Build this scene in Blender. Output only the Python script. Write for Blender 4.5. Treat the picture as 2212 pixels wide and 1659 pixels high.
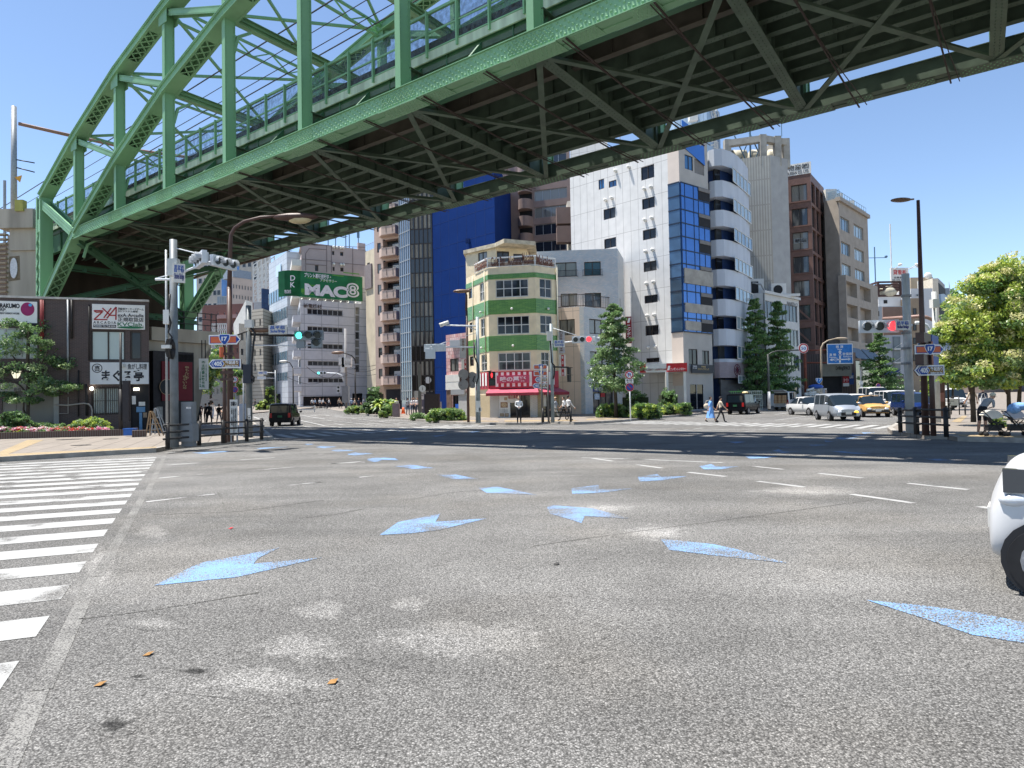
import bpy, bmesh, math, random
from mathutils import Vector, Matrix, noise
random.seed(7)
R=math.radians
S=bpy.context.scene; COL=S.collection
for o in list(bpy.data.objects): bpy.data.objects.remove(o)
# ---------------- camera ----------------
F=1500.0; CX=1106.0; CY=829.5; HC=1.55; PIT=R(1.45); ROL=R(1.042)   # measured on a 2212 px wide view of the photo
fw=Vector((0,math.cos(PIT),math.sin(PIT))); up0=Vector((0,-math.sin(PIT),math.cos(PIT))); rt0=Vector((1,0,0))
rt=rt0*math.cos(ROL)-up0*math.sin(ROL); upv=rt0*math.sin(ROL)+up0*math.cos(ROL)
cam=bpy.data.cameras.new('camera'); co=bpy.data.objects.new('camera',cam); COL.objects.link(co)
cam.sensor_width=36; cam.lens=F/2212*36; cam.clip_start=.1; cam.clip_end=3000
co.matrix_world=Matrix((( rt.x,upv.x,-fw.x,0),(rt.y,upv.y,-fw.y,0),(rt.z,upv.z,-fw.z,HC),(0,0,0,1)))
S.camera=co
# ---------------- light ----------------
SUNH=(-.985,.17); EL=R(71)
sd=Vector((SUNH[0]*math.cos(EL),SUNH[1]*math.cos(EL),math.sin(EL))).normalized()
w=bpy.data.worlds.new('World'); S.world=w; w.use_nodes=True
nt=w.node_tree; bg=nt.nodes['Background']; sk=nt.nodes.new('ShaderNodeTexSky'); sk.sky_type='NISHITA'
sk.sun_disc=False; sk.sun_elevation=EL; sk.sun_rotation=math.atan2(SUNH[0],SUNH[1]); sk.air_density=1.0; sk.dust_density=.15; sk.ozone_density=2.5; sk.altitude=1500
tn=nt.nodes.new('ShaderNodeVectorMath'); tn.operation='MULTIPLY'; tn.inputs[1].default_value=(1.04,1.0,.96); nt.links.new(sk.outputs[0],tn.inputs[0]); nt.links.new(tn.outputs[0],bg.inputs[0]); bg.inputs[1].default_value=.115
sl=bpy.data.lights.new('sun','SUN'); sl.energy=5.0; sl.angle=R(.5); sl.color=(1,.955,.89)
so=bpy.data.objects.new('sun',sl); COL.objects.link(so); so.rotation_euler=sd.to_track_quat('Z','Y').to_euler(); so.location=(0,0,60)
S.view_settings.view_transform='Standard'; S.view_settings.look='None'; S.view_settings.gamma=1; S.view_settings.use_curve_mapping=False
S.view_settings.exposure=1.0
S.cycles.max_bounces=6; S.cycles.transparent_max_bounces=12
# ---------------- pixel to place ----------------
def ray(px,py):
    U=(px-CX)/F; V=(py-CY)/F
    d=fw+rt*U-upv*V
    return d/d.y
def hz(y):
    return min(1.5,.015*max(0.,y-55.))
CAM=Vector((0,0,HC))
def atz(px,py,z):
    d=ray(px,py); return CAM+d*((z-HC)/d.z)
def at(px,py,Y):
    return CAM+ray(px,py)*Y
def G(px,py,dz=0.):
    z=dz
    for _ in range(12):
        P=atz(px,py,z); z=z*.5+.5*(hz(min(P.y,400))+dz)
    return Vector((P.x,P.y,hz(P.y)+dz))
def GS(px,py): return G(px,py,.145)
ZM={'A':(621,513,5.852),'B':(702,729,7.4475),'C':(945,486,5.457),'D':(945,702,7.4475),'E':(1188,648,5.586),'F':(1188,270,4.551),
'G':(1404,621,5.586),'H':(1620,270,3.232),'I':(1674,729,6.827),'J':(1863,540,6.143),'K':(1944,729,6.827),'8':(351,648,4.7256),'6':(324,378,5.852),
'7':(0,648,4.727),'L':(421,540,2.7115),'M':(0,945,2.926),'N':(1350,891,2.926),'O':(648,891,2.926),'P':(313,810,4.522),'5':(0,378,5.852),'Q':(1998,961,4.587),'0':(0,0,1)}
def zm(k,x,y):
    a,b,c=ZM[k]; return (a+x/c,b+y/c)
# ---------------- mesh building ----------------
class MB:
    def __init__(s): s.v=[]; s.f=[]; s.m=[]
    def face(s,pts,m=0):
        n=len(s.v); s.v+= [tuple(p) for p in pts]; s.f.append(tuple(range(n,n+len(pts)))); s.m.append(m)
    def mesh(s,vs,fs,m=0):
        n=len(s.v); s.v+=[tuple(p) for p in vs]
        for f in fs: s.f.append(tuple(n+i for i in f)); s.m.append(m)
    def obox(s,c,ax,ay,az,m=0):   # centre and three half axes
        c=Vector(c); vs=[]
        for i in (-1,1):
            for j in (-1,1):
                for k in (-1,1): vs.append(c+ax*i+ay*j+az*k)
        fs=[(0,1,3,2),(4,6,7,5),(0,4,5,1),(2,3,7,6),(0,2,6,4),(1,5,7,3)]
        if ax.cross(ay).dot(az)<0: fs=[f[::-1] for f in fs]
        s.mesh(vs,fs,m)
    def box(s,c,d,m=0,rz=0.):
        cs,sn=math.cos(rz),math.sin(rz)
        s.obox(c,Vector((cs,sn,0))*d[0]/2,Vector((-sn,cs,0))*d[1]/2,Vector((0,0,d[2]/2)),m)
    def beam(s,a,b,wd,hg,m=0,up=Vector((0,0,1))):
        a=Vector(a);b=Vector(b);d=b-a;L=d.length
        if L<1e-6:return
        d/=L; x=d.cross(up)
        if x.length<1e-4: x=d.cross(Vector((1,0,0)))
        x.normalize(); y=x.cross(d).normalized()
        s.obox((a+b)/2,x*wd/2,d*L/2,y*hg/2,m)
    def cyl(s,a,b,r0,r1=None,n=10,m=0,cap=True):
        if r1 is None:r1=r0
        a=Vector(a);b=Vector(b);d=(b-a).normalized(); x=d.orthogonal().normalized(); y=d.cross(x)
        vs=[];
        for P,r in ((a,r0),(b,r1)):
            for i in range(n):
                t=2*math.pi*i/n; vs.append(P+x*math.cos(t)*r+y*math.sin(t)*r)
        fs=[(i,(i+1)%n,n+(i+1)%n,n+i) for i in range(n)]
        if cap: fs+= [tuple(range(n-1,-1,-1)),tuple(range(n,2*n))]
        s.mesh(vs,fs,m)
    def tube(s,pts,r,n=8,m=0):
        pts=[Vector(p) for p in pts]; rs=r if isinstance(r,(list,tuple)) else [r]*len(pts)
        rings=[]; x=None
        for i,p in enumerate(pts):
            d=(pts[min(i+1,len(pts)-1)]-pts[max(i-1,0)]).normalized()
            x=(d.orthogonal() if x is None else (x-d*x.dot(d))).normalized(); y=d.cross(x)
            rings.append([p+x*math.cos(2*math.pi*k/n)*rs[i]+y*math.sin(2*math.pi*k/n)*rs[i] for k in range(n)])
        vs=[q for g in rings for q in g]; fs=[]
        for i in range(len(pts)-1):
            for k in range(n): fs.append((i*n+k,i*n+(k+1)%n,(i+1)*n+(k+1)%n,(i+1)*n+k))
        fs+=[tuple(range(n-1,-1,-1)),tuple(range((len(pts)-1)*n,len(pts)*n))]
        s.mesh(vs,fs,m)
    def ell(s,c,r,m=0,nu=10,nv=6,rot=None):
        c=Vector(c); vs=[]; 
        for j in range(nv+1):
            ph=math.pi*j/nv
            for i in range(nu):
                th=2*math.pi*i/nu
                p=Vector((r[0]*math.sin(ph)*math.cos(th),r[1]*math.sin(ph)*math.sin(th),r[2]*math.cos(ph)))
                if rot: p=rot@p
                vs.append(c+p)
        fs=[(j*nu+i,(j+1)*nu+i,(j+1)*nu+(i+1)%nu,j*nu+(i+1)%nu) for j in range(nv) for i in range(nu)]
        s.mesh(vs,fs,m)
    def prism(s,poly,z0,z1,m=0,mt=None):  # plan polygon, any winding
        A=sum(poly[i][0]*poly[(i+1)%len(poly)][1]-poly[(i+1)%len(poly)][0]*poly[i][1] for i in range(len(poly)))
        if A<0: poly=poly[::-1]
        n=len(poly); vs=[(p[0],p[1],z0) for p in poly]+[(p[0],p[1],z1) for p in poly]
        s.mesh(vs,[(i,(i+1)%n,n+(i+1)%n,n+i) for i in range(n)]+[tuple(range(n-1,-1,-1))],m)
        s.face(vs[n:],m if mt is None else mt)
    def build(s,name,mats,parent=None,smooth=False,M=None):
        me=bpy.data.meshes.new(name); me.from_pydata(s.v,[],s.f)
        if not isinstance(mats,(list,tuple)): mats=[mats]
        for x in mats: me.materials.append(x)
        if any(s.m): me.polygons.foreach_set('material_index',s.m)
        if smooth: me.polygons.foreach_set('use_smooth',[True]*len(me.polygons))
        me.update()
        return link(name,me,parent,M)
def link(name,me,parent=None,M=None):
    o=bpy.data.objects.new(name,me); COL.objects.link(o)
    if parent is not None: o.parent=parent
    if M is not None: 
        o.matrix_local=M
    return o
def tag(o,label=None,cat=None,group=None,kind=None):
    if label:o['label']=label
    if cat:o['category']=cat
    if group:o['group']=group
    if kind:o['kind']=kind
    return o
def thing(name,label,cat,loc=(0,0,0),rz=0.,group=None):
    o=bpy.data.objects.new(name,None); COL.objects.link(o); o.location=loc; o.rotation_euler=(0,0,rz); o.empty_display_size=.3
    return tag(o,label,cat,group)
def kids(o): return [c for c in bpy.data.objects if c.parent==o]
def copy_tree(o,loc=None,rz=None,label=None,scale=None,group=None,parent=None):
    c=o.copy(); COL.objects.link(c)
    if parent is not None: c.parent=parent
    if loc is not None:c.location=loc
    if rz is not None:c.rotation_euler=(0,0,rz)
    if scale is not None:c.scale=(scale,)*3 if isinstance(scale,(int,float)) else scale
    if label:c['label']=label
    if group:c['group']=group
    for k in kids(o): copy_tree(k,parent=c)
    return c
# ---------------- materials ----------------
MC={}
def mat(name,col,rough=.6,metal=0.,var=.12,scale=3.,emit=None,bump=0.,bscale=40.,spec=.3,objvar=0.,streak=0.):
    if name in MC:return MC[name]
    m=bpy.data.materials.new(name); m.use_nodes=True; n=m.node_tree.nodes; l=m.node_tree.links; b=n['Principled BSDF']
    b.inputs['Roughness'].default_value=rough; b.inputs['Metallic'].default_value=metal; b.inputs['Specular IOR Level'].default_value=spec
    c=(*col,1)
    if var>0 or objvar>0:
        g=n.new('ShaderNodeNewGeometry'); nz=n.new('ShaderNodeTexNoise'); nz.inputs['Scale'].default_value=scale; nz.inputs['Detail'].default_value=6
        if streak>0:
            mp=n.new('ShaderNodeMapping'); mp.inputs['Scale'].default_value=(1,1,.12); l.new(g.outputs['Position'],mp.inputs[0]); l.new(mp.outputs[0],nz.inputs['Vector'])
        else: l.new(g.outputs['Position'],nz.inputs['Vector'])
        mr=n.new('ShaderNodeMapRange'); mr.inputs['From Min'].default_value=.3; mr.inputs['From Max'].default_value=.7; mr.inputs['To Min'].default_value=1-var; mr.inputs['To Max'].default_value=1+var
        l.new(nz.outputs['Fac'],mr.inputs['Value'])
        src=mr.outputs[0]
        if objvar>0:
            oi=n.new('ShaderNodeObjectInfo'); m2=n.new('ShaderNodeMapRange'); m2.inputs['To Min'].default_value=1-objvar; m2.inputs['To Max'].default_value=1+objvar
            l.new(oi.outputs['Random'],m2.inputs['Value']); mu=n.new('ShaderNodeMath'); mu.operation='MULTIPLY'; l.new(src,mu.inputs[0]); l.new(m2.outputs[0],mu.inputs[1]); src=mu.outputs[0]
        mx=n.new('ShaderNodeVectorMath'); mx.operation='SCALE'; mx.inputs[0].default_value=col; l.new(src,mx.inputs['Scale']); l.new(mx.outputs[0],b.inputs['Base Color'])
    else: b.inputs['Base Color'].default_value=c
    if bump>0:
        g2=n.new('ShaderNodeNewGeometry'); nb=n.new('ShaderNodeTexNoise'); nb.inputs['Scale'].default_value=bscale; nb.inputs['Detail'].default_value=5
        l.new(g2.outputs['Position'],nb.inputs['Vector']); bp=n.new('ShaderNodeBump'); bp.inputs['Strength'].default_value=bump; bp.inputs['Distance'].default_value=.02
        l.new(nb.outputs['Fac'],bp.inputs['Height']); l.new(bp.outputs[0],b.inputs['Normal'])
    if emit: b.inputs['Emission Color'].default_value=c; b.inputs['Emission Strength'].default_value=emit
    MC[name]=m; return m
def mixcol(n,l,fac,c1,c2,bl='MIX'):
    x=n.new('ShaderNodeMix'); x.data_type='RGBA'; x.blend_type=bl
    if isinstance(fac,float): x.inputs[0].default_value=fac
    else: l.new(fac,x.inputs[0])
    for i,c in ((6,c1),(7,c2)):
        if isinstance(c,tuple): x.inputs[i].default_value=(*c,1)[:4]
        else: l.new(c,x.inputs[i])
    return x.outputs[2]
def tilemat(name,c1,c2,cm,tw,th,mort=.06,ang=0.,rough=.6,off=.5,bump=.2):
    """bricks, tiles or cladding panels on an upright wall whose plan direction has angle ang"""
    if name in MC:return MC[name]
    m=bpy.data.materials.new(name); m.use_nodes=True; n=m.node_tree.nodes; l=m.node_tree.links; b=n['Principled BSDF']; b.inputs['Roughness'].default_value=rough
    g=n.new('ShaderNodeNewGeometry'); sp=n.new('ShaderNodeSeparateXYZ'); l.new(g.outputs['Position'],sp.inputs[0])
    a=n.new('ShaderNodeMath');a.operation='MULTIPLY';a.inputs[1].default_value=math.cos(ang); l.new(sp.outputs[0],a.inputs[0])
    c=n.new('ShaderNodeMath');c.operation='MULTIPLY_ADD';c.inputs[1].default_value=math.sin(ang); l.new(sp.outputs[1],c.inputs[0]); l.new(a.outputs[0],c.inputs[2])
    cb=n.new('ShaderNodeCombineXYZ'); l.new(c.outputs[0],cb.inputs[0]); l.new(sp.outputs[2],cb.inputs[1])
    br=n.new('ShaderNodeTexBrick'); l.new(cb.outputs[0],br.inputs['Vector']); br.inputs['Scale'].default_value=1
    br.inputs['Brick Width'].default_value=tw; br.inputs['Row Height'].default_value=th; br.inputs['Mortar Size'].default_value=mort; br.inputs['Mortar Smooth'].default_value=.1
    br.offset=off; br.inputs['Color1'].default_value=(*c1,1); br.inputs['Color2'].default_value=(*c2,1); br.inputs['Mortar'].default_value=(*cm,1)
    nz=n.new('ShaderNodeTexNoise'); nz.inputs['Scale'].default_value=1.3; nz.inputs['Detail'].default_value=7; l.new(g.outputs['Position'],nz.inputs['Vector'])
    mr=n.new('ShaderNodeMapRange'); mr.inputs['From Min'].default_value=.3; mr.inputs['From Max'].default_value=.7; mr.inputs['To Min'].default_value=.93; mr.inputs['To Max'].default_value=1.05; l.new(nz.outputs[0],mr.inputs[0])
    vs=n.new('ShaderNodeVectorMath'); vs.operation='SCALE'; l.new(br.outputs[0],vs.inputs[0]); l.new(mr.outputs[0],vs.inputs['Scale']); l.new(vs.outputs[0],b.inputs['Base Color'])
    if bump>0:
        bp=n.new('ShaderNodeBump'); bp.invert=True; bp.inputs['Strength'].default_value=bump; bp.inputs['Distance'].default_value=.02; l.new(br.outputs['Fac'],bp.inputs['Height']); l.new(bp.outputs[0],b.inputs['Normal'])
    MC[name]=m; return m
def glassmat(name,dark,light,p=.4,rough=.05,spec=.9,vert=True):
    """window pane: dark room or drawn curtain/blind behind, one choice per pane object and noisy folds"""
    if name in MC:return MC[name]
    m=bpy.data.materials.new(name); m.use_nodes=True; n=m.node_tree.nodes; l=m.node_tree.links; b=n['Principled BSDF']
    b.inputs['Roughness'].default_value=rough; b.inputs['Specular IOR Level'].default_value=spec
    oi=n.new('ShaderNodeObjectInfo'); g=n.new('ShaderNodeNewGeometry'); mp=n.new('ShaderNodeMapping'); mp.inputs['Scale'].default_value=(1.,1.,.25)
    l.new(g.outputs['Position'],mp.inputs[0]); nz=n.new('ShaderNodeTexNoise'); nz.inputs['Scale'].default_value=1.2; nz.inputs['Detail'].default_value=4; l.new(mp.outputs[0],nz.inputs['Vector'])
    ad=n.new('ShaderNodeMath'); ad.operation='MULTIPLY_ADD'; ad.inputs[1].default_value=.8; l.new(oi.outputs['Random'],ad.inputs[0]); l.new(nz.outputs[0],ad.inputs[2])
    mr=n.new('ShaderNodeMapRange'); mr.inputs['From Min'].default_value=1.3-p-.05; mr.inputs['From Max'].default_value=1.3-p+.1; l.new(ad.outputs[0],mr.inputs[0])
    c=mixcol(n,l,mr.outputs[0],dark,light); l.new(c,b.inputs['Base Color']); MC[name]=m; return m
STEEL=mat('galvanised steel',(.3,.32,.33),.45,.3,.15,8)
BLACKM=mat('black paint',(.025,.023,.022),.5,0,.2,5)
BROWNM=mat('brown pole paint',(.075,.042,.034),.45,0,.15,4)
WHITE=mat('white paint',(.78,.78,.76),.5,0,.05,3)
OFFW=mat('off white',(.66,.65,.61),.6,0,.08,2)
DARK=mat('dark interior',(.018,.018,.02),.7,0,.2,2)
GREYB=mat('grey cabinet',(.2,.21,.22),.5,0,.1,3)
CONC=mat('concrete',(.36,.34,.3),.85,0,.22,1.2,bump=.3,bscale=18)
CONCS=mat('stained concrete',(.38,.34,.28),.85,0,.32,.9,bump=.3,bscale=12,streak=1)
RUBBER=mat('tyre rubber',(.02,.02,.021),.8,0,.15,9)
CHROME=mat('bright metal',(.7,.7,.72),.2,.9,.05,5)
GLB=mat('car glass',(.012,.02,.028),.04,0,0,spec=.35)
GL1=glassmat('window glass',(.022,.026,.032),(.2,.2,.18),.45)
GL2=glassmat('dark window glass',(.01,.012,.018),(.05,.055,.06),.3,.05,.45)
FRD=mat('dark frame',(.05,.04,.035),.5,0,.05,4)
FRW=mat('white frame',(.62,.62,.6),.5,0,.05,4)
FRA=mat('aluminium frame',(.35,.36,.37),.4,.4,.05,4)
INKK=mat('black ink',(.02,.022,.03),.6,0,0)
INKW=mat('white ink',(.8,.8,.8),.6,0,0)
INKB=mat('blue ink',(.02,.1,.42),.5,0,0)
INKR=mat('red ink',(.5,.02,.03),.5,0,0)
INKG=mat('green ink',(.02,.16,.07),.5,0,0)
# ---------------- walls ----------------
class Wall:
    def __init__(s,P0,P1,z0,z1):
        s.a=Vector((P0[0],P0[1],0)); s.b=Vector((P1[0],P1[1],0)); d=s.b-s.a; s.L=d.length; s.d=d/s.L; s.n=Vector((s.d.y,-s.d.x,0)); s.z0=z0; s.z1=z1
        s.ang=math.atan2(s.d.y,s.d.x)
    def pt(s,x,z,o=0.): return s.a+s.d*x+s.n*o+Vector((0,0,z))
    def sz(s,px,py,o=0.):
        r=ray(px,py); k=((s.a+s.n*o-CAM).dot(s.n))/r.dot(s.n); P=CAM+r*k; return ((P-s.a).dot(s.d),P.z)
    def rect(s,x0,y0,x1,y1,k='0',o=0.):
        x0,y0=zm(k,x0,y0);x1,y1=zm(k,x1,y1); ym=(y0+y1)/2; xm=(x0+x1)/2
        sa=s.sz(x0,ym,o)[0]; sb=s.sz(x1,ym,o)[0]; za=s.sz(xm,y1,o)[1]; zb=s.sz(xm,y0,o)[1]
        return (min(sa,sb),max(sa,sb),za,zb)
    def mtx(s,x,z,o=0.):
        M=Matrix.Identity(4); P=s.pt(x,z,o)
        for i in range(3): M[i][0]=s.d[i]; M[i][1]=-s.n[i]; M[i][2]=(0,0,1)[i]; M[i][3]=P[i]
        return M
def wallgeo(mb,W,holes=(),depth=.15,m=0,mr=None,z0=None,z1=None):
    z0=W.z0 if z0 is None else z0; z1=W.z1 if z1 is None else z1; mr=m if mr is None else mr
    hs=[(max(a,.02),min(b,W.L-.02),max(c,z0+.02),min(d,z1-.02)) for a,b,c,d in holes]; hs=[h for h in hs if h[1]-h[0]>.05 and h[3]-h[2]>.05]
    xs=sorted({0,W.L,*[round(h[0],3) for h in hs],*[round(h[1],3) for h in hs]}); 
    for i in range(len(xs)-1):
        a,b=xs[i],xs[i+1]
        if b-a<1e-4: continue
        mid=(a+b)/2; zz=z0
        for h in sorted([h for h in hs if h[0]<mid<h[1]],key=lambda h:h[2]):
            if h[2]>zz: mb.face([W.pt(a,zz),W.pt(b,zz),W.pt(b,h[2]),W.pt(a,h[2])],m)
            zz=max(zz,h[3])
        if zz<z1: mb.face([W.pt(a,zz),W.pt(b,zz),W.pt(b,z1),W.pt(a,z1)],m)
    for a,b,c,d in hs:
        e=-depth
        mb.face([W.pt(a,c),W.pt(b,c),W.pt(b,c,e),W.pt(a,c,e)],mr); mb.face([W.pt(a,d,e),W.pt(b,d,e),W.pt(b,d),W.pt(a,d)],mr)
        mb.face([W.pt(a,c,e),W.pt(a,d,e),W.pt(a,d),W.pt(a,c)],mr); mb.face([W.pt(b,c),W.pt(b,d),W.pt(b,d,e),W.pt(b,c,e)],mr)
    return hs
WCACHE={}
def window(parent,W,h,nx=2,ny=1,depth=.15,gl=None,fr=None,ft=.05,name='window'):
    gl=gl or GL1; fr=fr or FRD; a,b,c,d=h; w_=round((b-a)*20)/20; h_=round((d-c)*20)/20
    if w_<.1 or h_<.1:return
    key=(w_,h_,nx,ny,gl.name,fr.name,ft,name)
    if key not in WCACHE:
        mb=MB(); mb.face([(0,.03,0),(w_,.03,0),(w_,.03,h_),(0,.03,h_)],1)
        for i in range(nx+1):
            x=i*w_/nx; x=min(max(x,ft/2),w_-ft/2); mb.box((x,0,h_/2),(ft,.05,h_),0)
        for j in range(ny+1):
            z=j*h_/ny; z=min(max(z,ft/2),h_-ft/2); mb.box((w_/2,.002,z),(w_-.004,.045,ft),0)
        me=bpy.data.meshes.new(name); me.from_pydata(mb.v,[],mb.f); me.materials.append(fr); me.materials.append(gl); me.polygons.foreach_set('material_index',mb.m); WCACHE[key]=me
    M=W.mtx(a+(b-a-w_)/2,c+(d-c-h_)/2,-depth+.03)
    if parent is not None and parent.type=='EMPTY': M=Matrix.Translation(-Vector(parent.location))@M
    return link(name,WCACHE[key],parent,M)
def panel(parent,name,W,rc,o0,o1,m,mats2=None):
    a,b,c,d=rc; mb=MB(); P=W.pt((a+b)/2,(c+d)/2,(o0+o1)/2)
    mb.obox(P,W.d*(b-a)/2,-W.n*(o1-o0)/2,Vector((0,0,(d-c)/2)))
    if parent is not None: mb.v=[tuple(Vector(q)-Vector(parent.location)) for q in mb.v]
    return mb.build(name,m,parent)
TC={}
def textmesh(s,m,bold=.012):
    k=(s,m.name,bold)
    if k in TC:return TC[k]
    c=bpy.data.curves.new('t','FONT'); c.body=s; c.size=1; c.extrude=.01; c.offset=bold; c.space_line=.9
    o=bpy.data.objects.new('t',c); COL.objects.link(o); bpy.context.view_layer.update()
    me=bpy.data.meshes.new_from_object(o.evaluated_get(bpy.context.evaluated_depsgraph_get()))
    bpy.data.objects.remove(o); bpy.data.curves.remove(c); me.name='lettering'
    xs=[v.co.x for v in me.vertices]; ys=[v.co.y for v in me.vertices]
    if not xs: xs=[0,1];ys=[0,1]
    a,b,c_,d=min(xs),max(xs),min(ys),max(ys)
    for v in me.vertices: v.co=Vector(((v.co.x-a)/(b-a),-v.co.z,(v.co.y-c_)/(d-c_)))
    me.materials.clear(); me.materials.append(m); TC[k]=me; return me
def letter(parent,W,s,rc,o,m,bold=0.,name='lettering'):
    me=textmesh(s,m,bold or .012); a,b,c,d=rc
    M=W.mtx(a,c,o)
    if parent is not None: M=Matrix.Translation(-Vector(parent.location))@M
    ob=link(name,me,parent,M@Matrix.Diagonal((b-a,1,d-c,1))); return ob
def poly_on(parent,name,W,pts,o,m,th=.01):
    """flat polygon given in wall coordinates (s,z)"""
    mb=MB(); off=Vector(parent.location) if parent is not None else Vector((0,0,0))
    f=[W.pt(x,z,o+th)-off for x,z in pts]; bk=[W.pt(x,z,o)-off for x,z in pts]; n=len(f)
    mb.face(f); mb.face(bk[::-1])
    for i in range(n): mb.face([bk[i],bk[(i+1)%n],f[(i+1)%n],f[i]])
    return mb.build(name,m,parent)
def circ(cx,cz,r,n=20,rz=None): return [(cx+r*math.cos(2*math.pi*i/n),cz+(rz or r)*math.sin(2*math.pi*i/n)) for i in range(n)]
def plate(px0,py0,px1,py1,Y,ang=0.,k='0'):
    """upright plane standing at depth Y that fills these picture limits; ang turns its right end away"""
    x0,y0=zm(k,px0,py0);x1,y1=zm(k,px1,py1); c=at((x0+x1)/2,(y0+y1)/2,Y); dr=Vector((math.cos(ang),math.sin(ang),0)); W=Wall(c-dr*50,c+dr*50,0,1)
    a=W.sz(x0,(y0+y1)/2)[0]; b=W.sz(x1,(y0+y1)/2)[0]; za=W.sz((x0+x1)/2,y1)[1]; zb=W.sz((x0+x1)/2,y0)[1]
    W2=Wall(W.pt(a,0),W.pt(b,0),za,zb); return W2
def WB(mb,name,mats,parent=None,smooth=False):   # mesh given in world coordinates
    if parent is not None:
        L=Vector(parent.location); mb.v=[tuple(Vector(q)-L) for q in mb.v]
    return mb.build(name,mats,parent,smooth)
# ================= GROUND =================
def asphalt():
    m=bpy.data.materials.new('asphalt'); m.use_nodes=True; n=m.node_tree.nodes; l=m.node_tree.links; b=n['Principled BSDF']; b.inputs['Roughness'].default_value=.85; b.inputs['Specular IOR Level'].default_value=.12
    g=n.new('ShaderNodeNewGeometry'); P=g.outputs['Position']
    def noise_(sc,det=4,rough=.5,vec=None):
        x=n.new('ShaderNodeTexNoise'); x.inputs['Scale'].default_value=sc; x.inputs['Detail'].default_value=det; x.inputs['Roughness'].default_value=rough; l.new(vec or P,x.inputs['Vector']); return x.outputs['Fac']
    def vor(sc):
        x=n.new('ShaderNodeTexVoronoi'); x.inputs['Scale'].default_value=sc; l.new(P,x.inputs['Vector']); return x
    def rng(src,a,b_,c,d):
        x=n.new('ShaderNodeMapRange'); 
        for i,v in zip(range(1,5),(a,b_,c,d)): x.inputs[i].default_value=v
        l.new(src,x.inputs[0]); return x.outputs[0]
    def mul(a,b_):
        x=n.new('ShaderNodeMath'); x.operation='MULTIPLY'; l.new(a,x.inputs[0])
        if isinstance(b_,float): x.inputs[1].default_value=b_
        else: l.new(b_,x.inputs[1])
        return x.outputs[0]
    v1=vor(88.); v2=vor(170.)
    sp=n.new('ShaderNodeSeparateColor'); l.new(v1.outputs['Color'],sp.inputs[0]); sp2=n.new('ShaderNodeSeparateColor'); l.new(v2.outputs['Color'],sp2.inputs[0])
    stone=rng(sp.outputs[0],0,1,.65,1.38); st2=rng(sp2.outputs[1],0,1,.6,1.4)
    gap=rng(v1.outputs['Distance'],.3,.7,1.,.42)
    clump=rng(noise_(50,5,.6),.35,.65,.72,1.28)
    patch=rng(noise_(.55,6,.6),.35,.65,.86,1.16); worn=rng(noise_(.16,3),.45,.62,.93,1.12)
    k=mul(mul(mul(stone,gap),mul(st2,clump)),mul(patch,worn))
    # tyre-darkened bands and warm worn areas with shapes of their own
    mp=n.new('ShaderNodeMapping'); mp.inputs['Rotation'].default_value=(0,0,R(-38)); mp.inputs['Scale'].default_value=(.09,.9,1); l.new(P,mp.inputs[0])
    band=rng(noise_(1.,4,.55,mp.outputs[0]),.4,.62,.9,1.1); k=mul(k,band)
    # a darker old joint line, wobbling
    warm=mixcol(n,l,rng(noise_(.35,5),.5,.62,0,.6),(.207,.202,.192),(.217,.206,.188))
    vs=n.new('ShaderNodeVectorMath'); vs.operation='SCALE'; l.new(warm,vs.inputs[0]); l.new(k,vs.inputs['Scale']); l.new(vs.outputs[0],b.inputs['Base Color'])
    h=mul(rng(v1.outputs['Distance'],0,.7,1,0),rng(sp.outputs[1],0,1,.5,1.))
    bp=n.new('ShaderNodeBump'); bp.inputs['Strength'].default_value=.75; bp.inputs['Distance'].default_value=.008; l.new(h,bp.inputs['Height']); l.new(bp.outputs[0],b.inputs['Normal'])
    m['k']=0; return m,vs,k
ASPH,_,_=asphalt()
def paint(name,col,wear=.45,speck=.5):
    """road paint worn down to the asphalt in specks and patches"""
    m=ASPH.copy(); m.name=name; n=m.node_tree.nodes; l=m.node_tree.links; b=n['Principled BSDF']
    src=b.inputs['Base Color'].links[0].from_socket; g=[x for x in n if x.type=='NEW_GEOMETRY'][0]
    a=n.new('ShaderNodeTexNoise'); a.inputs['Scale'].default_value=80; a.inputs['Detail'].default_value=3; l.new(g.outputs['Position'],a.inputs['Vector'])
    c=n.new('ShaderNodeTexNoise'); c.inputs['Scale'].default_value=1.6; c.inputs['Detail'].default_value=5; l.new(g.outputs['Position'],c.inputs['Vector'])
    ad=n.new('ShaderNodeMath'); ad.operation='MULTIPLY_ADD'; ad.inputs[1].default_value=speck; l.new(a.outputs[0],ad.inputs[0]); l.new(c.outputs[0],ad.inputs[2])
    mr=n.new('ShaderNodeMapRange'); t=.5+speck*.5+(.5-wear)*.5; mr.inputs[1].default_value=t-.04; mr.inputs[2].default_value=t+.06; l.new(ad.outputs[0],mr.inputs[0])
    l.new(mixcol(n,l,mr.outputs[0],col,src),b.inputs['Base Color']); return m
P_WHITE=paint('white road paint',(.36,.36,.35),.33,.25); P_FADE=paint('worn white road paint',(.5,.5,.49),.58,.5)
P_BLUE=paint('blue road paint',(.18,.32,.54),.54,1.5); P_BLUEF=paint('worn blue road paint',(.18,.31,.53),.62,1.4)
def hgt(P,dz): return (P[0],P[1],hz(P[1])+dz)
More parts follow.
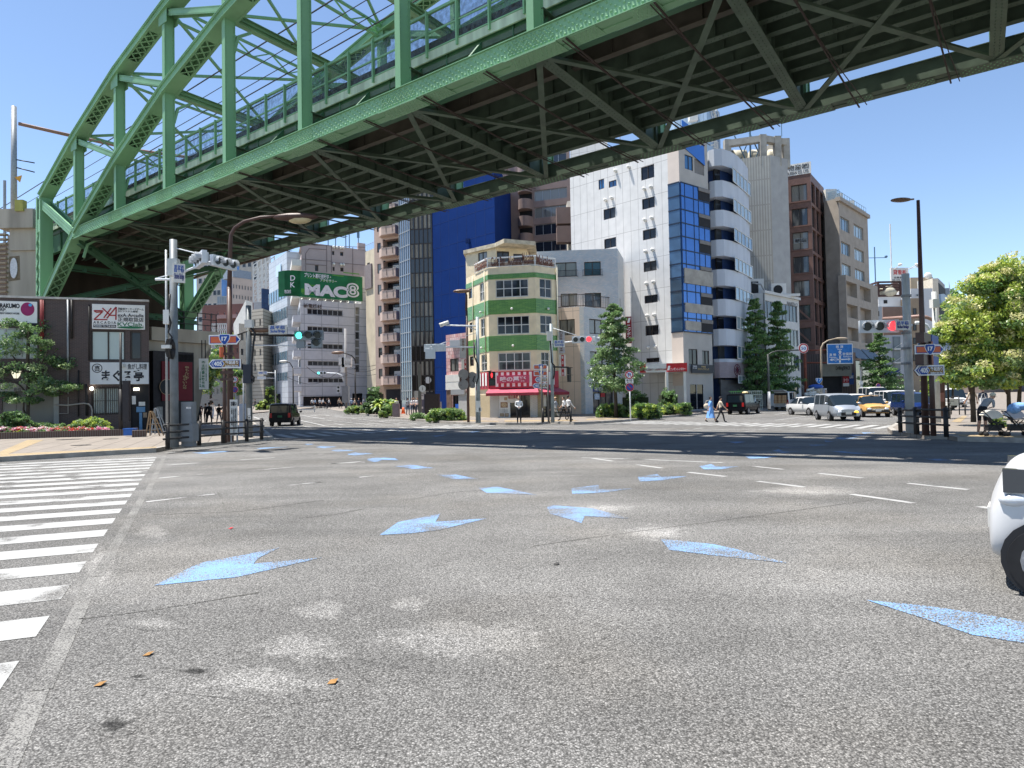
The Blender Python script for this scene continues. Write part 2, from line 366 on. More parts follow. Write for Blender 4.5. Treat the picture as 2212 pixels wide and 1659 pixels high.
# road: one sheet to the horizon
mb=MB()
xs=[-900,-300,-120,-60,-30,-10,0,10,30,60,120,300,900]; ys=[-60,-10,0,5,10,20,40,55,80,120,155,300,900,2500]
for j in range(len(ys)-1):
    for i in range(len(xs)-1):
        mb.face([hgt((xs[i],ys[j]),0),hgt((xs[i+1],ys[j]),0),hgt((xs[i+1],ys[j+1]),0),hgt((xs[i],ys[j+1]),0)])
tag(mb.build('road',ASPH),kind='structure')
def slab(name,poly,dz,m,kind='structure',side=None):
    bm=bmesh.new(); vs=[bm.verts.new((p[0],p[1],0)) for p in poly]; f=bm.faces.new(vs)
    for yk in (55,155):
        bmesh.ops.bisect_plane(bm,geom=bm.verts[:]+bm.edges[:]+bm.faces[:],plane_co=(0,yk,0),plane_no=(0,1,0))
    bmesh.ops.triangulate(bm,faces=bm.faces[:])
    for v in bm.verts: v.co.z=hz(v.co.y)+dz
    for f in bm.faces:
        f.normal_update()
        if f.normal.z<0: f.normal_flip()
    if side:
        be=[e for e in bm.edges if e.is_boundary]; r=bmesh.ops.extrude_edge_only(bm,edges=be)
        for v in [x for x in r['geom'] if isinstance(x,bmesh.types.BMVert)]: v.co.z-=side
    me=bpy.data.meshes.new(name); bm.to_mesh(me); me.materials.append(m); o=link(name,me); 
    if kind: tag(o,kind=kind)
    return o
def gx(pts,k='0'): return [G(*zm(k,*p)) for p in pts]
# pavements
PAVE=tilemat('x',(0,0,0),(0,0,0),(0,0,0),1,1)
def pavemat(name,c1,c2,cm,tw,ang,mort=.02):
    m=bpy.data.materials.new(name); m.use_nodes=True; n=m.node_tree.nodes; l=m.node_tree.links; b=n['Principled BSDF']; b.inputs['Roughness'].default_value=.8
    g=n.new('ShaderNodeNewGeometry'); mp=n.new('ShaderNodeMapping'); mp.inputs['Rotation'].default_value=(0,0,ang); l.new(g.outputs['Position'],mp.inputs[0])
    br=n.new('ShaderNodeTexBrick'); br.offset=0 if tw>.5 else .5; l.new(mp.outputs[0],br.inputs['Vector']); br.inputs['Scale'].default_value=1; br.inputs['Brick Width'].default_value=tw; br.inputs['Row Height'].default_value=tw if tw>.5 else tw/2; br.inputs['Mortar Size'].default_value=mort
    br.inputs['Color1'].default_value=(*c1,1); br.inputs['Color2'].default_value=(*c2,1); br.inputs['Mortar'].default_value=(*cm,1)
    nz=n.new('ShaderNodeTexNoise'); nz.inputs['Scale'].default_value=2.; nz.inputs['Detail'].default_value=8; nz.inputs['Roughness'].default_value=.65; l.new(g.outputs['Position'],nz.inputs['Vector'])
    mr=n.new('ShaderNodeMapRange'); mr.inputs[1].default_value=.3; mr.inputs[2].default_value=.7; mr.inputs[3].default_value=.78; mr.inputs[4].default_value=1.15; l.new(nz.outputs[0],mr.inputs[0])
    vs=n.new('ShaderNodeVectorMath'); vs.operation='SCALE'; l.new(br.outputs[0],vs.inputs[0]); l.new(mr.outputs[0],vs.inputs['Scale']); l.new(vs.outputs[0],b.inputs['Base Color']); return m
PV1=pavemat('pale paving slabs',(.23,.198,.165),(.21,.182,.154),(.11,.09,.075),.9,R(-22),.025)
PV2=pavemat('small paving bricks',(.25,.215,.18),(.2,.168,.14),(.12,.1,.085),.3,R(20),.012)
KERB=mat('kerb stone',(.3,.28,.25),.85,0,.25,3,bump=.3)
TACT=pavemat('tactile paving',(.38,.28,.15),(.35,.26,.145),(.22,.17,.1),.3,R(-20),.03)
cL=gx([(-330,1032),(0,998),(160,988),(338,977.5),(372,970.6),(450,964),(530,957),(591,950),(578,938),(552,918),(535,905),(520,896)])
backL=[Vector((-34,200,0)),Vector((-120,200,0)),Vector((-120,10,0))]
slab('pavement_corner',[*cL,*backL],.145,PV1,side=.2)
cF=gx([(700,884),(735.6,890),(796,898),(849.7,905),(903,909.5),(999,917),(1092,918.5),(1160,918),(1188,915),(1242,917),(1300,914.5),(1349,911),(1412,904),(1483,899),(1518,895),(1580,892),(1640,889.5),(1672,887),(1800,878),(1990,867)])
backF=[Vector((150,250,0)),Vector((0,300,0)),Vector((-33,300,0))]
slab('pavement_far_side',[*cF,*backF],.145,PV2,side=.2)
cR=gx([(2110,873),(2060,886),(1985,905),(1935,920),(1917,931),(1925,938),(1998,948.7),(2046,949.5),(2068,953.5),(2212,957),(2700,975)])
backR=[Vector((150,25,0)),Vector((150,250,0)),Vector((112,250,0))]
slab('pavement_right',[*cR,*backR],.145,PV1,side=.2)
def strip(mb,pts,wd,dz,m=0,drop=None):
    for i in range(len(pts)-1):
        a,b=Vector(pts[i]),Vector(pts[i+1]); d=(b-a); d.z=0; nn=Vector((-d.y,d.x,0)).normalized()*wd
        za=hz(a.y)+dz; zb=hz(b.y)+dz
        q=[Vector((a.x,a.y,za)),Vector((b.x,b.y,zb)),Vector((b.x+nn.x,b.y+nn.y,zb)),Vector((a.x+nn.x,a.y+nn.y,za))]
        mb.face(q if (q[1]-q[0]).cross(q[2]-q[0]).z>0 else q[::-1],m)
        if drop: mb.face([(q[0].x,q[0].y,za-drop),(q[1].x,q[1].y,zb-drop),q[1],q[0]],m)
mb=MB()
def off(pts,k): return [Vector((p.x,p.y-k,0)) for p in pts]
strip(mb,off(cL,.02),.2,.155,0,.2); strip(mb,off(cF,.02),.2,.155,0,.2)
strip(mb,off(cR,.02)[::-1],-.2,.155,0,.2)
tag(mb.build('kerb',KERB),kind='structure')
# tactile strips (yellow)
mb=MB()
def quad(mb,pts,dz,m=0): 
    q=[Vector((p[0],p[1],hz(p[1])+dz)) for p in pts]
    nrm=(q[1]-q[0]).cross(q[2]-q[0]).z
    mb.face(q if nrm>0 else q[::-1],m)
quad(mb,gx([(0,985),(60,957),(95,957),(55,975),(0,998)]),.151)
quad(mb,gx([(0,992),(338,974),(338,977),(0,997.5)]),.156)
quad(mb,gx([(1090,912),(1240,911.5),(1250,914),(1090,915.5)]),.151); quad(mb,gx([(1270,909),(1340,907),(1330,909.5),(1265,912)]),.151)
quad(mb,gx([(1000,911),(1080,914),(1075,915.5),(1000,914)]),.151)
quad(mb,gx([(1956,927),(1985,921),(2000,922),(1970,929)]),.151); quad(mb,gx([(2060,948),(2212,951.5),(2300,956),(2300,960),(2075,952.5)]),.156)
quad(mb,gx([(2055,917),(2080,903),(2090,904),(2075,919),(2212,935),(2212,939),(2100,922)]),.152)
tag(mb.build('tactile_paving',TACT),kind='structure')
# small painted drain covers
mb=MB()
for px,py,r in ((175,970,.36),(240,955,.33),(150,956,.55),(1275,906,.4),(1300,909,.3)):
    c=G(px,py); pts=[(c.x+r*math.cos(t*math.pi/10),c.y+r*math.sin(t*math.pi/10)) for t in range(20)]; quad(mb,pts,.155)
for px,py,r in ((585,971.5,.4),): 
    c=G(px,py); quad(mb,[(c.x+r*math.cos(t*math.pi/10),c.y+r*math.sin(t*math.pi/10)) for t in range(20)],.008)
tag(mb.build('manhole_cover',mat('iron cover',(.06,.055,.05),.7,.3,.2,20)),kind='structure')
# crosswalks
def xwalk(name,start,adv,sdir,n0,n1,pitch,wd,length,m):
    mb=MB(); adv=Vector((*adv,0)).normalized(); sdir=Vector((*sdir,0)).normalized()
    for k in range(n0,n1):
        a=Vector((start[0],start[1],0))+adv*pitch*k
        quad(mb,[a,a+sdir*length,a+sdir*length+adv*wd,a+adv*wd],.004)
    return tag(mb.build(name,m),kind='structure')
g1=G(171,1237); g2=G(342,983)
xwalk('crosswalk_near',g1,g2-g1 if 0 else (g2-g1).xy,(-.917,-.4),-3,17,1.02,.52,7,P_WHITE)
g1=G(750.3,930); g2=G(950.4,919); 
xwalk('crosswalk_left_street',g1,(g2-g1).xy,(.46,-.888),-7,14,1.0,.48,5.2,P_WHITE)
g1=G(1939,919); g2=G(1335,908.5)
xwalk('crosswalk_right_street',g1,(g2-g1).xy,(-.62,-.785),0,21,.86,.43,4.4,P_WHITE)
# painted lines
mb=MB()
def dash(mb,a,b,wd,k='0'):
    a=G(*zm(k,*a)); b=G(*zm(k,*b)); d=(b-a); d.z=0; nn=Vector((-d.y,d.x,0)).normalized()*wd/2
    quad(mb,[a-nn,b-nn,b+nn,a+nn],.003)
for a,b in (((785,338),(1005,360)),((1225,385),(1500,415)),((1790,448),(2165,488)),((400,378),(635,405)),((840,435),(1135,472)),((1430,517),(1825,573)),((55,328),(235,352)),((0,292),(620,318)),
 ((220,128),(290,122)),((330,116),(395,110)),((435,104),(495,98)),((670,134),(735,128)),((760,122),(820,116)),((850,108),(900,102)),((600,145),(640,140)),((2240,595),(2330,610))): dash(mb,a,b,.13,'N')
for a,b in (((1520,142),(1735,127)),((2080,168),(2280,152)),((1040,98),(1110,92))): dash(mb,a,b,.12,'M')
for a,b in (((185,325),(410,314)),((1780,287),(2212,297)),((1850,290),(1975,308))): dash(mb,a,b,.12,'O')
# left street lanes
for a,b in (((0,1250),(1200,1390)),((0,1330),(760,1410)),((0,1420),(620,1485)),((150,1440),(1900,1390)),((140,1248),(290,1265)),((690,1375),(920,1395)),((150,1388),(300,1410)),((1170,1365),(1480,1390))): dash(mb,a,b,.18,'B')
for a,b in (((915,1130),(1090,1135)),((940,1188),(1060,1185)),((930,1192),(1060,1240)),((1060,1300),(1130,1315)),((1240,1297),(1310,1310)),((1400,1175),(1659,1215)),((1340,1215),(1659,1285)),((1510,1175),(1590,1185)),((1445,1290),(1530,1300))): dash(mb,a,b,.22,'8')
# right street lanes
for a,b in (((0,1220),(670,1140)),((240,1195),(780,1207)),((1300,1220),(1800,1228)),((0,1135),(270,1105)),((1395,1165),(1480,1158)),((1300,1150),(1340,1145))): dash(mb,a,b,.18,'I')
tag(mb.build('lane_markings',P_WHITE),kind='structure')
mb=MB()
for a,b in (((1050,175),(1300,158)),((1000,257),(1340,228)),((925,407),(1355,358)),((1600,208),(1865,187)),((1695,317),(2030,282))): dash(mb,a,b,.09,'M')
for a,b in (((375,410),(640,385)),((0,452),(130,440)),((115,265),(230,258))): dash(mb,a,b,.08,'O')
tag(mb.build('worn_lane_markings',P_FADE),kind='structure')
AR=[('M',[(975,938),(1210,820),(1290,790),(1540,745),(1770,697),(1640,760),(1600,800),(2040,760),(1500,885),(1200,915)],0),
('O',[(505,775),(620,695),(888,640),(855,693),(1185,670),(880,745),(700,765)],0),('O',[(1715,480),(1885,460),(1895,487),(2105,482),(1900,508),(1722,517)],0),
('N',[(80,408),(205,390),(230,408),(390,405),(230,430),(95,437)],0),('N',[(470,340),(545,328),(580,343),(720,342),(600,360),(500,360)],0),
('N',[(760,280),(820,267),(860,280),(980,277),(880,290),(790,293)],0),('N',[(930,243),(970,235),(1010,245),(1130,245),(1000,257)],0),('N',[(970,217),(1120,222),(1020,226)],1),
('N',[(1160,203),(1290,206),(1180,214)],1),('N',[(1260,178),(1330,184),(1270,189)],1),('N',[(1330,162),(1360,155),(1475,160),(1380,172)],0),('N',[(1410,140),(1540,143),(1450,152)],0),('N',[(1490,125),(1590,127),(1510,135)],0),
('O',[(1130,478),(1250,470),(1500,522),(1180,510)],1),('O',[(1560,600),(1600,588),(1850,608),(2100,675),(1800,655),(1780,700),(1580,640)],1),('N',[(225,800),(560,835),(700,865),(1030,955),(560,905),(280,870)],0),
('0',[(1872,1297),(2000,1310),(2110,1325),(2212,1345),(2300,1365),(2300,1420),(2212,1390),(2100,1372),(1990,1335)],0),('O',[(865,393),(980,393),(1130,422),(960,421)],1),('O',[(600,340),(700,330),(850,352),(720,358)],1),
('O',[(425,295),(480,285),(600,290),(625,303),(520,300),(480,315),(430,305)],0),('O',[(300,262),(350,253),(465,260),(350,273),(305,268)],0),('O',[(195,240),(240,233),(345,240),(230,248)],0),
('O',[(100,220),(140,212),(235,217),(150,227)],0),('O',[(30,200),(90,199),(50,208)],0),('O',[(545,168),(640,162),(690,160),(640,171)],0),('O',[(820,147),(940,140),(860,153)],0),('O',[(1060,123),(1145,119),(1090,128)],0),
('M',[(1210,97),(1380,86),(1465,88),(1290,104)],0),('M',[(1610,68),(1835,58),(1640,75)],0),('N',[(1290,245),(1400,247),(1560,262),(1480,265)],1),('N',[(1850,290),(2000,293),(2120,310),(1960,303)],1),('N',[(640,182),(760,186),(700,196)],1)]
m1=MB();m2=MB()
def tri_fill(mb,pts,dz):
    bm=bmesh.new(); vs=[bm.verts.new((p.x,p.y,0)) for p in pts]; f=bm.faces.new(vs); bmesh.ops.triangulate(bm,faces=[f])
    for f in bm.faces: quad(mb,[v.co for v in f.verts],dz)
    bm.free()
for i,(k,p,w_) in enumerate(AR): tri_fill(m2 if w_ else m1,[G(*zm(k,*q)) for q in p],.0042)
def soft(name,k_):
    m=ASPH.copy(); m.name=name; n=m.node_tree.nodes; l=m.node_tree.links; b=n['Principled BSDF']; src=b.inputs['Base Color'].links[0].from_socket; g=[x for x in n if x.type=='NEW_GEOMETRY'][0]
    at_=n.new('ShaderNodeAttribute'); at_.attribute_name='fade'; z=n.new('ShaderNodeTexNoise'); z.inputs['Scale'].default_value=7; z.inputs['Detail'].default_value=8; z.inputs['Roughness'].default_value=.7; l.new(g.outputs['Position'],z.inputs[0])
    ad=n.new('ShaderNodeMath'); ad.operation='MULTIPLY_ADD'; ad.inputs[1].default_value=1.6; l.new(z.outputs[0],ad.inputs[0]); l.new(at_.outputs['Fac'],ad.inputs[2]); mr=n.new('ShaderNodeMapRange'); mr.inputs[1].default_value=1.15; mr.inputs[2].default_value=1.45; mr.inputs[3].default_value=1; mr.inputs[4].default_value=k_; l.new(ad.outputs[0],mr.inputs[0])
    v=n.new('ShaderNodeVectorMath'); v.operation='SCALE'; l.new(src,v.inputs[0]); l.new(mr.outputs[0],v.inputs['Scale']); l.new(v.outputs[0],b.inputs['Base Color']); return m
def blobs(name,m,L,dz):
    mb=MB(); vals=[]; rnd=random.Random(5)
    for cx,cy,rx,ry in L:
        c=G(cx,cy); ph=rnd.uniform(0,6); P=[G(cx+rx*(1+.2*math.sin(3*a+ph))*math.cos(a),cy+ry*(1+.2*math.sin(2*a+ph))*math.sin(a)) for a in [2*math.pi*i/20 for i in range(20)]]
        for i in range(20): quad(mb,[c,P[i],P[(i+1)%20]],dz); vals+=[(1. if (Vector(v[:2])-c.xy).length<1e-5 else 0.) for v in mb.v[-3:]]
        dz+=.00008
    o=mb.build(name,m); at_=o.data.attributes.new('fade','FLOAT','POINT'); at_.data.foreach_set('value',vals); tag(o,kind='structure')
blobs('worn_patches',soft('pale worn asphalt',1.5),[(690,1320,95,32),(885,1305,75,26),(1000,1385,340,60),(650,1400,160,45),(1420,1150,110,22),(330,1345,90,16),(560,1470,200,50),(1290,1100,120,14),(330,1150,60,22),(215,1230,50,60),(1750,1060,190,16)],.001)
blobs('dark_stains',soft('dark broken asphalt',.3),[(250,1568,60,22),(420,1450,60,9),(300,1462,30,6)],.002)
mb=MB()
for P_ in ([(342,983),(297,1068),(191,1246),(68,1492),(-20,1680)],): 
    for a,b in zip(P_[:-1],P_[1:]): dash(mb,(a[0]+14,a[1]),(b[0]+20,b[1]),.11)
tag(mb.build('old_edge_line',paint('ghost of an old line',(.235,.23,.215),.68,1.8)),kind='structure')
mb=MB(); k_=0
for P_ in ([(330,1112),(520,1105),(700,1080)],[(870,1082),(975,1064),(1060,1058)],[(648,1120),(720,1112),(790,1099)],[(1150,1180),(1290,1160),(1500,1132),(1620,1116),(1740,1100),(1890,1079)],[(1240,1000),(1400,1003),(1700,1012)],[(170,1338),(330,1318),(560,1280)],[(470,1060),(500,1130),(505,1150)]):
    for a,b in zip(P_[:-1],P_[1:]): dash(mb,a,b,.024)
tag(mb.build('asphalt_seam',paint('dark seam',(.09,.088,.08),.66,.8)),kind='structure')
tag(m1.build('bicycle_arrows',P_BLUE),kind='structure'); tag(m2.build('worn_bicycle_arrows',P_BLUEF),kind='structure')
# ================= RAILWAY BRIDGE =================
YAW=R(51.59); uu=Vector((-math.sin(YAW),math.cos(YAW),0)); vv=Vector((math.cos(YAW),math.sin(YAW),0))
BD=16.19; BW=10.29; ZB=11.8; T0=11.91; PAN=5.692; SK=.82
def T(t,d,z): return uu*(t+SK*(d-BD)/BW)+vv*d+Vector((0,0,z))
def tk(k): return T0+PAN*(k-1)
NEAR,FAR=BD+.27,BD+BW-.27
def az(k): q=abs(k-2); return 22.6-.0545*q*q-.0105*q**3 
def steel(name,col,rough=.45):
    return mat(name,col,rough,0,.13,.9,streak=1,bump=.06,bscale=60)
GRN=steel('green bridge paint',(.185,.36,.2)); GRN2=steel('shaded green paint',(.05,.13,.07),.55)  # second green is a darker copy with shade put into its colour
UND=mat('shaded green underside',(.08,.115,.08),.6,0,.25,1.5); RUSTY=mat('red brown deck steel',(.095,.085,.065),.7,0,.25,1.5)  # underside green is darkened to hold the shade below the deck
PAR=mat('streaked parapet base',(.42,.5,.38),.7,0,.3,3,streak=1)
br=thing('railway_bridge','green riveted steel arch railway bridge crossing high above the road','bridge',T(tk(2),BD+BW/2,ZB))
BR0=Vector(br.location)
def bp(mb,name,m,par=None,smooth=False):
    L=BR0 if par is None else Vector((0,0,0))
    mb.v=[tuple(Vector(q)-BR0) for q in mb.v]
    return mb.build(name,m,par or br,smooth)
# measured heights of the rib nodes (upper chord A, lower chord B)
q_=[0,1,2,3,4,5,6]
def nodeA(k):
    t={0:21.1,1:20.9,2:20.4,3:19.5,4:18.25,5:16.55,6:14.35}; return t[abs(k-2)]
def nodeB(k):
    t={0:19.6,1:19.35,2:18.65,3:17.45,4:15.75,5:13.9,6:12.1}; return t[abs(k-2)] if abs(k-2)<6 else 12.1
def fitz(px,py,k,side=0):
    """height of the near truss node k seen at picture row py"""
    P=T(tk(k),NEAR,0); r=ray(px,py); Y=P.y; return (CAM+r*Y).z
zA={8:fitz(85,428,8),7:fitz(157,297,7),6:fitz(250,160,6),5:fitz(358,20,5)}
zB={7:fitz(146,498,7),6:fitz(250,350,6),5:fitz(358,195,5),4:fitz(488,34,4)}
dA=zA[5]-zA[6]; dB=zB[4]-zB[5]
zA[4]=zA[5]+dA*.78; zA[3]=zA[4]+dA*.5; zA[2]=zA[3]+dA*.2
zB[3]=zB[4]+dB*.68; zB[2]=zB[3]+dB*.3
for k in range(-4,2): 
    zA[k]=zA[4-k]
    if 4-k in zB: zB[k]=zB[4-k]
print('zA',{k:round(v,2) for k,v in zA.items()},'zB',{k:round(v,2) for k,v in zB.items()})
TH=.58; TW=.52
def rivets(mb,P,ax,ay,nrm,w_,h_,nx,ny,r=.03,stag=True):
    for i in range(nx):
        for j in range(ny):
            a=(i+.5+(.25 if (stag and j%2) else -.25 if stag else 0))/nx-.5; b=(j+.5)/ny-.5
            c=P+ax*(a*w_)+ay*(b*h_); vs=[c+nrm*r*1.1]
            for q in range(5):
                t=2*math.pi*q/5; vs.append(c+(ax*math.cos(t)+ay*math.sin(t))*r)
            mb.mesh(vs,[(0,1+q,1+(q+1)%5) for q in range(5)])
Zv=Vector((0,0,1))
def rib(d,zz,ks,name,lace=True,wd=.56,hg=.52):
    """riveted rib member between consecutive nodes: top plate, two webs, batten plates and lacing underneath"""
    mb=MB()
    for a,b in zip(ks[:-1],ks[1:]):
        A=T(tk(a),d,zz[a]); B=T(tk(b),d,zz[b]); D=(B-A); L=D.length; D/=L; N=vv.copy(); Un=D.cross(N).normalized()
        if Un.z<0: Un=-Un
        c=(A+B)/2
        mb.obox(c+Un*hg/2,D*(L/2+.02),N*(wd/2+.1),Un*.015)
        for s_ in (-1,1):
            mb.obox(c+N*s_*wd/2,D*(L/2+.01),N*.018,Un*(hg/2-.016))
            mb.obox(c+N*s_*(wd/2+.05)-Un*(hg/2-.02),D*(L/2+.01),N*.06,Un*.012)
            mb.obox(c+N*s_*(wd/2+.05)+Un*(hg/2-.05),D*(L/2+.01),N*.03,Un*.03)
        for e in (-1,1): mb.obox(c+D*e*(L/2-L*.14)-Un*(hg/2-.03),D*L*.14,N*(wd/2-.02),Un*.012)
        n=5; s0=-L/2+L*.28; st=(L-L*.56)/n
        for i in range(n):
            p=c+D*(s0+st*i)-Un*(hg/2-.03); q=c+D*(s0+st*(i+1))-Un*(hg/2-.03)
            mb.beam(p-N*wd*.45,q+N*wd*.45,.07,.015,0,Un); mb.beam(p+N*wd*.45-Un*.016,q-N*wd*.45-Un*.016,.07,.015,0,Un)
    o=bp(mb,name,GRN)
    mr=MB()
    if d<BD+1:
        for a,b in zip(ks[:-1],ks[1:]):
            A=T(tk(a),d,zz[a]); B=T(tk(b),d,zz[b]); D=(B-A); L=D.length; D/=L; Un=D.cross(vv).normalized()
            if Un.z<0: Un=-Un
            for h_ in (.16,-.2): rivets(mr,(A+B)/2-vv*(wd/2+.018)+Un*h_,D,Un,-vv,L,.1,int(L/.14),1,.026,False)
            for e,kk in ((1,B),(-1,A)): rivets(mr,kk-D*e*.5-vv*(wd/2+.018),D,Un,-vv,.9,.34,7,4,.026)
        r_=bp(mr,'rivets',GRN,o); tag(r_,kind='stuff')
    return o
def hanger(d,k,z0,z1):
    P=T(tk(k),d,0); mb=MB(); a=.13; b=.24
    for s_ in (-1,1):
        mb.obox(P+vv*s_*b+Zv*(z0+z1)/2,uu*a,vv*.014,Zv*(z1-z0)/2)
        mb.obox(P+vv*s_*(b-.045)+uu*(a-.0)+Zv*(z0+z1)/2,uu*.012,vv*.03,Zv*(z1-z0)/2); 
    for s_ in (-1,1): mb.obox(P+uu*s_*(a-.06)+Zv*(z0+z1)/2,uu*.012,vv*(b-.013),Zv*(z1-z0)/2)
    o=bp(mb,'hanger',GRN)
    if d<BD+1:
        mr=MB()
        for s_ in (-.7,.7): rivets(mr,P-uu*(a-.047)+vv*b*s_+Zv*(z0+z1)/2,Zv,vv,-uu,z1-z0,.05,int((z1-z0)/.2),1,.024,False)
        tag(bp(mr,'rivets',GRN,o),kind='stuff')
def diag(d,A,B,wd=.34,hg=.3,name='diagonal_brace'):
    mb=MB(); D=(B-A).normalized(); Un=D.cross(vv).normalized()
    mb.beam(A,B,wd,.02,0,Un)
    for s_ in (-1,1): mb.beam(A+vv*s_*wd/2,B+vv*s_*wd/2,.02,hg,0,Un)
    for s_ in (-1,1): mb.beam(A+vv*s_*(wd/2-.04)+Un*hg/2,B+vv*s_*(wd/2-.04)+Un*hg/2,.12,.02,0,Un)
    o=bp(mb,name,GRN); 
    if d<BD+1:
        mr=MB(); L=(B-A).length
        for h_ in (-.1,.1): rivets(mr,(A+B)/2-vv*(wd/2+.011)+Un*h_,D,Un,-vv,L,.05,int(L/.11),1,.024,False)
        tag(bp(mr,'rivets',GRN,o),kind='stuff')
ZT=ZB+TH/2
for d in (NEAR,FAR):
    rib(d,zA,list(range(-4,9)),'upper_rib'); rib(d,{**zB,-3:zB[7]},list(range(-3,8)),'lower_rib')
    # tie
    mb=MB(); a,b=tk(-3)-.5,tk(7)+.35; P=(T(a,d,ZT)+T(b,d,ZT))/2; L=(T(b,d,0)-T(a,d,0)).length
    mb.obox(P,uu*L/2,vv*TW/2,Zv*TH/2); mb.obox(P+Zv*(TH/2+.012),uu*L/2,vv*(TW/2+.06),Zv*.012)
    for s_ in (-1,1): mb.obox(P-Zv*(TH/2+.012)+vv*s_*(TW/2-.06),uu*L/2,vv*.14,Zv*.012)
    for k in range(-3,8):   # gusset and batten plates below
        c=T(tk(k),d,ZB-.04); mb.obox(c,uu*.95,vv*.34,Zv*.012)
        if k<7:
            for f in (.36,.68): mb.obox(T(tk(k)+PAN*f,d,ZB-.036),uu*.42,vv*.3,Zv*.01)
    o=bp(mb,'tie_beam',GRN if d<BD+1 else UND)  # far tie takes the darkened green in place of its shade
    mr=MB()
    if d<BD+1: rivets(mr,P-vv*(TW/2),uu,Zv,-vv,L,TH-.08,int(L/.27),5,.05)
    for k in range(-3,8):
        rivets(mr,T(tk(k),d,ZB-.052),uu,vv,-Zv,1.8,.6,11,4,.03)
        if d<BD+1: rivets(mr,T(tk(k),d,ZT)-vv*(TW/2),uu,Zv,-vv,1.7,TH-.1,12,6,.045)
        if k<7:
            for f in (.36,.68): rivets(mr,T(tk(k)+PAN*f,d,ZB-.046),uu,vv,-Zv,.8,.5,6,4,.03)
    tag(bp(mr,'rivets',GRN,o),kind='stuff')
    for k in range(-2,7):
        hanger(d,k,ZB+TH,(zB[k] if k in zB else 14)-.2)
    for k in list(range(-3,8)):
        z0=zB.get(k,zB[7])+.2; z1=zA[k]-.2
        if z1-z0>.5: hanger(d,k,z0,z1)
        kk=k+1 if k>=2 else k-1
        # braces run from the lower node inboard to the upper node outboard
        if 2<=k<7: diag(d,T(tk(k+1),d,zA[k+1]-.25),T(tk(k),d,zB[k]+.25))
        if -3<k<=2: diag(d,T(tk(k-1),d,zA[k-1]-.25),T(tk(k),d,zB[k]+.25))
    # bracket plates where the verticals meet the upper rib
    for k in range(-3,8):
        c=T(tk(k),d,zA[k]-.45); mb=MB()
        for s_ in (-1,1): mb.obox(c+vv*s_*.275,uu*.42,vv*.012,Zv*.42)
        bp(mb,'gusset_plate',GRN)
    # end frame
    for s_,ke,kn in ((1,8,7),(-1,-4,-3)):
        zbear=8.2; ztop=zA[8]
        mb=MB(); c=T(tk(ke),d,0); wd=.78; dp=.7
        for q in (-1,1):
            mb.obox(c+uu*q*wd/2+Zv*(zbear+ztop)/2,uu*.02,vv*dp/2,Zv*(ztop-zbear)/2)
            mb.obox(c+uu*q*(wd/2-.12)-vv*dp/2+Zv*(zbear+ztop)/2,uu*.12,vv*.02,Zv*(ztop-zbear)/2)
            mb.obox(c+uu*q*(wd/2-.12)+vv*dp/2+Zv*(zbear+ztop)/2,uu*.12,vv*.02,Zv*(ztop-zbear)/2)
        H=ztop-zbear
        mb.obox(c-vv*(dp/2-.01)+Zv*(ztop-1.9),uu*(wd/2-.02),vv*.012,Zv*.42); mb.obox(c-vv*(dp/2-.01)+Zv*(zbear+.4),uu*(wd/2-.02),vv*.012,Zv*.4)
        n=5; z0=zbear+.8; st=(ztop-2.3-z0)/n
        for i in range(n):
            for q in (-1,1):
                mb.beam(c-vv*(dp/2+.0+.02*(q>0))+uu*q*wd*.3+Zv*(z0+st*i),c-vv*(dp/2+.02*(q>0))-uu*q*wd*.3+Zv*(z0+st*(i+1)),.015,.08,0,vv)
        o=bp(mb,'end_post',GRN)
        if d<BD+1:
            mr=MB()
            for q in (-.88,.88,): rivets(mr,c-vv*(dp/2+.02)+uu*q*wd/2+Zv*(zbear+ztop)/2,Zv,uu,-vv,H,.04,int(H/.17),1,.028,False)
            tag(bp(mr,'rivets',GRN,o),kind='stuff')
        A=T(tk(ke),d,ztop-.35); B=T(tk(kn)+.1*s_,d,ZT)
        diag(d,A,B,.56,.55,'end_diagonal')
        # leg strut from the tie node down to the bearing
        mb=MB(); C=T(tk(ke)-.1*s_,d,zbear+.1); D=(C-B).normalized(); Un=D.cross(vv).normalized(); L=(C-B).length
        if Un.z>0: Un=-Un
        mb.beam(B-Un*.25,C-Un*.25,.7,.02,0,Un)
        for q in (-1,1): mb.beam(B+vv*q*.29,C+vv*q*.29,.025,.5,0,Un); mb.beam(B+vv*q*.33+Un*.25,C+vv*q*.33+Un*.25,.1,.02,0,Un)
        for e in (.1,.92): mb.obox(B+(C-B)*e+Un*.24,D*L*.1,vv*.27,Un*.012)
        n=6
        for i in range(n):
            p=B+(C-B)*(.2+.62*i/n)+Un*.24; q=B+(C-B)*(.2+.62*(i+1)/n)+Un*.24
            mb.beam(p-vv*.26,q+vv*.26,.07,.015,0,Un); mb.beam(p+vv*.26+Un*.017,q-vv*.26+Un*.017,.07,.015,0,Un)
        bp(mb,'leg_strut',GRN)
        mb=MB(); mb.obox(c+Zv*(zbear-.15),uu*.6,vv*.5,Zv*.14); mb.obox(c+Zv*(zbear-.6),uu*.45,vv*.35,Zv*.32); mb.obox(c+Zv*(zbear-1.0),uu*.7,vv*.6,Zv*.1)
        bp(mb,'bearing',GRN2)
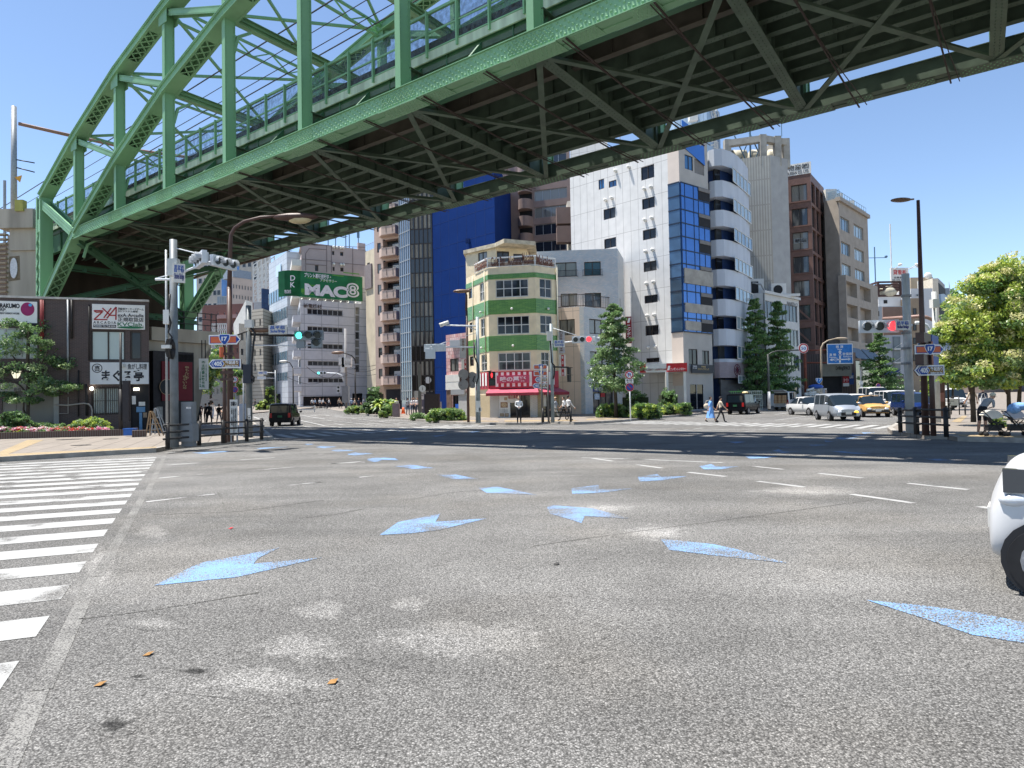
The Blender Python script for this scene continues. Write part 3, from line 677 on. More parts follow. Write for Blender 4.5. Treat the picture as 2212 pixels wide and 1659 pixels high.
# transverse members
for k in range(-3,8):
    t=tk(k)
    # top struts: shallow lattice between the upper ribs
    for z,hh in ((zA[k]-.1,.34),):
        mb=MB(); A=T(t,NEAR,z); B=T(t,FAR,z)
        mb.beam(A+Zv*hh,B+Zv*hh,.16,.1); mb.beam(A-Zv*hh,B-Zv*hh,.16,.1); n=8
        for i in range(n):
            p=A+(B-A)*(i/n); q=A+(B-A)*((i+1)/n); sg=1 if i%2 else -1
            mb.beam(p+Zv*hh*sg,q-Zv*hh*sg,.08,.06)
        bp(mb,'top_strut',GRN)
    if k in zB and k in (6,5,4,3,-1,0,1,2) and k!=6:
        mb=MB(); A=T(t,NEAR,zB[k]); B=T(t,FAR,zB[k]); mb.beam(A,B,.3,.02); 
        mb.beam(A+Zv*.2,B+Zv*.2,.34,.02);mb.beam(A-Zv*.2,B-Zv*.2,.34,.02); mb.beam(A,B,.03,.4)
        bp(mb,'cross_strut',GRN)
    # sway frame brackets
    for d,s_ in ((NEAR,1),(FAR,-1)):
        if k not in zB: continue
        zt=zB[k]-.2; mb=MB(); P=T(t,d,0); pts=[P+Zv*(zt-1.4)+vv*s_*.25,P+Zv*(zt-.6)+vv*s_*.45,P+Zv*(zt-.15)+vv*s_*1.1]
        for a,b in zip(pts[:-1],pts[1:]): mb.beam(a,b,.14,.12)
        bp(mb,'knee_bracket',GRN)
for k in range(-3,7):
    mb=MB()
    for a,b in ((NEAR,FAR),(FAR,NEAR)): mb.beam(T(tk(k),a,zA[k]+.05),T(tk(k+1),b,zA[k+1]+.05),.13,.13)
    bp(mb,'top_lateral_brace',GRN)
# ---- floor ----
for k in range(-3,8):
    t=tk(k); mb=MB(); A=T(t,NEAR+.2,0); B=T(t,FAR-.2,0); c=(A+B)/2; D=(B-A).normalized(); L=(B-A).length; Nn=D.cross(Zv)
    mb.obox(c+Zv*(ZB+.75),D*L/2,Nn*.012,Zv*.72); mb.obox(c+Zv*(ZB+.02),D*L/2,Nn*.19,Zv*.014); mb.obox(c+Zv*(ZB+1.46),D*L/2,Nn*.19,Zv*.014)
    for i in range(9): mb.obox(A+(B-A)*((i+.5)/9)+Zv*(ZB+.75),D*.012,Nn*.1,Zv*.7)
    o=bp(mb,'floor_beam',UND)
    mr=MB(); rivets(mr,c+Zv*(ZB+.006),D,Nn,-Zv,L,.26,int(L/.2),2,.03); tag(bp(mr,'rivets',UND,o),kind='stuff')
    if k<7:
        for q,(a,b) in enumerate(((NEAR,FAR),(FAR,NEAR))):
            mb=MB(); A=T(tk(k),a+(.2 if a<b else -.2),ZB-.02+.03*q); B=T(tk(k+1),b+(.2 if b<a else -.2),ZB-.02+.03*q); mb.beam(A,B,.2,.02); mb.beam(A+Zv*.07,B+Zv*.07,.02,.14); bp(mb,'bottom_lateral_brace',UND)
ta,tb=tk(-3.4),tk(8.5)
DN,DF=17.35,24.3
for i,d in enumerate([DN+.12,18.75,19.9,20.75,21.75,22.6,23.5,DF]):
    mb=MB(); A=T(ta,d,0);B=T(tb,d,0); c=(A+B)/2; L=(B-A).length; D=(B-A)/L
    z0=12.25 if 0<i<7 else 12.1
    z1=13.3 if 0<i<7 else 13.7
    mb.obox(c+Zv*(z0+z1)/2,D*L/2,vv*.012,Zv*(z1-z0)/2); mb.obox(c+Zv*z0,D*L/2,vv*.13,Zv*.014); mb.obox(c+Zv*(z1-.02),D*L/2,vv*.13,Zv*.014)
    n=int(L/2.85)
    for j in range(n): mb.obox(A+(B-A)*(j/n)+Zv*(z0+z1)/2,D*.012,vv*.1,Zv*(z1-z0-.05)/2)
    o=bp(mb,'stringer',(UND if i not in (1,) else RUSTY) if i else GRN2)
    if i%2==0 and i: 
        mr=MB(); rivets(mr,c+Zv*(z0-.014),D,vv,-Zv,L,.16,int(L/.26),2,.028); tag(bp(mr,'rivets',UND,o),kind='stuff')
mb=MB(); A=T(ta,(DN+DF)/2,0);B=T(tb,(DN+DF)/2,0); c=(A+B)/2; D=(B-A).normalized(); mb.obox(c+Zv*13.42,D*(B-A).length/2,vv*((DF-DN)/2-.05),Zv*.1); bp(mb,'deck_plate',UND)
mb=MB(); mb.obox(c+Zv*14.0,D*(B-A).length/2,vv*((DF-DN)/2-.2),Zv*.45); bp(mb,'ballast',mat('ballast',(.12,.1,.085),.9,0,.4,9))
# brackets carrying the walkway on the near side
for k in range(-3,7):
    for f in (0,.5):
        mb=MB(); mb.beam(T(tk(k+f),NEAR+.2,12.6),T(tk(k+f),DN+.1,13.5),.08,.16); bp(mb,'walkway_bracket',GRN2)
# parapets: base beam, posts, rails and wired glass panes
wire=bpy.data.materials.new('wired parapet glass'); wire.use_nodes=True; n=wire.node_tree.nodes; l=wire.node_tree.links; n.clear()
out=n.new('ShaderNodeOutputMaterial'); mx=n.new('ShaderNodeMixShader'); tr=n.new('ShaderNodeBsdfTransparent'); tr.inputs[0].default_value=(.86,.9,.93,1); pb=n.new('ShaderNodeBsdfPrincipled'); pb.inputs['Base Color'].default_value=(.1,.13,.12,1); pb.inputs['Roughness'].default_value=.2
g=n.new('ShaderNodeNewGeometry'); nz=n.new('ShaderNodeTexNoise'); nz.inputs['Scale'].default_value=7; nz.inputs['Detail'].default_value=5; l.new(g.outputs['Position'],nz.inputs['Vector']); mr_=n.new('ShaderNodeMapRange'); mr_.inputs[1].default_value=.35; mr_.inputs[2].default_value=.7; mr_.inputs[3].default_value=.04; mr_.inputs[4].default_value=.4
l.new(nz.outputs[0],mr_.inputs[0]); l.new(mr_.outputs[0],mx.inputs[0]); l.new(tr.outputs[0],mx.inputs[1]); l.new(pb.outputs[0],mx.inputs[2]); l.new(mx.outputs[0],out.inputs[0])
for d,s_ in ((DN-.05,1),(DF+.05,-1)):
    z0,z1=13.9,15.32
    par=MB(); A=T(ta,d,0);B=T(tb,d,0); c=(A+B)/2; L=(B-A).length; D=(B-A)/L
    par.obox(c+Zv*13.78,D*L/2,vv*.03,Zv*.16); p0=bp(par,'parapet_base',PAR)
    n_=int(L/1.42)
    pm=MB()
    for j in range(n_+1): pm.obox(A+(B-A)*(j/n_)-vv*.06*s_+Zv*(14.55),D*.03,vv*.06,Zv*.83)
    pm.obox(c+Zv*z1,D*L/2,vv*.05,Zv*.045); pm.obox(c+Zv*14.62,D*L/2,vv*.02,Zv*.03); pm.obox(c+Zv*13.97,D*L/2,vv*.05,Zv*.02)
    fr=bp(pm,'parapet_frame',GRN)
    gm=MB(); gm.obox(c+vv*.03*s_+Zv*14.65,D*L/2,vv*.004,Zv*.64); bp(gm,'parapet_glass',wire,fr)
# end cross bracing between the legs
for ke,kn in ((8,7),):
    for (ta_,da,za_),(tb_,db,zb_) in (((tk(kn),NEAR,ZB+.1),(tk(ke),FAR,8.6)),((tk(kn),FAR,ZB+.1),(tk(ke),NEAR,8.6)),((tk(ke),NEAR,8.5),(tk(ke),FAR,8.5)),((tk(ke),NEAR,11.3),(tk(ke),FAR,11.3))):
        mb=MB(); A=T(ta_,da,za_);B=T(tb_,db,zb_)
        mb.beam(A,B,.36,.02); mb.beam(A-Zv*.16,B-Zv*.16,.02,.3); mb.beam(A-Zv*.42,B-Zv*.42,.3,.05); n_=6
        for i in range(n_): 
            p=A+(B-A)*((i+.5)/n_); mb.box(p-Zv*.3,(.3,.05,.28))
        bp(mb,'end_cross_brace',GRN2)  # shade below the bridge end sits in this darker green
# nets and drain pipe beneath
mb=MB(); pts=[]
for (x,y,z) in ((6,1850,790),(6,1855,850),(6,1800,915),(6,1640,970),(6,1400,1045),(6,1250,1090),(6,1040,1140),(6,800,1215),(6,640,1265),(6,560,1300)):
    px,py=zm('6',y,z); r=ray(px,py); d_=FAR+.75; k=d_/r.dot(vv); pts.append(CAM+r*k)
mb.tube(pts,.12,8); bp(mb,'drain_pipe',mat('rusty drain pipe',(.16,.11,.08),.6,0,.4,2),None,True)
mb=MB()
for k in range(-3,7):
    for f in (.3,.78):
        for jj in (0,.12):
            P0=T(tk(k+f)+jj,BD-.02,ZB-.05);P1=T(tk(k+f)-.5-jj*2,FAR+.35,ZB-.12)
            pts=[P0+(P1-P0)*(i/8)-Zv*(.12*math.sin(math.pi*i/8)+random.uniform(0,.04)) for i in range(9)]; mb.tube(pts,.016 if jj else .03,4)
bp(mb,'safety_net_rope',mat('net rope',(.05,.035,.03),.8,0,.1,5))
# catenary wires over the bridge, on towards the left pole
mb=MB()
for d,z in ((19.2,19.6),(19.25,20.6),(22.6,19.6),(22.65,20.6),(19.0,18.6),(22.5,21.4)):
    a=T(-25,d,z); b=T(150,d+ (2 if d<20 else 3),z-1.2)
    pts=[a+(b-a)*(i/24) for i in range(25)]; mb.tube(pts,.035 if z>20 else .02,4)
tag(mb.build('overhead_wires',BLACKM),'black overhead contact wires running lengthways through the green bridge','wires')
# ================= BUILDINGS =================
def bld(name,label,pts,z1,z0=None,back=14.,cat='building',group=None):
    """thing at the foot of its first visible corner; pts are plan points, left to right"""
    P=[Vector((p[0],p[1],0)) for p in pts]; zb=(min(hz(p.y) for p in P)-.3) if z0 is None else z0
    t=thing(name,label,cat,(P[0].x,P[0].y,zb+.3),group=group)
    Ws=[Wall(P[i],P[i+1],zb,z1) for i in range(len(P)-1)]
    t['_']=0; del t['_']
    return t,Ws,P
def shell(t,Ws,P,mats,holes,z1,back=14.,depth=.15,roofm=None,par=.5,backdir=None,name='wall'):
    """outer walls with real openings, plain back and a roof below a parapet"""
    mb=MB(); zb=Ws[0].z0; ml=mats if isinstance(mats,list) else [mats]
    out=[]
    for i,W in enumerate(Ws): out.append(wallgeo(mb,W,holes[i] if i<len(holes) else (),depth,min(i,len(ml)-1)))
    bd=Vector(backdir) if backdir else Vector((0,1,0)); A=P[-1]+bd*back; B=P[0]+bd*back
    for a,b in ((P[-1],A),(A,B),(B,P[0])): mb.face([(a.x,a.y,zb),(b.x,b.y,zb),(b.x,b.y,z1),(a.x,a.y,z1)],len(ml)-1)
    # inner skin behind the openings keeps light out
    WB(mb,name,ml,t)
    mb=MB(); poly=[*P,A,B]; mb.face([(p.x,p.y,z1-par) for p in poly]); WB(mb,'roof',roofm or CONC,t)
    return out
def bf(t,W,rects,nx=2,ny=1,depth=.15,gl=None,fr=None,ft=.05):
    for h in rects: window(t,W,h,nx,ny,depth,gl,fr,ft)
def zat(px,py,Y): return at(px,py,Y).z
# ---- brick shop building, far left ----
zt=zat(0,642,39.5); A=atz(0,642,zt); B=atz(321.5,651.5,zt); d=(B-A).normalized(); A0=A-d*9
BR1=tilemat('dark brick',(.078,.045,.04),(.055,.033,.03),(.1,.085,.075),.24,.075,.011,math.atan2(d.y,d.x))
t,Ws,P=bld('shop_building','two storey dark brown brick building with shop signs, left edge of the photo',[A0,B],zt); W=Ws[0]
r7=lambda *a,**k: W.rect(*a,k='7')
H=[r7(925,310,1280,620),r7(1330,320,1445,610),r7(935,888,1215,1170),r7(1335,868,1525,1395),r7(-120,285,380,600),r7(20,935,550,1265)]
mb=MB(); hs=wallgeo(mb,W,H,.18); C=B+Vector((-.56,1,0)).normalized()*3; 
W2=Wall(B,C,W.z0,zt); wallgeo(mb,W2,(),.1); bk=[A0+Vector((0,3,0)),C]
mb.face([(A0.x,A0.y+3,zt-.25),(A0.x,A0.y,zt-.25),(B.x,B.y,zt-.25),(C.x,C.y,zt-.25)][::-1])
WB(mb,'wall',[BR1],t)
cur=glassmat('drawn white curtain pane',(.25,.33,.33),(.42,.5,.48),.6,.2,.6)
window(t,W,hs[0],2,1,.12,cur,FRD,.08); window(t,W,hs[1],1,1,.12,GL2,FRD,.08); window(t,W,hs[2],2,1,.14,cur,FRD,.07); window(t,W,hs[4],3,1,.12,cur,FRA,.07)
mb=MB(); h=hs[2]; n=13
for i in range(n+1): x=h[0]+(h[1]-h[0])*i/n; mb.beam(W.pt(x,h[2],.03),W.pt(x,h[3],.03),.03,.03)
for z in (h[2]+.1,(h[2]+h[3])/2,h[3]-.1): mb.beam(W.pt(h[0],z,.05),W.pt(h[1],z,.05),.03,.03)
WB(mb,'window_bars',FRD,t)
h=hs[3]; panel(t,'entrance',W,(h[0],h[1],h[2],h[3]),-.17,-.12,DARK)
mb=MB(); mb.box(W.pt(h[0]+.3,h[3]-.25,-.05),(.3,.1,.15)); WB(mb,'entrance_lamp',mat('lamp glow',(1,.9,.7),.5,0,0,emit=3),t)
# roller shutter with real slats
h=hs[5]; mb=MB(); n=26; dz=(h[3]-h[2])/n
for i in range(n):
    z=h[2]+dz*i; mb.face([W.pt(h[0],z,-.12),W.pt(h[1],z,-.12),W.pt(h[1],z+dz*.8,-.07),W.pt(h[0],z+dz*.8,-.07)]); mb.face([W.pt(h[0],z+dz*.8,-.07),W.pt(h[1],z+dz*.8,-.07),W.pt(h[1],z+dz,-.12),W.pt(h[0],z+dz,-.12)])
WB(mb,'roller_shutter',mat('shutter metal',(.4,.39,.36),.5,.2,.08,1),t)
panel(t,'shutter_fascia',W,W.rect(-100,850,600,935,'7'),.01,.12,mat('beige fascia',(.36,.33,.27),.7,0,.1,2)); panel(t,'shutter_jamb',W,W.rect(552,935,605,1270,'7'),.01,.12,mat('grey jamb',(.3,.3,.28),.6,0,.1,2))
letter(t,W,'松住・千代田出張所',W.rect(150,895,490,935,'7'),.125,mat('faded ink',(.12,.11,.1),.7))
panel(t,'roof_coping',W,(0,W.L,zt-.02,zt+.1),-.2,.1,mat('pale coping',(.5,.48,.45),.7,0,.2,3))
mb=MB()
for x,y0,y1,r,m_ in ((420,0,545,.05,1),(434,0,520,.04,1),(696,0,960,.055,0),(735,0,395,.06,2),(805,720,1190,.04,2),(885,860,1180,.05,2),(897,880,1180,.04,2),(912,50,620,.035,2),(448,0,380,.03,1)):
    a=W.sz(*zm('7',x,y0)); b=W.sz(*zm('7',x,y1)); mb.cyl(W.pt(a[0],min(a[1],zt),.1),W.pt(a[0],b[1],.1),r,n=8,m=m_)
WB(mb,'downpipe',[STEEL,mat('red pipe',(.22,.035,.035),.5),BLACKM],t,True)
mb=MB(); pts=[W.pt(*W.sz(*zm('7',x,y)),.12) for x,y in ((575,1070),(700,1075),(860,1055),(910,1062),(935,1090),(945,1130),(940,1230))]; mb.tube(pts,.045,8); pts=[W.pt(*W.sz(*zm('7',x,y)),.1) for x,y in ((610,1160),(700,1158),(700,990))]; mb.tube(pts,.025,6); WB(mb,'conduit',mat('grey conduit',(.35,.33,.3),.6),t,True)
# signs on the brick wall
sg=panel(t,'game_shop_sign',W,W.rect(-330,12,385,232,'7'),.02,.12,WHITE)
panel(t,'sign_footer',W,W.rect(-330,233,385,256,'7'),.02,.11,INKK)
letter(t,W,'MURAKUMO',W.rect(-62,38,207,85,'7'),.125,INKK,.04); letter(t,W,'CORP.',W.rect(-62,85,72,118,'7'),.125,INKK); letter(t,W,'GAME PARTS & PRINT DESIGN WORK',W.rect(-150,128,207,147,'7'),.125,INKK); letter(t,W,'ボタンリムーバー「SNAP」',W.rect(-60,236,190,252,'7'),.115,INKW)
a=W.rect(218,28,358,165,'7'); poly_on(t,'sign_disc',W,circ((a[0]+a[1])/2,(a[2]+a[3])/2,(a[1]-a[0])/2,24,(a[3]-a[2])/2),.121,mat('magenta print',(.3,.02,.12),.5)); a=W.rect(298,38,335,72,'7'); poly_on(t,'sign_disc',W,circ((a[0]+a[1])/2,(a[2]+a[3])/2,(a[1]-a[0])/2,16),.133,mat('sky print',(.1,.4,.75),.5))
panel(t,'arcade_sign',W,W.rect(945,50,1482,300,'7'),.02,.13,WHITE)
RDI=mat('dark red ink',(.35,.025,.03),.5)
mb=MB()
for L_ in (((965,203),(1050,125),(985,128),(965,112),(1045,112),(1060,118)),((1050,85),(1120,150)),((1065,185),(1140,85)),((1095,190),(1190,75),(1187,205)),((1125,160),(1187,160)),((965,203),(1100,203))):
    for a,b in zip(L_[:-1],L_[1:]): mb.beam(W.pt(*W.sz(*zm('7',*a)),.14),W.pt(*W.sz(*zm('7',*b)),.14),.02,.07,0,W.n.cross(Vector((0,0,1))))
WB(mb,'logo_strokes',RDI,t)
letter(t,W,'A R C A D I A',W.rect(958,220,1190,246,'7'),.135,INKK); panel(t,'sign_strip',W,W.rect(956,255,1190,284,'7'),.13,.137,INKK); letter(t,W,'POWER TO THE EXA',W.rect(964,260,1184,278,'7'),.142,INKW)
letter(t,W,'業務用アーケードゲーム',W.rect(1208,84,1470,110,'7'),.135,INKK); letter(t,W,'JVS システム基板',W.rect(1208,110,1412,132,'7'),.135,INKK); letter(t,W,'exA-Arcadia',W.rect(1208,142,1470,178,'7'),.135,INKK); letter(t,W,'正規取扱店',W.rect(1208,182,1470,225,'7'),.135,INKK); letter(t,W,'KVClab.',W.rect(1204,232,1470,272,'7'),.135,INKG)
a=W.rect(1200,272,1475,296,'7'); poly_on(t,'sign_disc',W,circ((a[0]+a[1])/2,(a[2]+a[3])/2,(a[1]-a[0])/2,24,(a[3]-a[2])/2),.133,INKG)
panel(t,'restaurant_sign',W,W.rect(928,640,1522,860,'7'),.02,.22,mat('backlit white board',(.66,.68,.68),.4,0,.08,1.2,streak=1)); 
letter(t,W,'まぐろ亭',W.rect(1045,715,1475,832,'7'),.225,INKK,.03); letter(t,W,'魚がし料理',W.rect(1310,652,1505,712,'7'),.225,INKK); letter(t,W,'喜',W.rect(972,672,1030,728,'7'),.225,INKK)
a=W.rect(948,652,1052,745,'7'); cx,cz,r=(a[0]+a[1])/2,(a[2]+a[3])/2,(a[3]-a[2])/2; mb=MB()
for i in range(24):
    q0,q1=2*math.pi*i/24,2*math.pi*(i+1)/24; mb.face([W.pt(cx+math.cos(q)*rr,cz+math.sin(q)*rr,.228) for q,rr in ((q0,r*.84),(q0,r),(q1,r),(q1,r*.84))][::-1])
WB(mb,'emblem_ring',INKK,t)
mb=MB(); P_=W.pt(*W.sz(*zm('7',942,905)),.15); mb.ell(P_,(.1,.1,.1)); WB(mb,'wall_lamp',mat('warm lamp',(1,.9,.75),.5,0,0,emit=6),t,True)
mb=MB(); P_=W.pt(*W.sz(*zm('7',1260,670)),.35); mb.box(P_,(.2,.3,.18)); WB(mb,'sign_camera',OFFW,t)
# posters round the entrance
mb=MB()
for x0,y0,x1,y1,mm in ((1345,980,1385,1065,0),(1415,1040,1480,1080,0),(1390,1090,1480,1145,1),(1420,1150,1450,1340,1),(1460,1150,1500,1200,2)):
    a=W.rect(x0,y0,x1,y1,'7'); mb.obox(W.pt((a[0]+a[1])/2,(a[2]+a[3])/2,-.08),W.d*(a[1]-a[0])/2,W.n*.01,Vector((0,0,(a[3]-a[2])/2)),mm)
WB(mb,'poster',[OFFW,mat('blue poster',(.12,.25,.4),.6),mat('tan poster',(.3,.22,.15),.6)],t)
WBR=W
# ---- stone viaduct with restaurant under its arch ----
za=zat(420,741,46.5); A=atz(321,733,zat(321,733,46.5)); A=Vector((at(321,733,44.2).x,44.2,0)); B=at(457,741,48.0); zt=zat(457,741,48)
t=thing('viaduct_abutment','stained concrete viaduct abutment with arch and black restaurant front under the bridge end','viaduct',(A.x,A.y,0)); W=Wall(A,(B.x,B.y),-.2,zt)
r8=lambda *a: W.rect(*a,k='8')
mb=MB()
# face: solid left, arch curve at right end
pts=[(495,470),(495,560),(430,590),(385,640),(352,700),(338,780),(333,900),(332,1060),(330,1275)]
q=[W.sz(*zm('8',*p)) for p in pts]
poly=[(0,-.2),(q[-1][0],-.2)]+q[::-1]+[(W.L,zt),(0,zt)]
bm=bmesh.new(); vs=[bm.verts.new(W.pt(x,z)) for x,z in poly]; f=bm.faces.new(vs); bmesh.ops.triangulate(bm,faces=[f]); 
r_=bmesh.ops.extrude_face_region(bm,geom=bm.faces[:]); 
for v in [x for x in r_['geom'] if isinstance(x,bmesh.types.BMVert)]: v.co-=W.n*9
bmesh.ops.recalc_face_normals(bm,faces=bm.faces[:])
for v in bm.verts: v.co-=Vector(t.location)
me=bpy.data.meshes.new('arch_wall'); bm.to_mesh(me); me.materials.append(CONCS); link('arch_wall',me,t)
panel(t,'deck_edge',W,(0,W.L+.3,zt-.1,zt+.75),-9,.35,CONCS)
mb=MB(); z0=zt+.75; 
for x in (W.L-3.2,W.L-2.2,W.L-1.2,W.L-.2,W.L+.2): mb.beam(W.pt(x,z0,.25),W.pt(x,z0+1.2,.25),.05,.05)
for z in (.4,.8,1.2): mb.beam(W.pt(W.L-3.4,z0+z,.25),W.pt(W.L+.25,z0+z,.25),.05,.05)
WB(mb,'walkway_railing',BLACKM,t)
panel(t,'restaurant_front',W,(0,W.rect(0,0,270,100,'8')[1],0,W.rect(0,535,270,540,'8')[3]),.02,.5,mat('black timber front',(.03,.026,.028),.6,0,.2,6))
a=W.rect(-60,635,250,1030,'8'); panel(t,'banner',W,a,.52,.6,mat('dark red banner',(.16,.02,.028),.7,0,.1,2))
ca=W.rect(-75,815,55,965,'8'); cx,cz,r=(ca[0]+ca[1])/2,(ca[2]+ca[3])/2,(ca[3]-ca[2])/2
poly_on(t,'banner_disc',W,circ(cx,cz,r*1.07,28),.605,mat('tan print',(.4,.28,.17),.6),.01); poly_on(t,'banner_disc',W,circ(cx,cz,r,28),.616,mat('black print',(.012,.014,.02),.5),.01)
for i,ch in enumerate('串もんじゃ'): letter(t,W,ch,W.rect(172,680+i*27,212,703+i*27,'8'),.62,mat('tan letters',(.45,.33,.18),.6))
for i,ch in enumerate('ちゃいん坊'): letter(t,W,ch,W.rect(150,775+i*28,190,800+i*28,'8'),.62,mat('tan letters',(.45,.33,.18),.6))
a=W.rect(-110,1090,-50,1205,'8'); panel(t,'menu_poster',W,a,.52,.56,mat('poster grey',(.35,.33,.3),.6,0,.4,9))
mb=MB()
for x in range(20,270,14): a=W.sz(*zm('8',x,560)); b=W.sz(*zm('8',x,630)); mb.beam(W.pt(a[0],a[1],.54),W.pt(a[0],b[1],.54),.04,.05)
WB(mb,'lattice',DARK,t)
sg=thing('hanging_shop_sign','tall white hanging sign with green vertical company name below the viaduct arch','sign',(at(439,805,45).x,45,0)); Wg=plate(372,598,462,912,45,0,'8')
panel(sg,'board',Wg,(0,Wg.L,Wg.z0,Wg.z1),-.12,0,OFFW); 
for i,ch in enumerate('太陽徽章製作所'): letter(sg,Wg,ch,Wg.rect(400,655+i*35,432,686+i*35,'8'),.005,INKG)
letter(sg,Wg,'(株)',Wg.rect(402,622,436,646,'8'),.005,INKG)
for i,ch in enumerate('3255-2701'): letter(sg,Wg,ch,Wg.rect(380,730+i*18,392,745+i*18,'8'),.005,INKG)
for i,ch in enumerate('バッジ・カップ・楯・記念品'): letter(sg,Wg,ch,Wg.rect(440,660+i*13,452,671+i*13,'8'),.005,INKG)
mb=MB(); mb.beam(Wg.pt(Wg.L*.3,Wg.z1,-.06),Wg.pt(Wg.L*.3,Wg.z1+1.2,-.06),.05,.05); mb.beam(Wg.pt(Wg.L*.7,Wg.z1,-.06),Wg.pt(Wg.L*.7,Wg.z1+1.2,-.06),.05,.05); WB(mb,'hanger_bar',BLACKM,sg)
# stone pier carrying the end of the bridge and the viaduct beyond
pr=T(tk(8)+1.2,(BD+BD+BW)/2,0)
t=thing('bridge_pier','brown stained stone pier and wall in the dark under the bridge end','pier',pr)
mb=MB(); mb.obox(pr+Zv*3.4,uu*1.6,vv*(BW/2+.3),Zv*3.7); mb.obox(pr+uu*4.4+Zv*6.2,uu*2.4,vv*(BW/2+.1),Zv*7.2)
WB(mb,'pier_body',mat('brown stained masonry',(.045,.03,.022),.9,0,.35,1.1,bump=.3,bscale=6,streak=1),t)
# pale concrete approach tower at the left edge behind the arch end
A=at(-30,500,47);B=at(62,500,47); W=Wall(A,B,0,zat(30,455,47)); t=thing('concrete_tower','pale concrete approach parapet tower with white disc beside the left end of the bridge','tower',(A.x,A.y,0))
mb=MB(); x0,x1=W.rect(20,600,360,700,'5')[:2]; z=lambda y:W.sz(*zm('5',150,y))[1]
def blk(xa,xb,za,zb,o0,o1,m=0): mb.obox(W.pt((xa+xb)/2,(za+zb)/2,(o0+o1)/2),W.d*(xb-xa)/2,-W.n*(o1-o0)/2,Zv*(zb-za)/2,m)
blk(x0,x1+.6,z(690),z(450),-3,.45); xs_=W.rect(140,600,360,700,'5')[0]; blk(xs_,x1+.6,z(960),z(690),-3,.15); blk(x0+.4,x1+.6,0,z(760),-3,0); 
WB(mb,'tower_body',CONCS,t)
a=W.rect(135,1050,228,1308,'5'); poly_on(t,'disc_surround',W,[(a[0]-.15,a[2]-.2),(a[1]+.15,a[2]-.1),(a[1]+.1,a[3]+.15),(a[0]-.1,a[3]+.1)],.01,mat('rough brown patch',(.2,.16,.11),.9,0,.3,5)); poly_on(t,'white_disc',W,circ((a[0]+a[1])/2,(a[2]+a[3])/2,(a[1]-a[0])/2,24,(a[3]-a[2])/2),.03,mat('white marble',(.65,.66,.68),.7,0,.15,9),.05)
mb=MB()
for i in range(14): a=W.sz(*zm('5',20,760+60*i)); mb.box(W.pt(a[0],a[1],.1),(.9,.3,.12))
WB(mb,'side_ladder',mat('weathered tan',(.35,.28,.2),.8),t)
# viaduct continuing left, behind the brick building
t=thing('viaduct_wall','low brown rail viaduct wall behind the brick building roof','wall',T(tk(8)+5,22,0)); mb=MB(); c=T(tk(8)+34,21,0); mb.obox(c+Zv*6,uu*28,vv*4.5,Zv*6.2); mb.obox(c+Zv*12.6-vv*4.4,uu*28,vv*.1,Zv*.7); WB(mb,'masonry',CONCS,t)
# ---- centre: cream and green corner building ----
GY=59.3
zt=zat(*zm('C',595,510),GY); zb1=zat(*zm('C',595,590),GY)
P1=atz(*zm('C',595,590),zb1);P2=atz(*zm('C',1150,560),zb1);P0=atz(*zm('C',338,705),zb1);P3=atz(*zm('C',1400,592),zb1)
if P0.y>68:P0=P1+(P0-P1)*((68-P1.y)/(P0.y-P1.y))
CREAM=mat('cream stucco',(.78,.66,.46),.8,0,.12,1.5,bump=.35,bscale=9); 
t,Ws,P=bld('corner_building','cream four storey corner building with green tiled bands and red awning shop',[P0,P1,P2,P3],zt)
gtile=[tilemat('green tile %d'%i,(.1,.27,.07),(.17,.38,.09),(.06,.14,.05),.5,.085,.012,W.ang,.25) for i,W in enumerate(Ws)]
WL,WF,WR=Ws
def rc(W,k,L): return [W.rect(*r,k) for r in L]
wF=rc(WF,'C',[(685,650,1070,855),(705,1072,1083,1285),(715,1500,1095,1700)])+rc(WF,'D',[(985,440,1500,728)])[:0]
wF=rc(WF,'C',[(685,640,1070,850),(705,1072,1083,1285)])+rc(WF,'D',[(975,440,1500,728)])
wR=rc(WR,'C',[(1205,635,1345,855),(1212,1065,1352,1278)])+rc(WR,'D',[(1668,440,1800,700)])
wL=rc(WL,'C',[(500,680,553,895),(510,1102,567,1315)])+rc(WL,'D',[(707,475,796,742)])
wL2=rc(WL,'C',[(370,750,410,865),(380,1150,412,1268)])+rc(WL,'D',[(520,505,585,660)])
doorF=WF.rect(1165,1110,1495,1510,'D'); boardF=WF.rect(1000,1120,1170,1495,'D')
shell(t,Ws,P,[CREAM],[wL+wL2,wF+[doorF],wR],zt,9,.14,par=.35)
bf(t,WF,wF,4,2,.1,GL2,FRW,.07); bf(t,WR,wR,2,2,.1,GL2,FRW,.06); bf(t,WL,wL,2,2,.1,GL1,FRW,.05); bf(t,WL,wL2,1,1,.1,GL2,FRD)
bands=[((590,650),(705,765)),((890,1060),None),((1310,1490),None)]
def band(W,i,z0,z1): panel(t,'tile_band',W,(-.0,W.L,z0,z1),0.,.035,gtile[i])
ZBn=[(zat(*zm('C',600,645),GY),zat(*zm('C',600,588),GY)),(zat(*zm('C',605,1058),GY),zat(*zm('C',600,890),GY)),(zat(*zm('C',612,1490),GY),zat(*zm('C',608,1312),GY))]
for z0,z1 in ZBn:
    for i,W in enumerate(Ws): band(W,i,z0,z1)
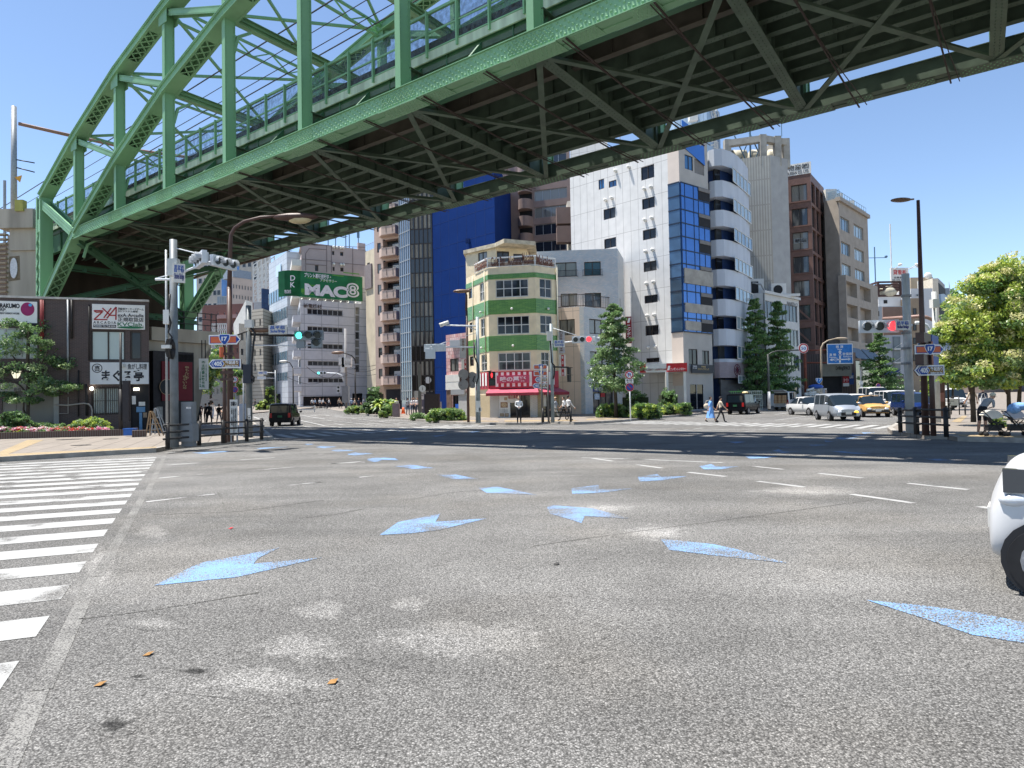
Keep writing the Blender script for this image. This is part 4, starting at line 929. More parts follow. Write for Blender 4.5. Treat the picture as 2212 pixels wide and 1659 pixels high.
# rooftop room with flat overhanging roof
zr=zat(*zm('C',690,205),GY+2.5); Q0=P0+(P1-P0)*.02; zroom=zr
A=at(*zm('C',330,345),P0.y+.2); B=at(*zm('C',690,260),GY+2.2); Cc=at(*zm('C',1055,310),GY+3.0); A.z=B.z=Cc.z=0
A=P0.copy(); A.z=0
Wa=Wall(A,B,zt-.4,zr-.55); Wb=Wall(B,Cc,zt-.4,zr-.55)
ha=[Wa.rect(480,320,585,445,'C')]; hb=[Wb.rect(700,310,845,440,'C'),Wb.rect(895,340,1005,440,'C')]
mb=MB(); wallgeo(mb,Wa,ha,.1); wallgeo(mb,Wb,hb,.1); E_=Cc+Vector((.5,5,0)); wallgeo(mb,Wall(Cc,E_,zt-.4,zr-.55)); WB(mb,'roof_room',CREAM,t); bf(t,Wa,ha,2,1,.08,GL1,FRD); bf(t,Wb,hb,2,1,.08,GL2,FRD)
mb=MB(); o1=at(*zm('C',785,185),GY+.3); o2=at(*zm('C',1155,265),GY+1.5); oo=[(A.x-.2,A.y-.1),(B.x-.1,B.y-.3),(o1.x,o1.y),(o2.x,o2.y),(E_.x+.6,E_.y),(A.x,A.y+5)]; mb.prism(oo,zr-.55,zr-.2); WB(mb,'roof_slab',mat('stained cream slab',(.5,.44,.33),.85,0,.35,2),t)
# white roof railing with script letters
mb=MB(); pr_=[WL.sz(*zm('C',450,470))[0]]; 
def railrun(W,s0,s1,z0,z1,n,mb,r=.035,o=.05):
    for i in range(n+1): s_=s0+(s1-s0)*i/n; mb.beam(W.pt(s_,z0,o),W.pt(s_,z1,o),r*1.4,r*1.4)
    for z in (z0+.08,(z0+z1)/2,z1): mb.beam(W.pt(s0,z,o),W.pt(s1,z,o),r*(3 if z==z1 else 1),r*(3 if z==z1 else 1))
zrail=zat(*zm('C',600,395),GY)
railrun(WL,WL.L*.45,WL.L,zt,zrail,3,mb); railrun(WF,0,WF.L,zt,zrail,4,mb); railrun(WR,0,WR.L*.95,zt,zrail,3,mb); WB(mb,'roof_railing',WHITE,t)
mb=MB(); 
for W_,a_,b_ in ((WL,.5,1),(WF,0,1),(WR,0,.9)): mb.face([W_.pt(W_.L*a_,zt+.1,.03),W_.pt(W_.L*b_,zt+.1,.03),W_.pt(W_.L*b_,zrail-.35,.03),W_.pt(W_.L*a_,zrail-.35,.03)])
WB(mb,'railing_mesh',mat('rust mesh panel',(.36,.28,.22),.8,0,.5,5),t)
BRI=mat('brown script',(.16,.07,.05),.7)
letter(t,WL,'Hawaii',(WL.L*.48,WL.L*.98,zt+.15,zt+.95),.1,BRI); letter(t,WF,'Cafe Bar  Alohana',(.3,WF.L*.72,zt+.15,zt+.9),.1,BRI); letter(t,WF,'Makaloa',(WF.L*.74,WF.L-.1,zt+.2,zt+1.15),.1,BRI); letter(t,WR,'Makaloa',(.1,WR.L*.8,zt+.1,zt+.95),.1,BRI)
# corner downpipe and cream corner posts, lamps on the bands
mb=MB(); mb.cyl(WR.pt(WR.L-.05,.2,.12),WR.pt(WR.L-.05,zt+.3,.12),.07,n=8); 
for W_,x,y0,y1 in ((WL,420,600,1590),(WL,560,540,1590)):
    a=W_.sz(*zm('C',x,y0)); b=W_.sz(*zm('C',x,y1)); mb.cyl(W_.pt(a[0],a[1],.08),W_.pt(a[0],max(b[1],.3),.08),.04,n=6)
WB(mb,'downpipe',mat('cream pipe',(.5,.47,.36),.5),t,True)
for W_,k,x,y in ((WF,'C',880,990),(WF,'C',895,1425),(WR,'C',1290,990),(WL,'C',530,1030),(WL,'C',540,1450)):
    mb=MB(); p=W_.pt(*W_.sz(*zm(k,x,y)),.2); mb.ell(p,(.11,.11,.11)); mb.beam(p,p-W_.n*.2,.04,.04); WB(mb,'wall_spotlight',OFFW,t,True)
# shop level: striped red sign, fascia, awning, door, menu board, white brick
REDC=mat('red sign enamel',(.42,.03,.055),.4,0,.12,2); PINK=mat('pink red board',(.5,.07,.13),.4,0,.08,2)
zs0=WF.sz(*zm('D',1200,1020))[1]; zs1=WF.sz(*zm('D',1200,745))[1]
panel(t,'shop_sign',WF,(0,WF.L,zs0,zs1),0,.16,REDC); panel(t,'shop_sign',WR,(0,WR.L,zs0,zs1),0,.16,REDC); panel(t,'shop_sign',WL,(WL.L*.45,WL.L,zs0,zs1),0,.12,REDC)
mb=MB()
a=WF.rect(940,760,1525,990,'D'); n=13; w_=(a[1]-a[0])/n
for i in range(0,n,2): mb.obox(WF.pt(a[0]+w_*(i+.5),(a[2]+a[3])/2,.165),WF.d*w_*.5,WF.n*.01,Zv*(a[3]-a[2])/2)
for W_,sa,sb in ((WL,WL.L*.5,WL.L*.95),(WR,.1,WR.L*.75)):
    nn=7
    for i in range(0,nn,2): w2=(sb-sa)/nn; mb.obox(W_.pt(sa+w2*(i+.5),(zs0+zs1)/2+.1,.17),W_.d*w2*.5,W_.n*.01,Zv*(zs1-zs0)*.38)
WB(mb,'sign_stripe',WHITE,t)
a=WF.rect(968,810,1485,935,'D'); panel(t,'sign_board',WF,a,.16,.32,PINK); letter(t,WF,'味の萬楽',(a[0]+.28,a[1]-.25,a[2]+.12,a[3]-.1),.325,mat('pale ink',(.75,.7,.72),.6),.035)
AW=mat('red and white awning',(.42,.08,.12),.6,0,.2,2); 
za_=zs0; mb=MB()
def awn(W_,sa,sb,ea=0,eb=0):
    mb.face([W_.pt(sa,za_,.02),W_.pt(sa-ea,za_-.38,1.15),W_.pt(sb+eb,za_-.38,1.15),W_.pt(sb,za_,.02)]); mb.face([W_.pt(sa-ea,za_-.38,1.15),W_.pt(sa-ea,za_-.62,1.17),W_.pt(sb+eb,za_-.62,1.17),W_.pt(sb+eb,za_-.38,1.15)],1)
    mb.face([W_.pt(sb,za_,.0),W_.pt(sb+eb,za_-.38,1.13),W_.pt(sb+eb,za_-.62,1.15),W_.pt(sb,za_-.62,0)],1); mb.face([W_.pt(sa,za_-.04,.0),W_.pt(sa-ea,za_-.42,1.13),W_.pt(sb+eb,za_-.42,1.13),W_.pt(sb,za_-.04,0)][::-1],1)
awn(WF,-.1,WF.L,0,.3); awn(WR,0,WR.L,.3,.2); WB(mb,'awning',[AW,mat('awning valance',(.22,.02,.035),.6)],t)
WBK=[tilemat('white painted brick %d'%i,(.64,.62,.58),(.58,.56,.52),(.45,.43,.4),.3,.1,.02,W.ang,.7) for i,W in enumerate(Ws)]
h=doorF; panel(t,'glazed_door',WF,(h[0],h[1],h[2],h[3]),-.13,-.1,GL2)
mb=MB()
for x in (h[0],(h[0]+h[1])/2,h[1]): mb.beam(WF.pt(x,h[2],-.05),WF.pt(x,h[3],-.05),.07,.07)
mb.beam(WF.pt(h[0],h[2]+.05,-.05),WF.pt(h[1],h[2]+.05,-.05),.07,.1); WB(mb,'door_frame',FRA,t)
panel(t,'painted_brick',WF,(0,boardF[0]-.02,.1,zs0-.35),0,.05,WBK[1]); panel(t,'painted_brick',WF,(h[1]+.02,WF.L,.1,zs0-.35),0,.05,WBK[1])
panel(t,'menu_board',WF,boardF,.02,.1,WHITE)
FOOD=mat('food photo',(.3,.18,.11),.5,0,.6,14)
for q in ((1018,1240,1135,1330),(1080,1165,1130,1212),(1010,1420,1075,1475),(1085,1420,1150,1475)):
    a=WF.rect(*q,'D'); panel(t,'dish_photo',WF,a,.1,.11,FOOD); poly_on(t,'dish_photo',WF,circ((a[0]+a[1])/2,(a[2]+a[3])/2,(a[1]-a[0])*.38,16,(a[3]-a[2])*.4),.112,mat('pale dish',(.5,.38,.25),.5,0,.4,12))
for i in range(5): letter(t,WF,'ラーメン 定食 セット',WF.rect(1010,1350+i*13,1140,1358+i*13,'D'),.112,INKK)
a=WF.rect(1128,1120,1322,1250,'D'); panel(t,'noren_curtain',WF,a,.15,.17,OFFW); letter(t,WF,'味の萬楽',(a[0]+.1,a[1]-.1,a[2]+.3,a[2]+.7),.175,RDI)
panel(t,'side_brick',WR,(.0,WR.L,.1,zs0-.4),0,.04,tilemat('tan painted brick',(.5,.4,.24),(.42,.34,.2),(.3,.24,.15),.3,.1,.02,WR.ang,.7)); panel(t,'side_brick',WL,(WL.L*.0,WL.L,.1,zs0-.5),0,.03,tilemat('tan brick 2',(.5,.41,.26),(.44,.36,.22),(.3,.24,.15),.3,.1,.02,WL.ang,.7))
panel(t,'side_door',WR,(WR.L*.35,WR.L*.75,.15,2.5),.04,.06,DARK)
panel(t,'notice_board',WR,(WR.L*.25,WR.L*.38,1.1,2.2),.06,.09,OFFW)
# projecting banner signs
for (x0,y0,x1,y1,lab,col,txts,ori) in ((1935,112,2048,455,'grey projecting banner with brown script on the right of the green banded building','g','Hawaii Cafe',0),(1950,478,2062,822,'white and red projecting banner with shop name on the right of the green banded building','r','味の萬楽',0),(360,215,462,535,'grey projecting banner with script beside the pink tiled shop','g','Cafe Bar',1),(385,550,470,800,'white and red projecting banner beside the pink tiled shop','r','の萬楽',1)):
    Y=P3.y+.1 if not ori else P0.y-.3; Wp_=plate(x0,y0,x1,y1,Y,0,'D'); s_=thing('projecting_sign',lab,'sign',(Wp_.a.x,Wp_.a.y,Wp_.z0)); panel(s_,'board',Wp_,(0,Wp_.L,Wp_.z0,Wp_.z1),-.08,0,mat('pale grey board',(.4,.4,.42),.5) if col=='g' else OFFW)
    if col=='r':
        xa=.38 if not ori else .55; panel(s_,'red_stripe',Wp_,(Wp_.L*xa,Wp_.L*(xa+.4),Wp_.z0+.03,Wp_.z1-.03),0,.01,RDI); n=len(txts)
        for i,ch in enumerate(txts): hh=(Wp_.z1-Wp_.z0)/n; letter(s_,Wp_,ch,(Wp_.L*(xa+.08),Wp_.L*(xa+.32),Wp_.z1-hh*(i+.8),Wp_.z1-hh*(i+.25)),.015,INKW)
    else:
        w1,w2=txts.split(' '); hh=Wp_.z1-Wp_.z0
        for i,ch in enumerate(txts.replace(' ','')): letter(s_,Wp_,ch,(Wp_.L*.35,Wp_.L*.7,Wp_.z1-hh*(i+.9)/11,Wp_.z1-hh*(i+.2)/11),.01,BRI)
    mb=MB(); mb.beam(Wp_.pt(0 if not ori else Wp_.L,Wp_.z1-.2,-.04),Wp_.pt(-.3 if not ori else Wp_.L+.3,Wp_.z1-.2,-.04),.05,.05); mb.beam(Wp_.pt(0 if not ori else Wp_.L,Wp_.z0+.2,-.04),Wp_.pt(-.3 if not ori else Wp_.L+.3,Wp_.z0+.2,-.04),.05,.05); WB(mb,'bracket',STEEL,s_)
# ---- pink tiled small shop ----
zt=zat(*zm('D',135,165),66); A=atz(*zm('D',135,165),zt); B=Vector((P0.x-.05,P0.y-.2,0))
PKT=tilemat('pink wall tile',(.55,.27,.25),(.66,.5,.47),(.35,.2,.19),.32,.32,.02,Wall(A,B,0,1).ang,.4,.3)
t,Ws,P=bld('small_shop','narrow pink tiled two storey shop with white shutters beside the blue building',[A,B],zt); W=Ws[0]
H=[W.rect(205,540,340,745,'D'),W.rect(245,1130,345,1335,'D')]; shell(t,Ws,P,[PKT],[H],zt,8,.12); window(t,W,H[0],2,1,.1,GL1,FRD,.08); window(t,W,H[1],2,1,.1,GL2,FRD,.08)
mb=MB(); a=W.rect(140,800,400,1040,'D'); n=14
for z0_,z1_ in ((a[2],(a[2]+a[3])/2-.05),((a[2]+a[3])/2+.05,a[3])):
    for i in range(n): x=(a[1])*(i+.5)/n; mb.obox(W.pt(x,(z0_+z1_)/2,.12),W.d*a[1]/n*.42,W.n*.02,Zv*(z1_-z0_)/2)
mb.obox(W.pt(a[1]/2,(a[2]+a[3])/2,.05),W.d*a[1]/2,W.n*.05,Zv*(a[3]-a[2])/2); WB(mb,'white_fascia',OFFW,t)
a=W.rect(350,1100,470,1480,'D'); panel(t,'roller_shutter',W,(a[0],W.L,.2,a[3]),.02,.08,tilemat('shutter slats',(.5,.5,.48),(.47,.47,.45),(.25,.25,.25),9,.09,.02,W.ang,.5,0)); a=W.rect(240,1040,460,1120,'D'); panel(t,'shutter_box',W,a,.02,.2,FRA)
panel(t,'blue_notice',W,W.rect(290,1270,345,1340,'D'),-.05,.02,INKB); panel(t,'grey_vent',W,W.rect(240,245,420,345,'D'),.02,.3,FRA); panel(t,'ground_floor',W,(0,W.rect(145,1050,235,1500,'D')[1],.1,W.rect(145,1050,235,1500,'D')[3]),.01,.05,mat('brown shopfront',(.16,.1,.07),.6,0,.3,3))
# ---- blue sided building with dark glass front ----
BY=92.
P0=at(*zm('A',1425,600),BY+3); P1=at(*zm('A',1560,600),BY+.5); P2=at(*zm('A',1838,600),BY); P3=at(1071,600,BY-9)
zt=zat(1040,352,P3.y+3); 
t,Ws,P=bld('glass_office','tall office with dark glass front and plain deep blue side wall',[P0,P1,P2,P3],zt,back=12)
BLUE=mat('deep blue cladding',(.007,.03,.14),.8,0,.08,.4,spec=.05); DGL=mat('dark curtain glass',(.03,.027,.022),.08,0,.1,.5,spec=.8); SGL=mat('reflecting curtain glass',(.2,.26,.33),.06,.55,.12,.4)
mb=MB(); wallgeo(mb,Ws[2],()); C_=P3+Vector((2,16,0)); mb.face([(P3.x,P3.y,-.3),(C_.x,C_.y,-.3),(C_.x,C_.y,zt),(P3.x,P3.y,zt)]); mb.face([(P0.x,P0.y,zt),(P1.x,P1.y,zt),(P2.x,P2.y,zt),(P3.x,P3.y,zt),(C_.x,C_.y,zt),(P0.x,P0.y+16,zt)]); mb.face([(P0.x,P0.y+16,-.3),(P0.x,P0.y,-.3),(P0.x,P0.y,zt),(P0.x,P0.y+16,zt)]); WB(mb,'blue_wall',BLUE,t)
mb=MB()
for i in range(1,7): s_=Ws[2].L*i/7; mb.obox(Ws[2].pt(s_,zt/2,.005),Ws[2].d*.02,Ws[2].n*.01,Zv*zt/2)
for j in range(1,10): mb.obox(Ws[2].pt(Ws[2].L/2,zt*j/10,.004),Ws[2].d*Ws[2].L/2,Ws[2].n*.01,Zv*.02)
mb.box(Ws[2].pt(*Ws[2].sz(*zm('C',370,190)),.2),(.5,.4,.5)); WB(mb,'panel_joints',mat('blue joint',(.008,.03,.13),.6),t)
fh=zat(900,600,BY)-zat(900,631.7,BY); zq=zat(*zm('A',1600,1560),BY)
for wi,(W_,gm,nx) in enumerate(((Ws[0],SGL,5),(Ws[1],DGL,5))):
    mb=MB(); wallgeo(mb,W_,()); WB(mb,'glass_front',gm,t)
    mb=MB(); 
    for i in range(nx+1): mb.obox(W_.pt(W_.L*i/nx,(zt+2)/2,.04),W_.d*.05,W_.n*.05,Zv*(zt-2)/2)
    z=zq-fh*5
    while z<zt: 
        if z>1.5: mb.obox(W_.pt(W_.L/2,z,.03),W_.d*W_.L/2,W_.n*.04,Zv*.06)
        z+=fh
    WB(mb,'mullions',FRD if wi else FRA,t)
W_=Ws[1]; k=0; z=zq-fh*4; cnt=0
while z<zt-2:
    if k%2==1:
        for i in range(5):
            if cnt<90: panel(t,'blind',W_,(W_.L*(i+.12)/5,W_.L*(i+.6+.1*(i%2))/5,z+.08,z+fh-.1),.0,.012,mat('drawn blind',(.22,.2,.16),.6,0,.1,2,objvar=.3)); cnt+=1
    z+=fh;k+=1
a=(W_.L*.1,W_.L*.62,.2,3.2); panel(t,'entrance_shutter',W_,a,.0,.15,mat('beige shutter',(.42,.4,.33),.6)); panel(t,'entrance',W_,(W_.L*.62,W_.L,.2,3.0),.0,.1,DARK)
poly_on(t,'round_emblem',W_,circ(W_.L*.72,4.6,.45,20),.05,OFFW)
# ---- salmon apartment block with balconies ----
AY=100.; zt=38
P0=at(*zm('A',1105,800),AY);P1=at(*zm('A',1440,800),AY-2.2)
SAL=tilemat('salmon wall tile',(.52,.39,.32),(.49,.365,.3),(.42,.32,.26),3.4,1.5,.015,math.atan2((P1-P0).y,(P1-P0).x),.7,0.,0)
t,Ws,P=bld('apartment_block','salmon apartment tower with stacked rounded balconies beside the dark glass office',[P0,P1],zt); W=Ws[0]
ys=[230,496,768,1030,1300,1565,1835]; ys=[zat(*zm('A',1250,y),AY-1) for y in ys]; fh=(ys[0]-ys[5])/5; z0=ys[5]-2*fh
xa,xb=W.sz(*zm('A',1195,800))[0],W.L; wa,wb=W.sz(*zm('A',1135,800))[0],W.sz(*zm('A',1200,800))[0]
hs_=[];hb=[];zs=[]
z=z0
while z<zt-1: zs.append(z); z+=fh
hb=[(xa+.3,xb-.1,z+.1,z+fh-.75) for z in zs if z>2]; hw=[(wa+.1,xa-.1,z+.6,z+2.0) for z in zs if z>2]
shell(t,Ws,P,[SAL],[hb+hw],zt,10,1.2); 
for h in hw: window(t,W,h,1,1,.12,GL1,FRD)
for h in hb: window(t,W,h,3,1,1.1,GL2,FRD,.08); panel(t,'balcony_partition',W,(h[0]+(h[1]-h[0])*.45,h[0]+(h[1]-h[0])*.8,h[2],h[2]+1.5),-.5,-.45,OFFW)
for z in zs:
    if z<2: continue
    mb=MB(); pl=[W.pt(xa,0,0),W.pt(xa,0,.5),W.pt(xa+1.0,0,1.25),W.pt(xb,0,1.25),W.pt(xb,0,0)]; mb.prism([(p.x,p.y) for p in pl],z-.35,z+.85); WB(mb,'balcony',SAL,t)
    mb=MB(); pl=[W.pt(xa,0,0),W.pt(xa,0,.5),W.pt(xa+1.0,0,1.27),W.pt(xb,0,1.27)]
    for a,b in zip(pl[1:-1],pl[2:]): mb.beam(a+Zv*(z+1.0),b+Zv*(z+1.0),.06,.06)
    for f_ in (.35,.8): c=W.pt(xa+1+(xb-xa-1)*f_,z+.35,1.26); mb.beam(c-Zv*.45,c+Zv*.4,.1,.03)
    mb.box(W.pt(xa+1.0,z+fh-.95,.6),(.25,.25,.15)); WB(mb,'balcony_rail',BLACKM,t)
brickA=tilemat('tan brick base',(.3,.2,.13),(.34,.23,.15),(.25,.2,.15),.3,.09,.012,W.ang); panel(t,'brick_base',W,(0,W.L,.3,zs[1]-.4 if zs[0]<2 else zs[0]-.4),0,.05,brickA); panel(t,'entrance',W,(W.L*.4,W.L,.3,3.6),.05,.09,DARK)
# ---- brown rounded apartments behind ----
MY=98.; zt=zat(1215,314,MY); P0=at(1066,600,MY+2);P1=at(1236,600,MY-2)
MAU=mat('brown mauve render',(.25,.185,.165),.75,0,.08,1)
t,Ws,P=bld('brown_apartments','brown mauve apartment tower with curved balconies seen behind the blue wall',[P0,P1],zt); W=Ws[0]
f0=zat(1180,600,MY)-zat(1180,637,MY); n=int((zt-2)/f0); H=[(W.sz(1155,500)[0],W.L-.5,zt-1.6-f0*(i+1)+.9,zt-1.6-f0*(i+1)+2.4) for i in range(n)]
shell(t,Ws,P,[MAU],[H],zt,9,.3); bf(t,W,H,4,1,.25,GL1,FRA,.07)
for i in range(n):
    mb=MB(); z=zt-1.6-f0*(i+1); xa,xb=W.sz(1122,500)[0],W.sz(1152,500)[0]; pts=[W.pt(xa+(xb-xa)*(.5-.5*math.cos(math.pi*j/10)),0,1.5*math.sin(math.pi*j/10)) for j in range(11)]; mb.prism([(p.x,p.y) for p in pts],z-.3,z+1.1); WB(mb,'curved_balcony',MAU,t)
    panel(t,'balcony_opening',W,(xa+.1,xb-.1,z+1.1,z+f0-.35),.0,.03,DARK)
mb=MB(); mb.cyl(W.pt(W.L*.2,0,.2),W.pt(W.L*.2,zt,.2),.12,n=8); WB(mb,'downpipe',MAU,t)
# pale walls between the brown apartments and the white office
A=at(1228,560,94);B=at(1262,560,93); t,Ws,P=bld('pale_infill_building','narrow pale building squeezed between the brown apartments and the white office',[A,B],zat(1240,430,93)); shell(t,Ws,P,[mat('pale render',(.6,.57,.5),.7)],[[]],Ws[0].z1,5); W=Ws[0]
mb=MB(); 
for z in (zat(1240,450,93),zat(1240,490,93)): mb.box(W.pt(.2,z-1,.6),(3,1.4,2.2))
WB(mb,'balcony',MAU,t)
# ---- light blue mosaic tiled building ----
TY=64.5
MOS=lambda W,i: tilemat('pale mosaic tile %d'%i,(.55,.57,.58),(.37,.48,.55),(.48,.45,.43),.24,.11,.02,W.ang,.5,.5,.15)
zt2=zat(*zm('C',1065,318),TY+3); P0=atz(*zm('C',1062,318),zt2);P1=atz(*zm('C',2120,276),zt2); P2=P1+Vector((1.4,5,0))
zt1=zat(*zm('C',1730,965),TY); L0=atz(*zm('C',1412,985),zt1); Lc=atz(*zm('C',1722,960),zt1); L2=atz(*zm('C',2160,1010),zt1)
t=thing('tiled_building','pale blue and grey mosaic tiled building with black balcony rail, behind the pointed street tree','building',(Lc.x,Lc.y,.1))
Wu=Wall(P0,P1,zt1-.2,zt2); Wu2=Wall(P1,P2,zt1-.2,zt2)
hu=[Wu.rect(1385,440,1640,610,'C'),Wu.rect(1730,432,1925,598,'C'),Wu.rect(1455,808,1650,960,'C'),Wu.rect(1735,800,1930,975,'C')]
mb=MB(); wallgeo(mb,Wu,hu,.15,0); wallgeo(mb,Wu2,(),.1,1); mb.face([(P0.x,P0.y,zt2-.3),(P1.x,P1.y,zt2-.3),(P2.x,P2.y,zt2-.3),(P0.x,P0.y+6,zt2-.3)]); mb.face([(P0.x,P0.y+6,0),(P0.x,P0.y,0),(P0.x,P0.y,zt2),(P0.x,P0.y+6,zt2)],0)
mb.obox(Wu.pt(Wu.L*.61,(zt1+zt2)/2,.02),Wu.d*.04,Wu.n*.02,Zv*(zt2-zt1)/2,0)
WB(mb,'upper_wall',[MOS(Wu,0),MOS(Wu2,1)],t)
teal=glassmat('teal curtain pane',(.02,.07,.1),(.25,.27,.26),.5,.1); bf(t,Wu,hu[:2],2,1,.12,teal,FRD,.07); bf(t,Wu,hu[2:],2,1,.12,GL1,FRD,.07)
mb=MB()
for x0,x1,y0,y1 in ((1405,1655,535,605),(1712,1945,525,592)):
    a=Wu.rect(x0,y0,x1,y1,'C',.3); n=16
    for i in range(n+1): s_=a[0]+(a[1]-a[0])*i/n; mb.beam(Wu.pt(s_,a[2],.3),Wu.pt(s_,a[3],.3),.02,.02)
    for z in (a[2],a[3]): mb.beam(Wu.pt(a[0],z,.3),Wu.pt(a[1],z,.3),.04,.04)
    for s_ in (a[0],a[1]): mb.beam(Wu.pt(s_,a[2],.3),Wu.pt(s_,a[2],0),.04,.04)
WB(mb,'window_rail',BLACKM,t)
WlL=Wall(L0,Lc,-.2,zt1);WlR=Wall(Lc,L2,-.2,zt1)
hL=[WlL.rect(112,235,300,425,'E')]; hR=[WlR.rect(475,235,700,415,'E'),WlR.rect(483,622,640,800,'E'),WlR.rect(520,1035,768,1395,'E')]
PKP=tilemat('peach cladding',(.72,.58,.47),(.7,.565,.455),(.35,.28,.22),1.15,3.3,.02,WlL.ang,.6,0.,.2)
mb=MB(); wallgeo(mb,WlL,hL,.15,0); wallgeo(mb,WlR,hR,.18,1); mb.face([(L0.x,L0.y,zt1-.05),(Lc.x,Lc.y,zt1-.05),(L2.x,L2.y,zt1-.05),(L2.x-1,L2.y+9,zt1-.05),(L0.x,L0.y+6,zt1-.05)])
WB(mb,'lower_wall',[PKP,MOS(WlR,2)],t); a=WlL.rect(368,90,420,1400,'E'); panel(t,'corner_strip',WlL,(a[0],WlL.L,.1,zt1),.0,.03,MOS(WlL,3))
bf(t,WlL,hL,2,1,.12,GL1,FRD,.07); window(t,WlR,hR[0],3,1,.12,GL1,FRD,.08); window(t,WlR,hR[1],2,1,.12,GL1,FRD,.08); window(t,WlR,hR[2],3,1,.15,GL2,FRD,.08)
a=WlR.rect(515,1045,755,1105,'E'); panel(t,'shop_fascia',WlR,a,-.1,.02,mat('navy fascia',(.02,.05,.17),.5)); letter(t,WlR,'電子部品',(a[0]+.2,a[1]-.7,a[2]+.1,a[3]-.05),.03,OFFW)
panel(t,'door_poster',WlR,WlR.rect(545,1130,605,1200,'E'),-.1,-.07,mat('blue white poster',(.4,.48,.58),.6,0,.4,9)); panel(t,'door_poster',WlR,WlR.rect(620,1125,670,1170,'E'),-.1,-.07,RDI)
mb=MB(); zr0=zt1; zr1=zt1+1.15
for W_,n in ((WlL,16),(WlR,22)):
    for i in range(n+1): s_=W_.L*i/n; mb.beam(W_.pt(s_,zr0,-.05),W_.pt(s_,zr1,-.05),.025,.025)
    for z in (zr0+.1,zr1): mb.beam(W_.pt(0,z,-.05),W_.pt(W_.L,z,-.05),.05,.05)
WB(mb,'terrace_railing',BLACKM,t)
for x,y,r in ((2070,780,.34),(2065,880,.34)):
    mb=MB(); p=WlR.pt(*WlR.sz(*zm('C',x,y)),-.2); mb.ell(p,(r*.45,r*.3,r)); mb.cyl(p,(p.x,p.y,zr0),.03); WB(mb,'satellite_dish',WHITE,t,True)
# ---- white office with blue glass corner ----
OY=68.
zc=zat(1469,285,OY); 
def fl(W): return W
R1=at(*zm('F',1280,1000),OY); s1=atz(*zm('F',1185,865),zat(*zm('F',1185,865),OY)); 
zl=zat(*zm('F',1185,865),OY); Q=atz(*zm('F',208,1097),zl); C0=atz(*zm('F',1185,865),zl); dv=(C0-Q).normalized(); C1=C0+dv*1.9
dl=at(*zm('F',1280,1000),OY)-C0; 
# corner where the pale panel strip meets the blue glass
k=ray(*zm('F',1283,900)); tt=((C0-CAM).cross(dv)).z/(k.cross(dv)).z; C1=CAM+k*tt; C1.z=0; Q.z=0
zk=zat(*zm('F',1285,730),C1.y); C2=atz(*zm('F',1560,808),zk); C2.z=0
t,Ws,P=bld('white_office','tall white panelled office with blue glass corner strip standing over the rental garage',[Q,C1,C2],zc); WA,WB2=Ws
PAN=tilemat('white cladding panel',(.66,.65,.63),(.64,.63,.61),(.33,.32,.31),1.0,fl and 3.15,.022,WA.ang,.55,0.,.1)
# floor pitch measured from the windows
zz=[WA.sz(*zm('F',985,y))[1] for y in (465,765,1070,1385)]; fh=(zz[0]-zz[3])/3
PAN=tilemat('white cladding panels',(.64,.635,.62),(.625,.62,.605),(.3,.29,.28),.95,fh,.02,WA.ang,.55,0.,.1)
wins=[WA.rect(895,400,1025,530,'F'),WA.rect(905,715,1030,820,'F'),WA.rect(913,1023,1042,1122,'F'),WA.rect(920,1340,1048,1437,'F'),WA.rect(527,818,642,922,'F'),WA.rect(533,1112,650,1207,'F'),WA.rect(478,533,533,630,'F'),WA.rect(578,545,655,608,'F'),WA.rect(1150,305,1310,425,'E'),WA.rect(1160,698,1320,752,'E')]
for i in range(1,3): 
    a=wins[3]; wins.append((a[0],a[1],a[2]-fh*(i),a[3]-fh*(i))) if 0 else None
wins+= [WA.rect(1140,-60,1300,35,'E')]
H2=[]
shell(t,Ws,P,[PAN,mat('grey stone panel',(.42,.4,.37),.6,0,.08,1)],[wins,[WB2.rect(1325,300,1405,440,'F'),WB2.rect(1420,340,1515,485,'F'),WB2.rect(468,742,575,932,'G'),WB2.rect(632,762,715,930,'G'),WB2.rect(485,1170,650,1470,'G')]],zc,22,.15,backdir=(.1,1,0))
for h in wins[:6]+wins[8:]: window(t,WA,h,2,1,.12,GL2,FRD,.06)
bw=glassmat('blue tinted pane',(.02,.09,.24),(.03,.14,.33),.5); 
for h in wins[6:8]: window(t,WA,h,2,1,.1,bw,FRD,.06)
for q in ((1325,300,1405,440,'F'),(468,742,575,932,'G'),(632,762,715,930,'G')): window(t,WB2,WB2.rect(*q),2,1,.1,bw if q[4]=='F' else GL2,FRD,.06)
panel(t,'open_recess',WB2,WB2.rect(1420,340,1515,485,'F'),-.14,-.1,mat('recess grey',(.2,.19,.18),.7)); h=WB2.rect(485,1170,650,1470,'G'); panel(t,'entrance_door',WB2,h,-.13,-.08,GL2); mb=MB()
for x in (h[0],(h[0]+h[1])/2,h[1]): mb.beam(WB2.pt(x,h[2],-.03),WB2.pt(x,h[3],-.03),.07,.07)
WB(mb,'door_frame',FRA,t)
PNK=mat('pale pink stone panel',(.6,.52,.46),.6,0,.05,1)
sA=WA.sz(*zm('F',1172,900))[0]; 
gz0=WB2.sz(*zm('G',500,540))[1]; gz1=WB2.sz(*zm('F',1400,600))[1]
panel(t,'stone_strip',WA,(sA,WA.L,gz1,zc-.5),0,.06,PNK); panel(t,'stone_strip',WA,(sA,WA.L,2.8,gz0),0,.06,PNK)
zz1=WA.sz(*zm('F',1230,590))[1]
panel(t,'corner_glass',WA,(sA,WA.L,gz0,gz1),0,.12,mat('blue reflecting glass',(.05,.1,.17),.06,.3,.2,.7,spec=1))
BLG=mat('bright blue glass',(.035,.16,.48),.08,.35,.12,.5,spec=1)
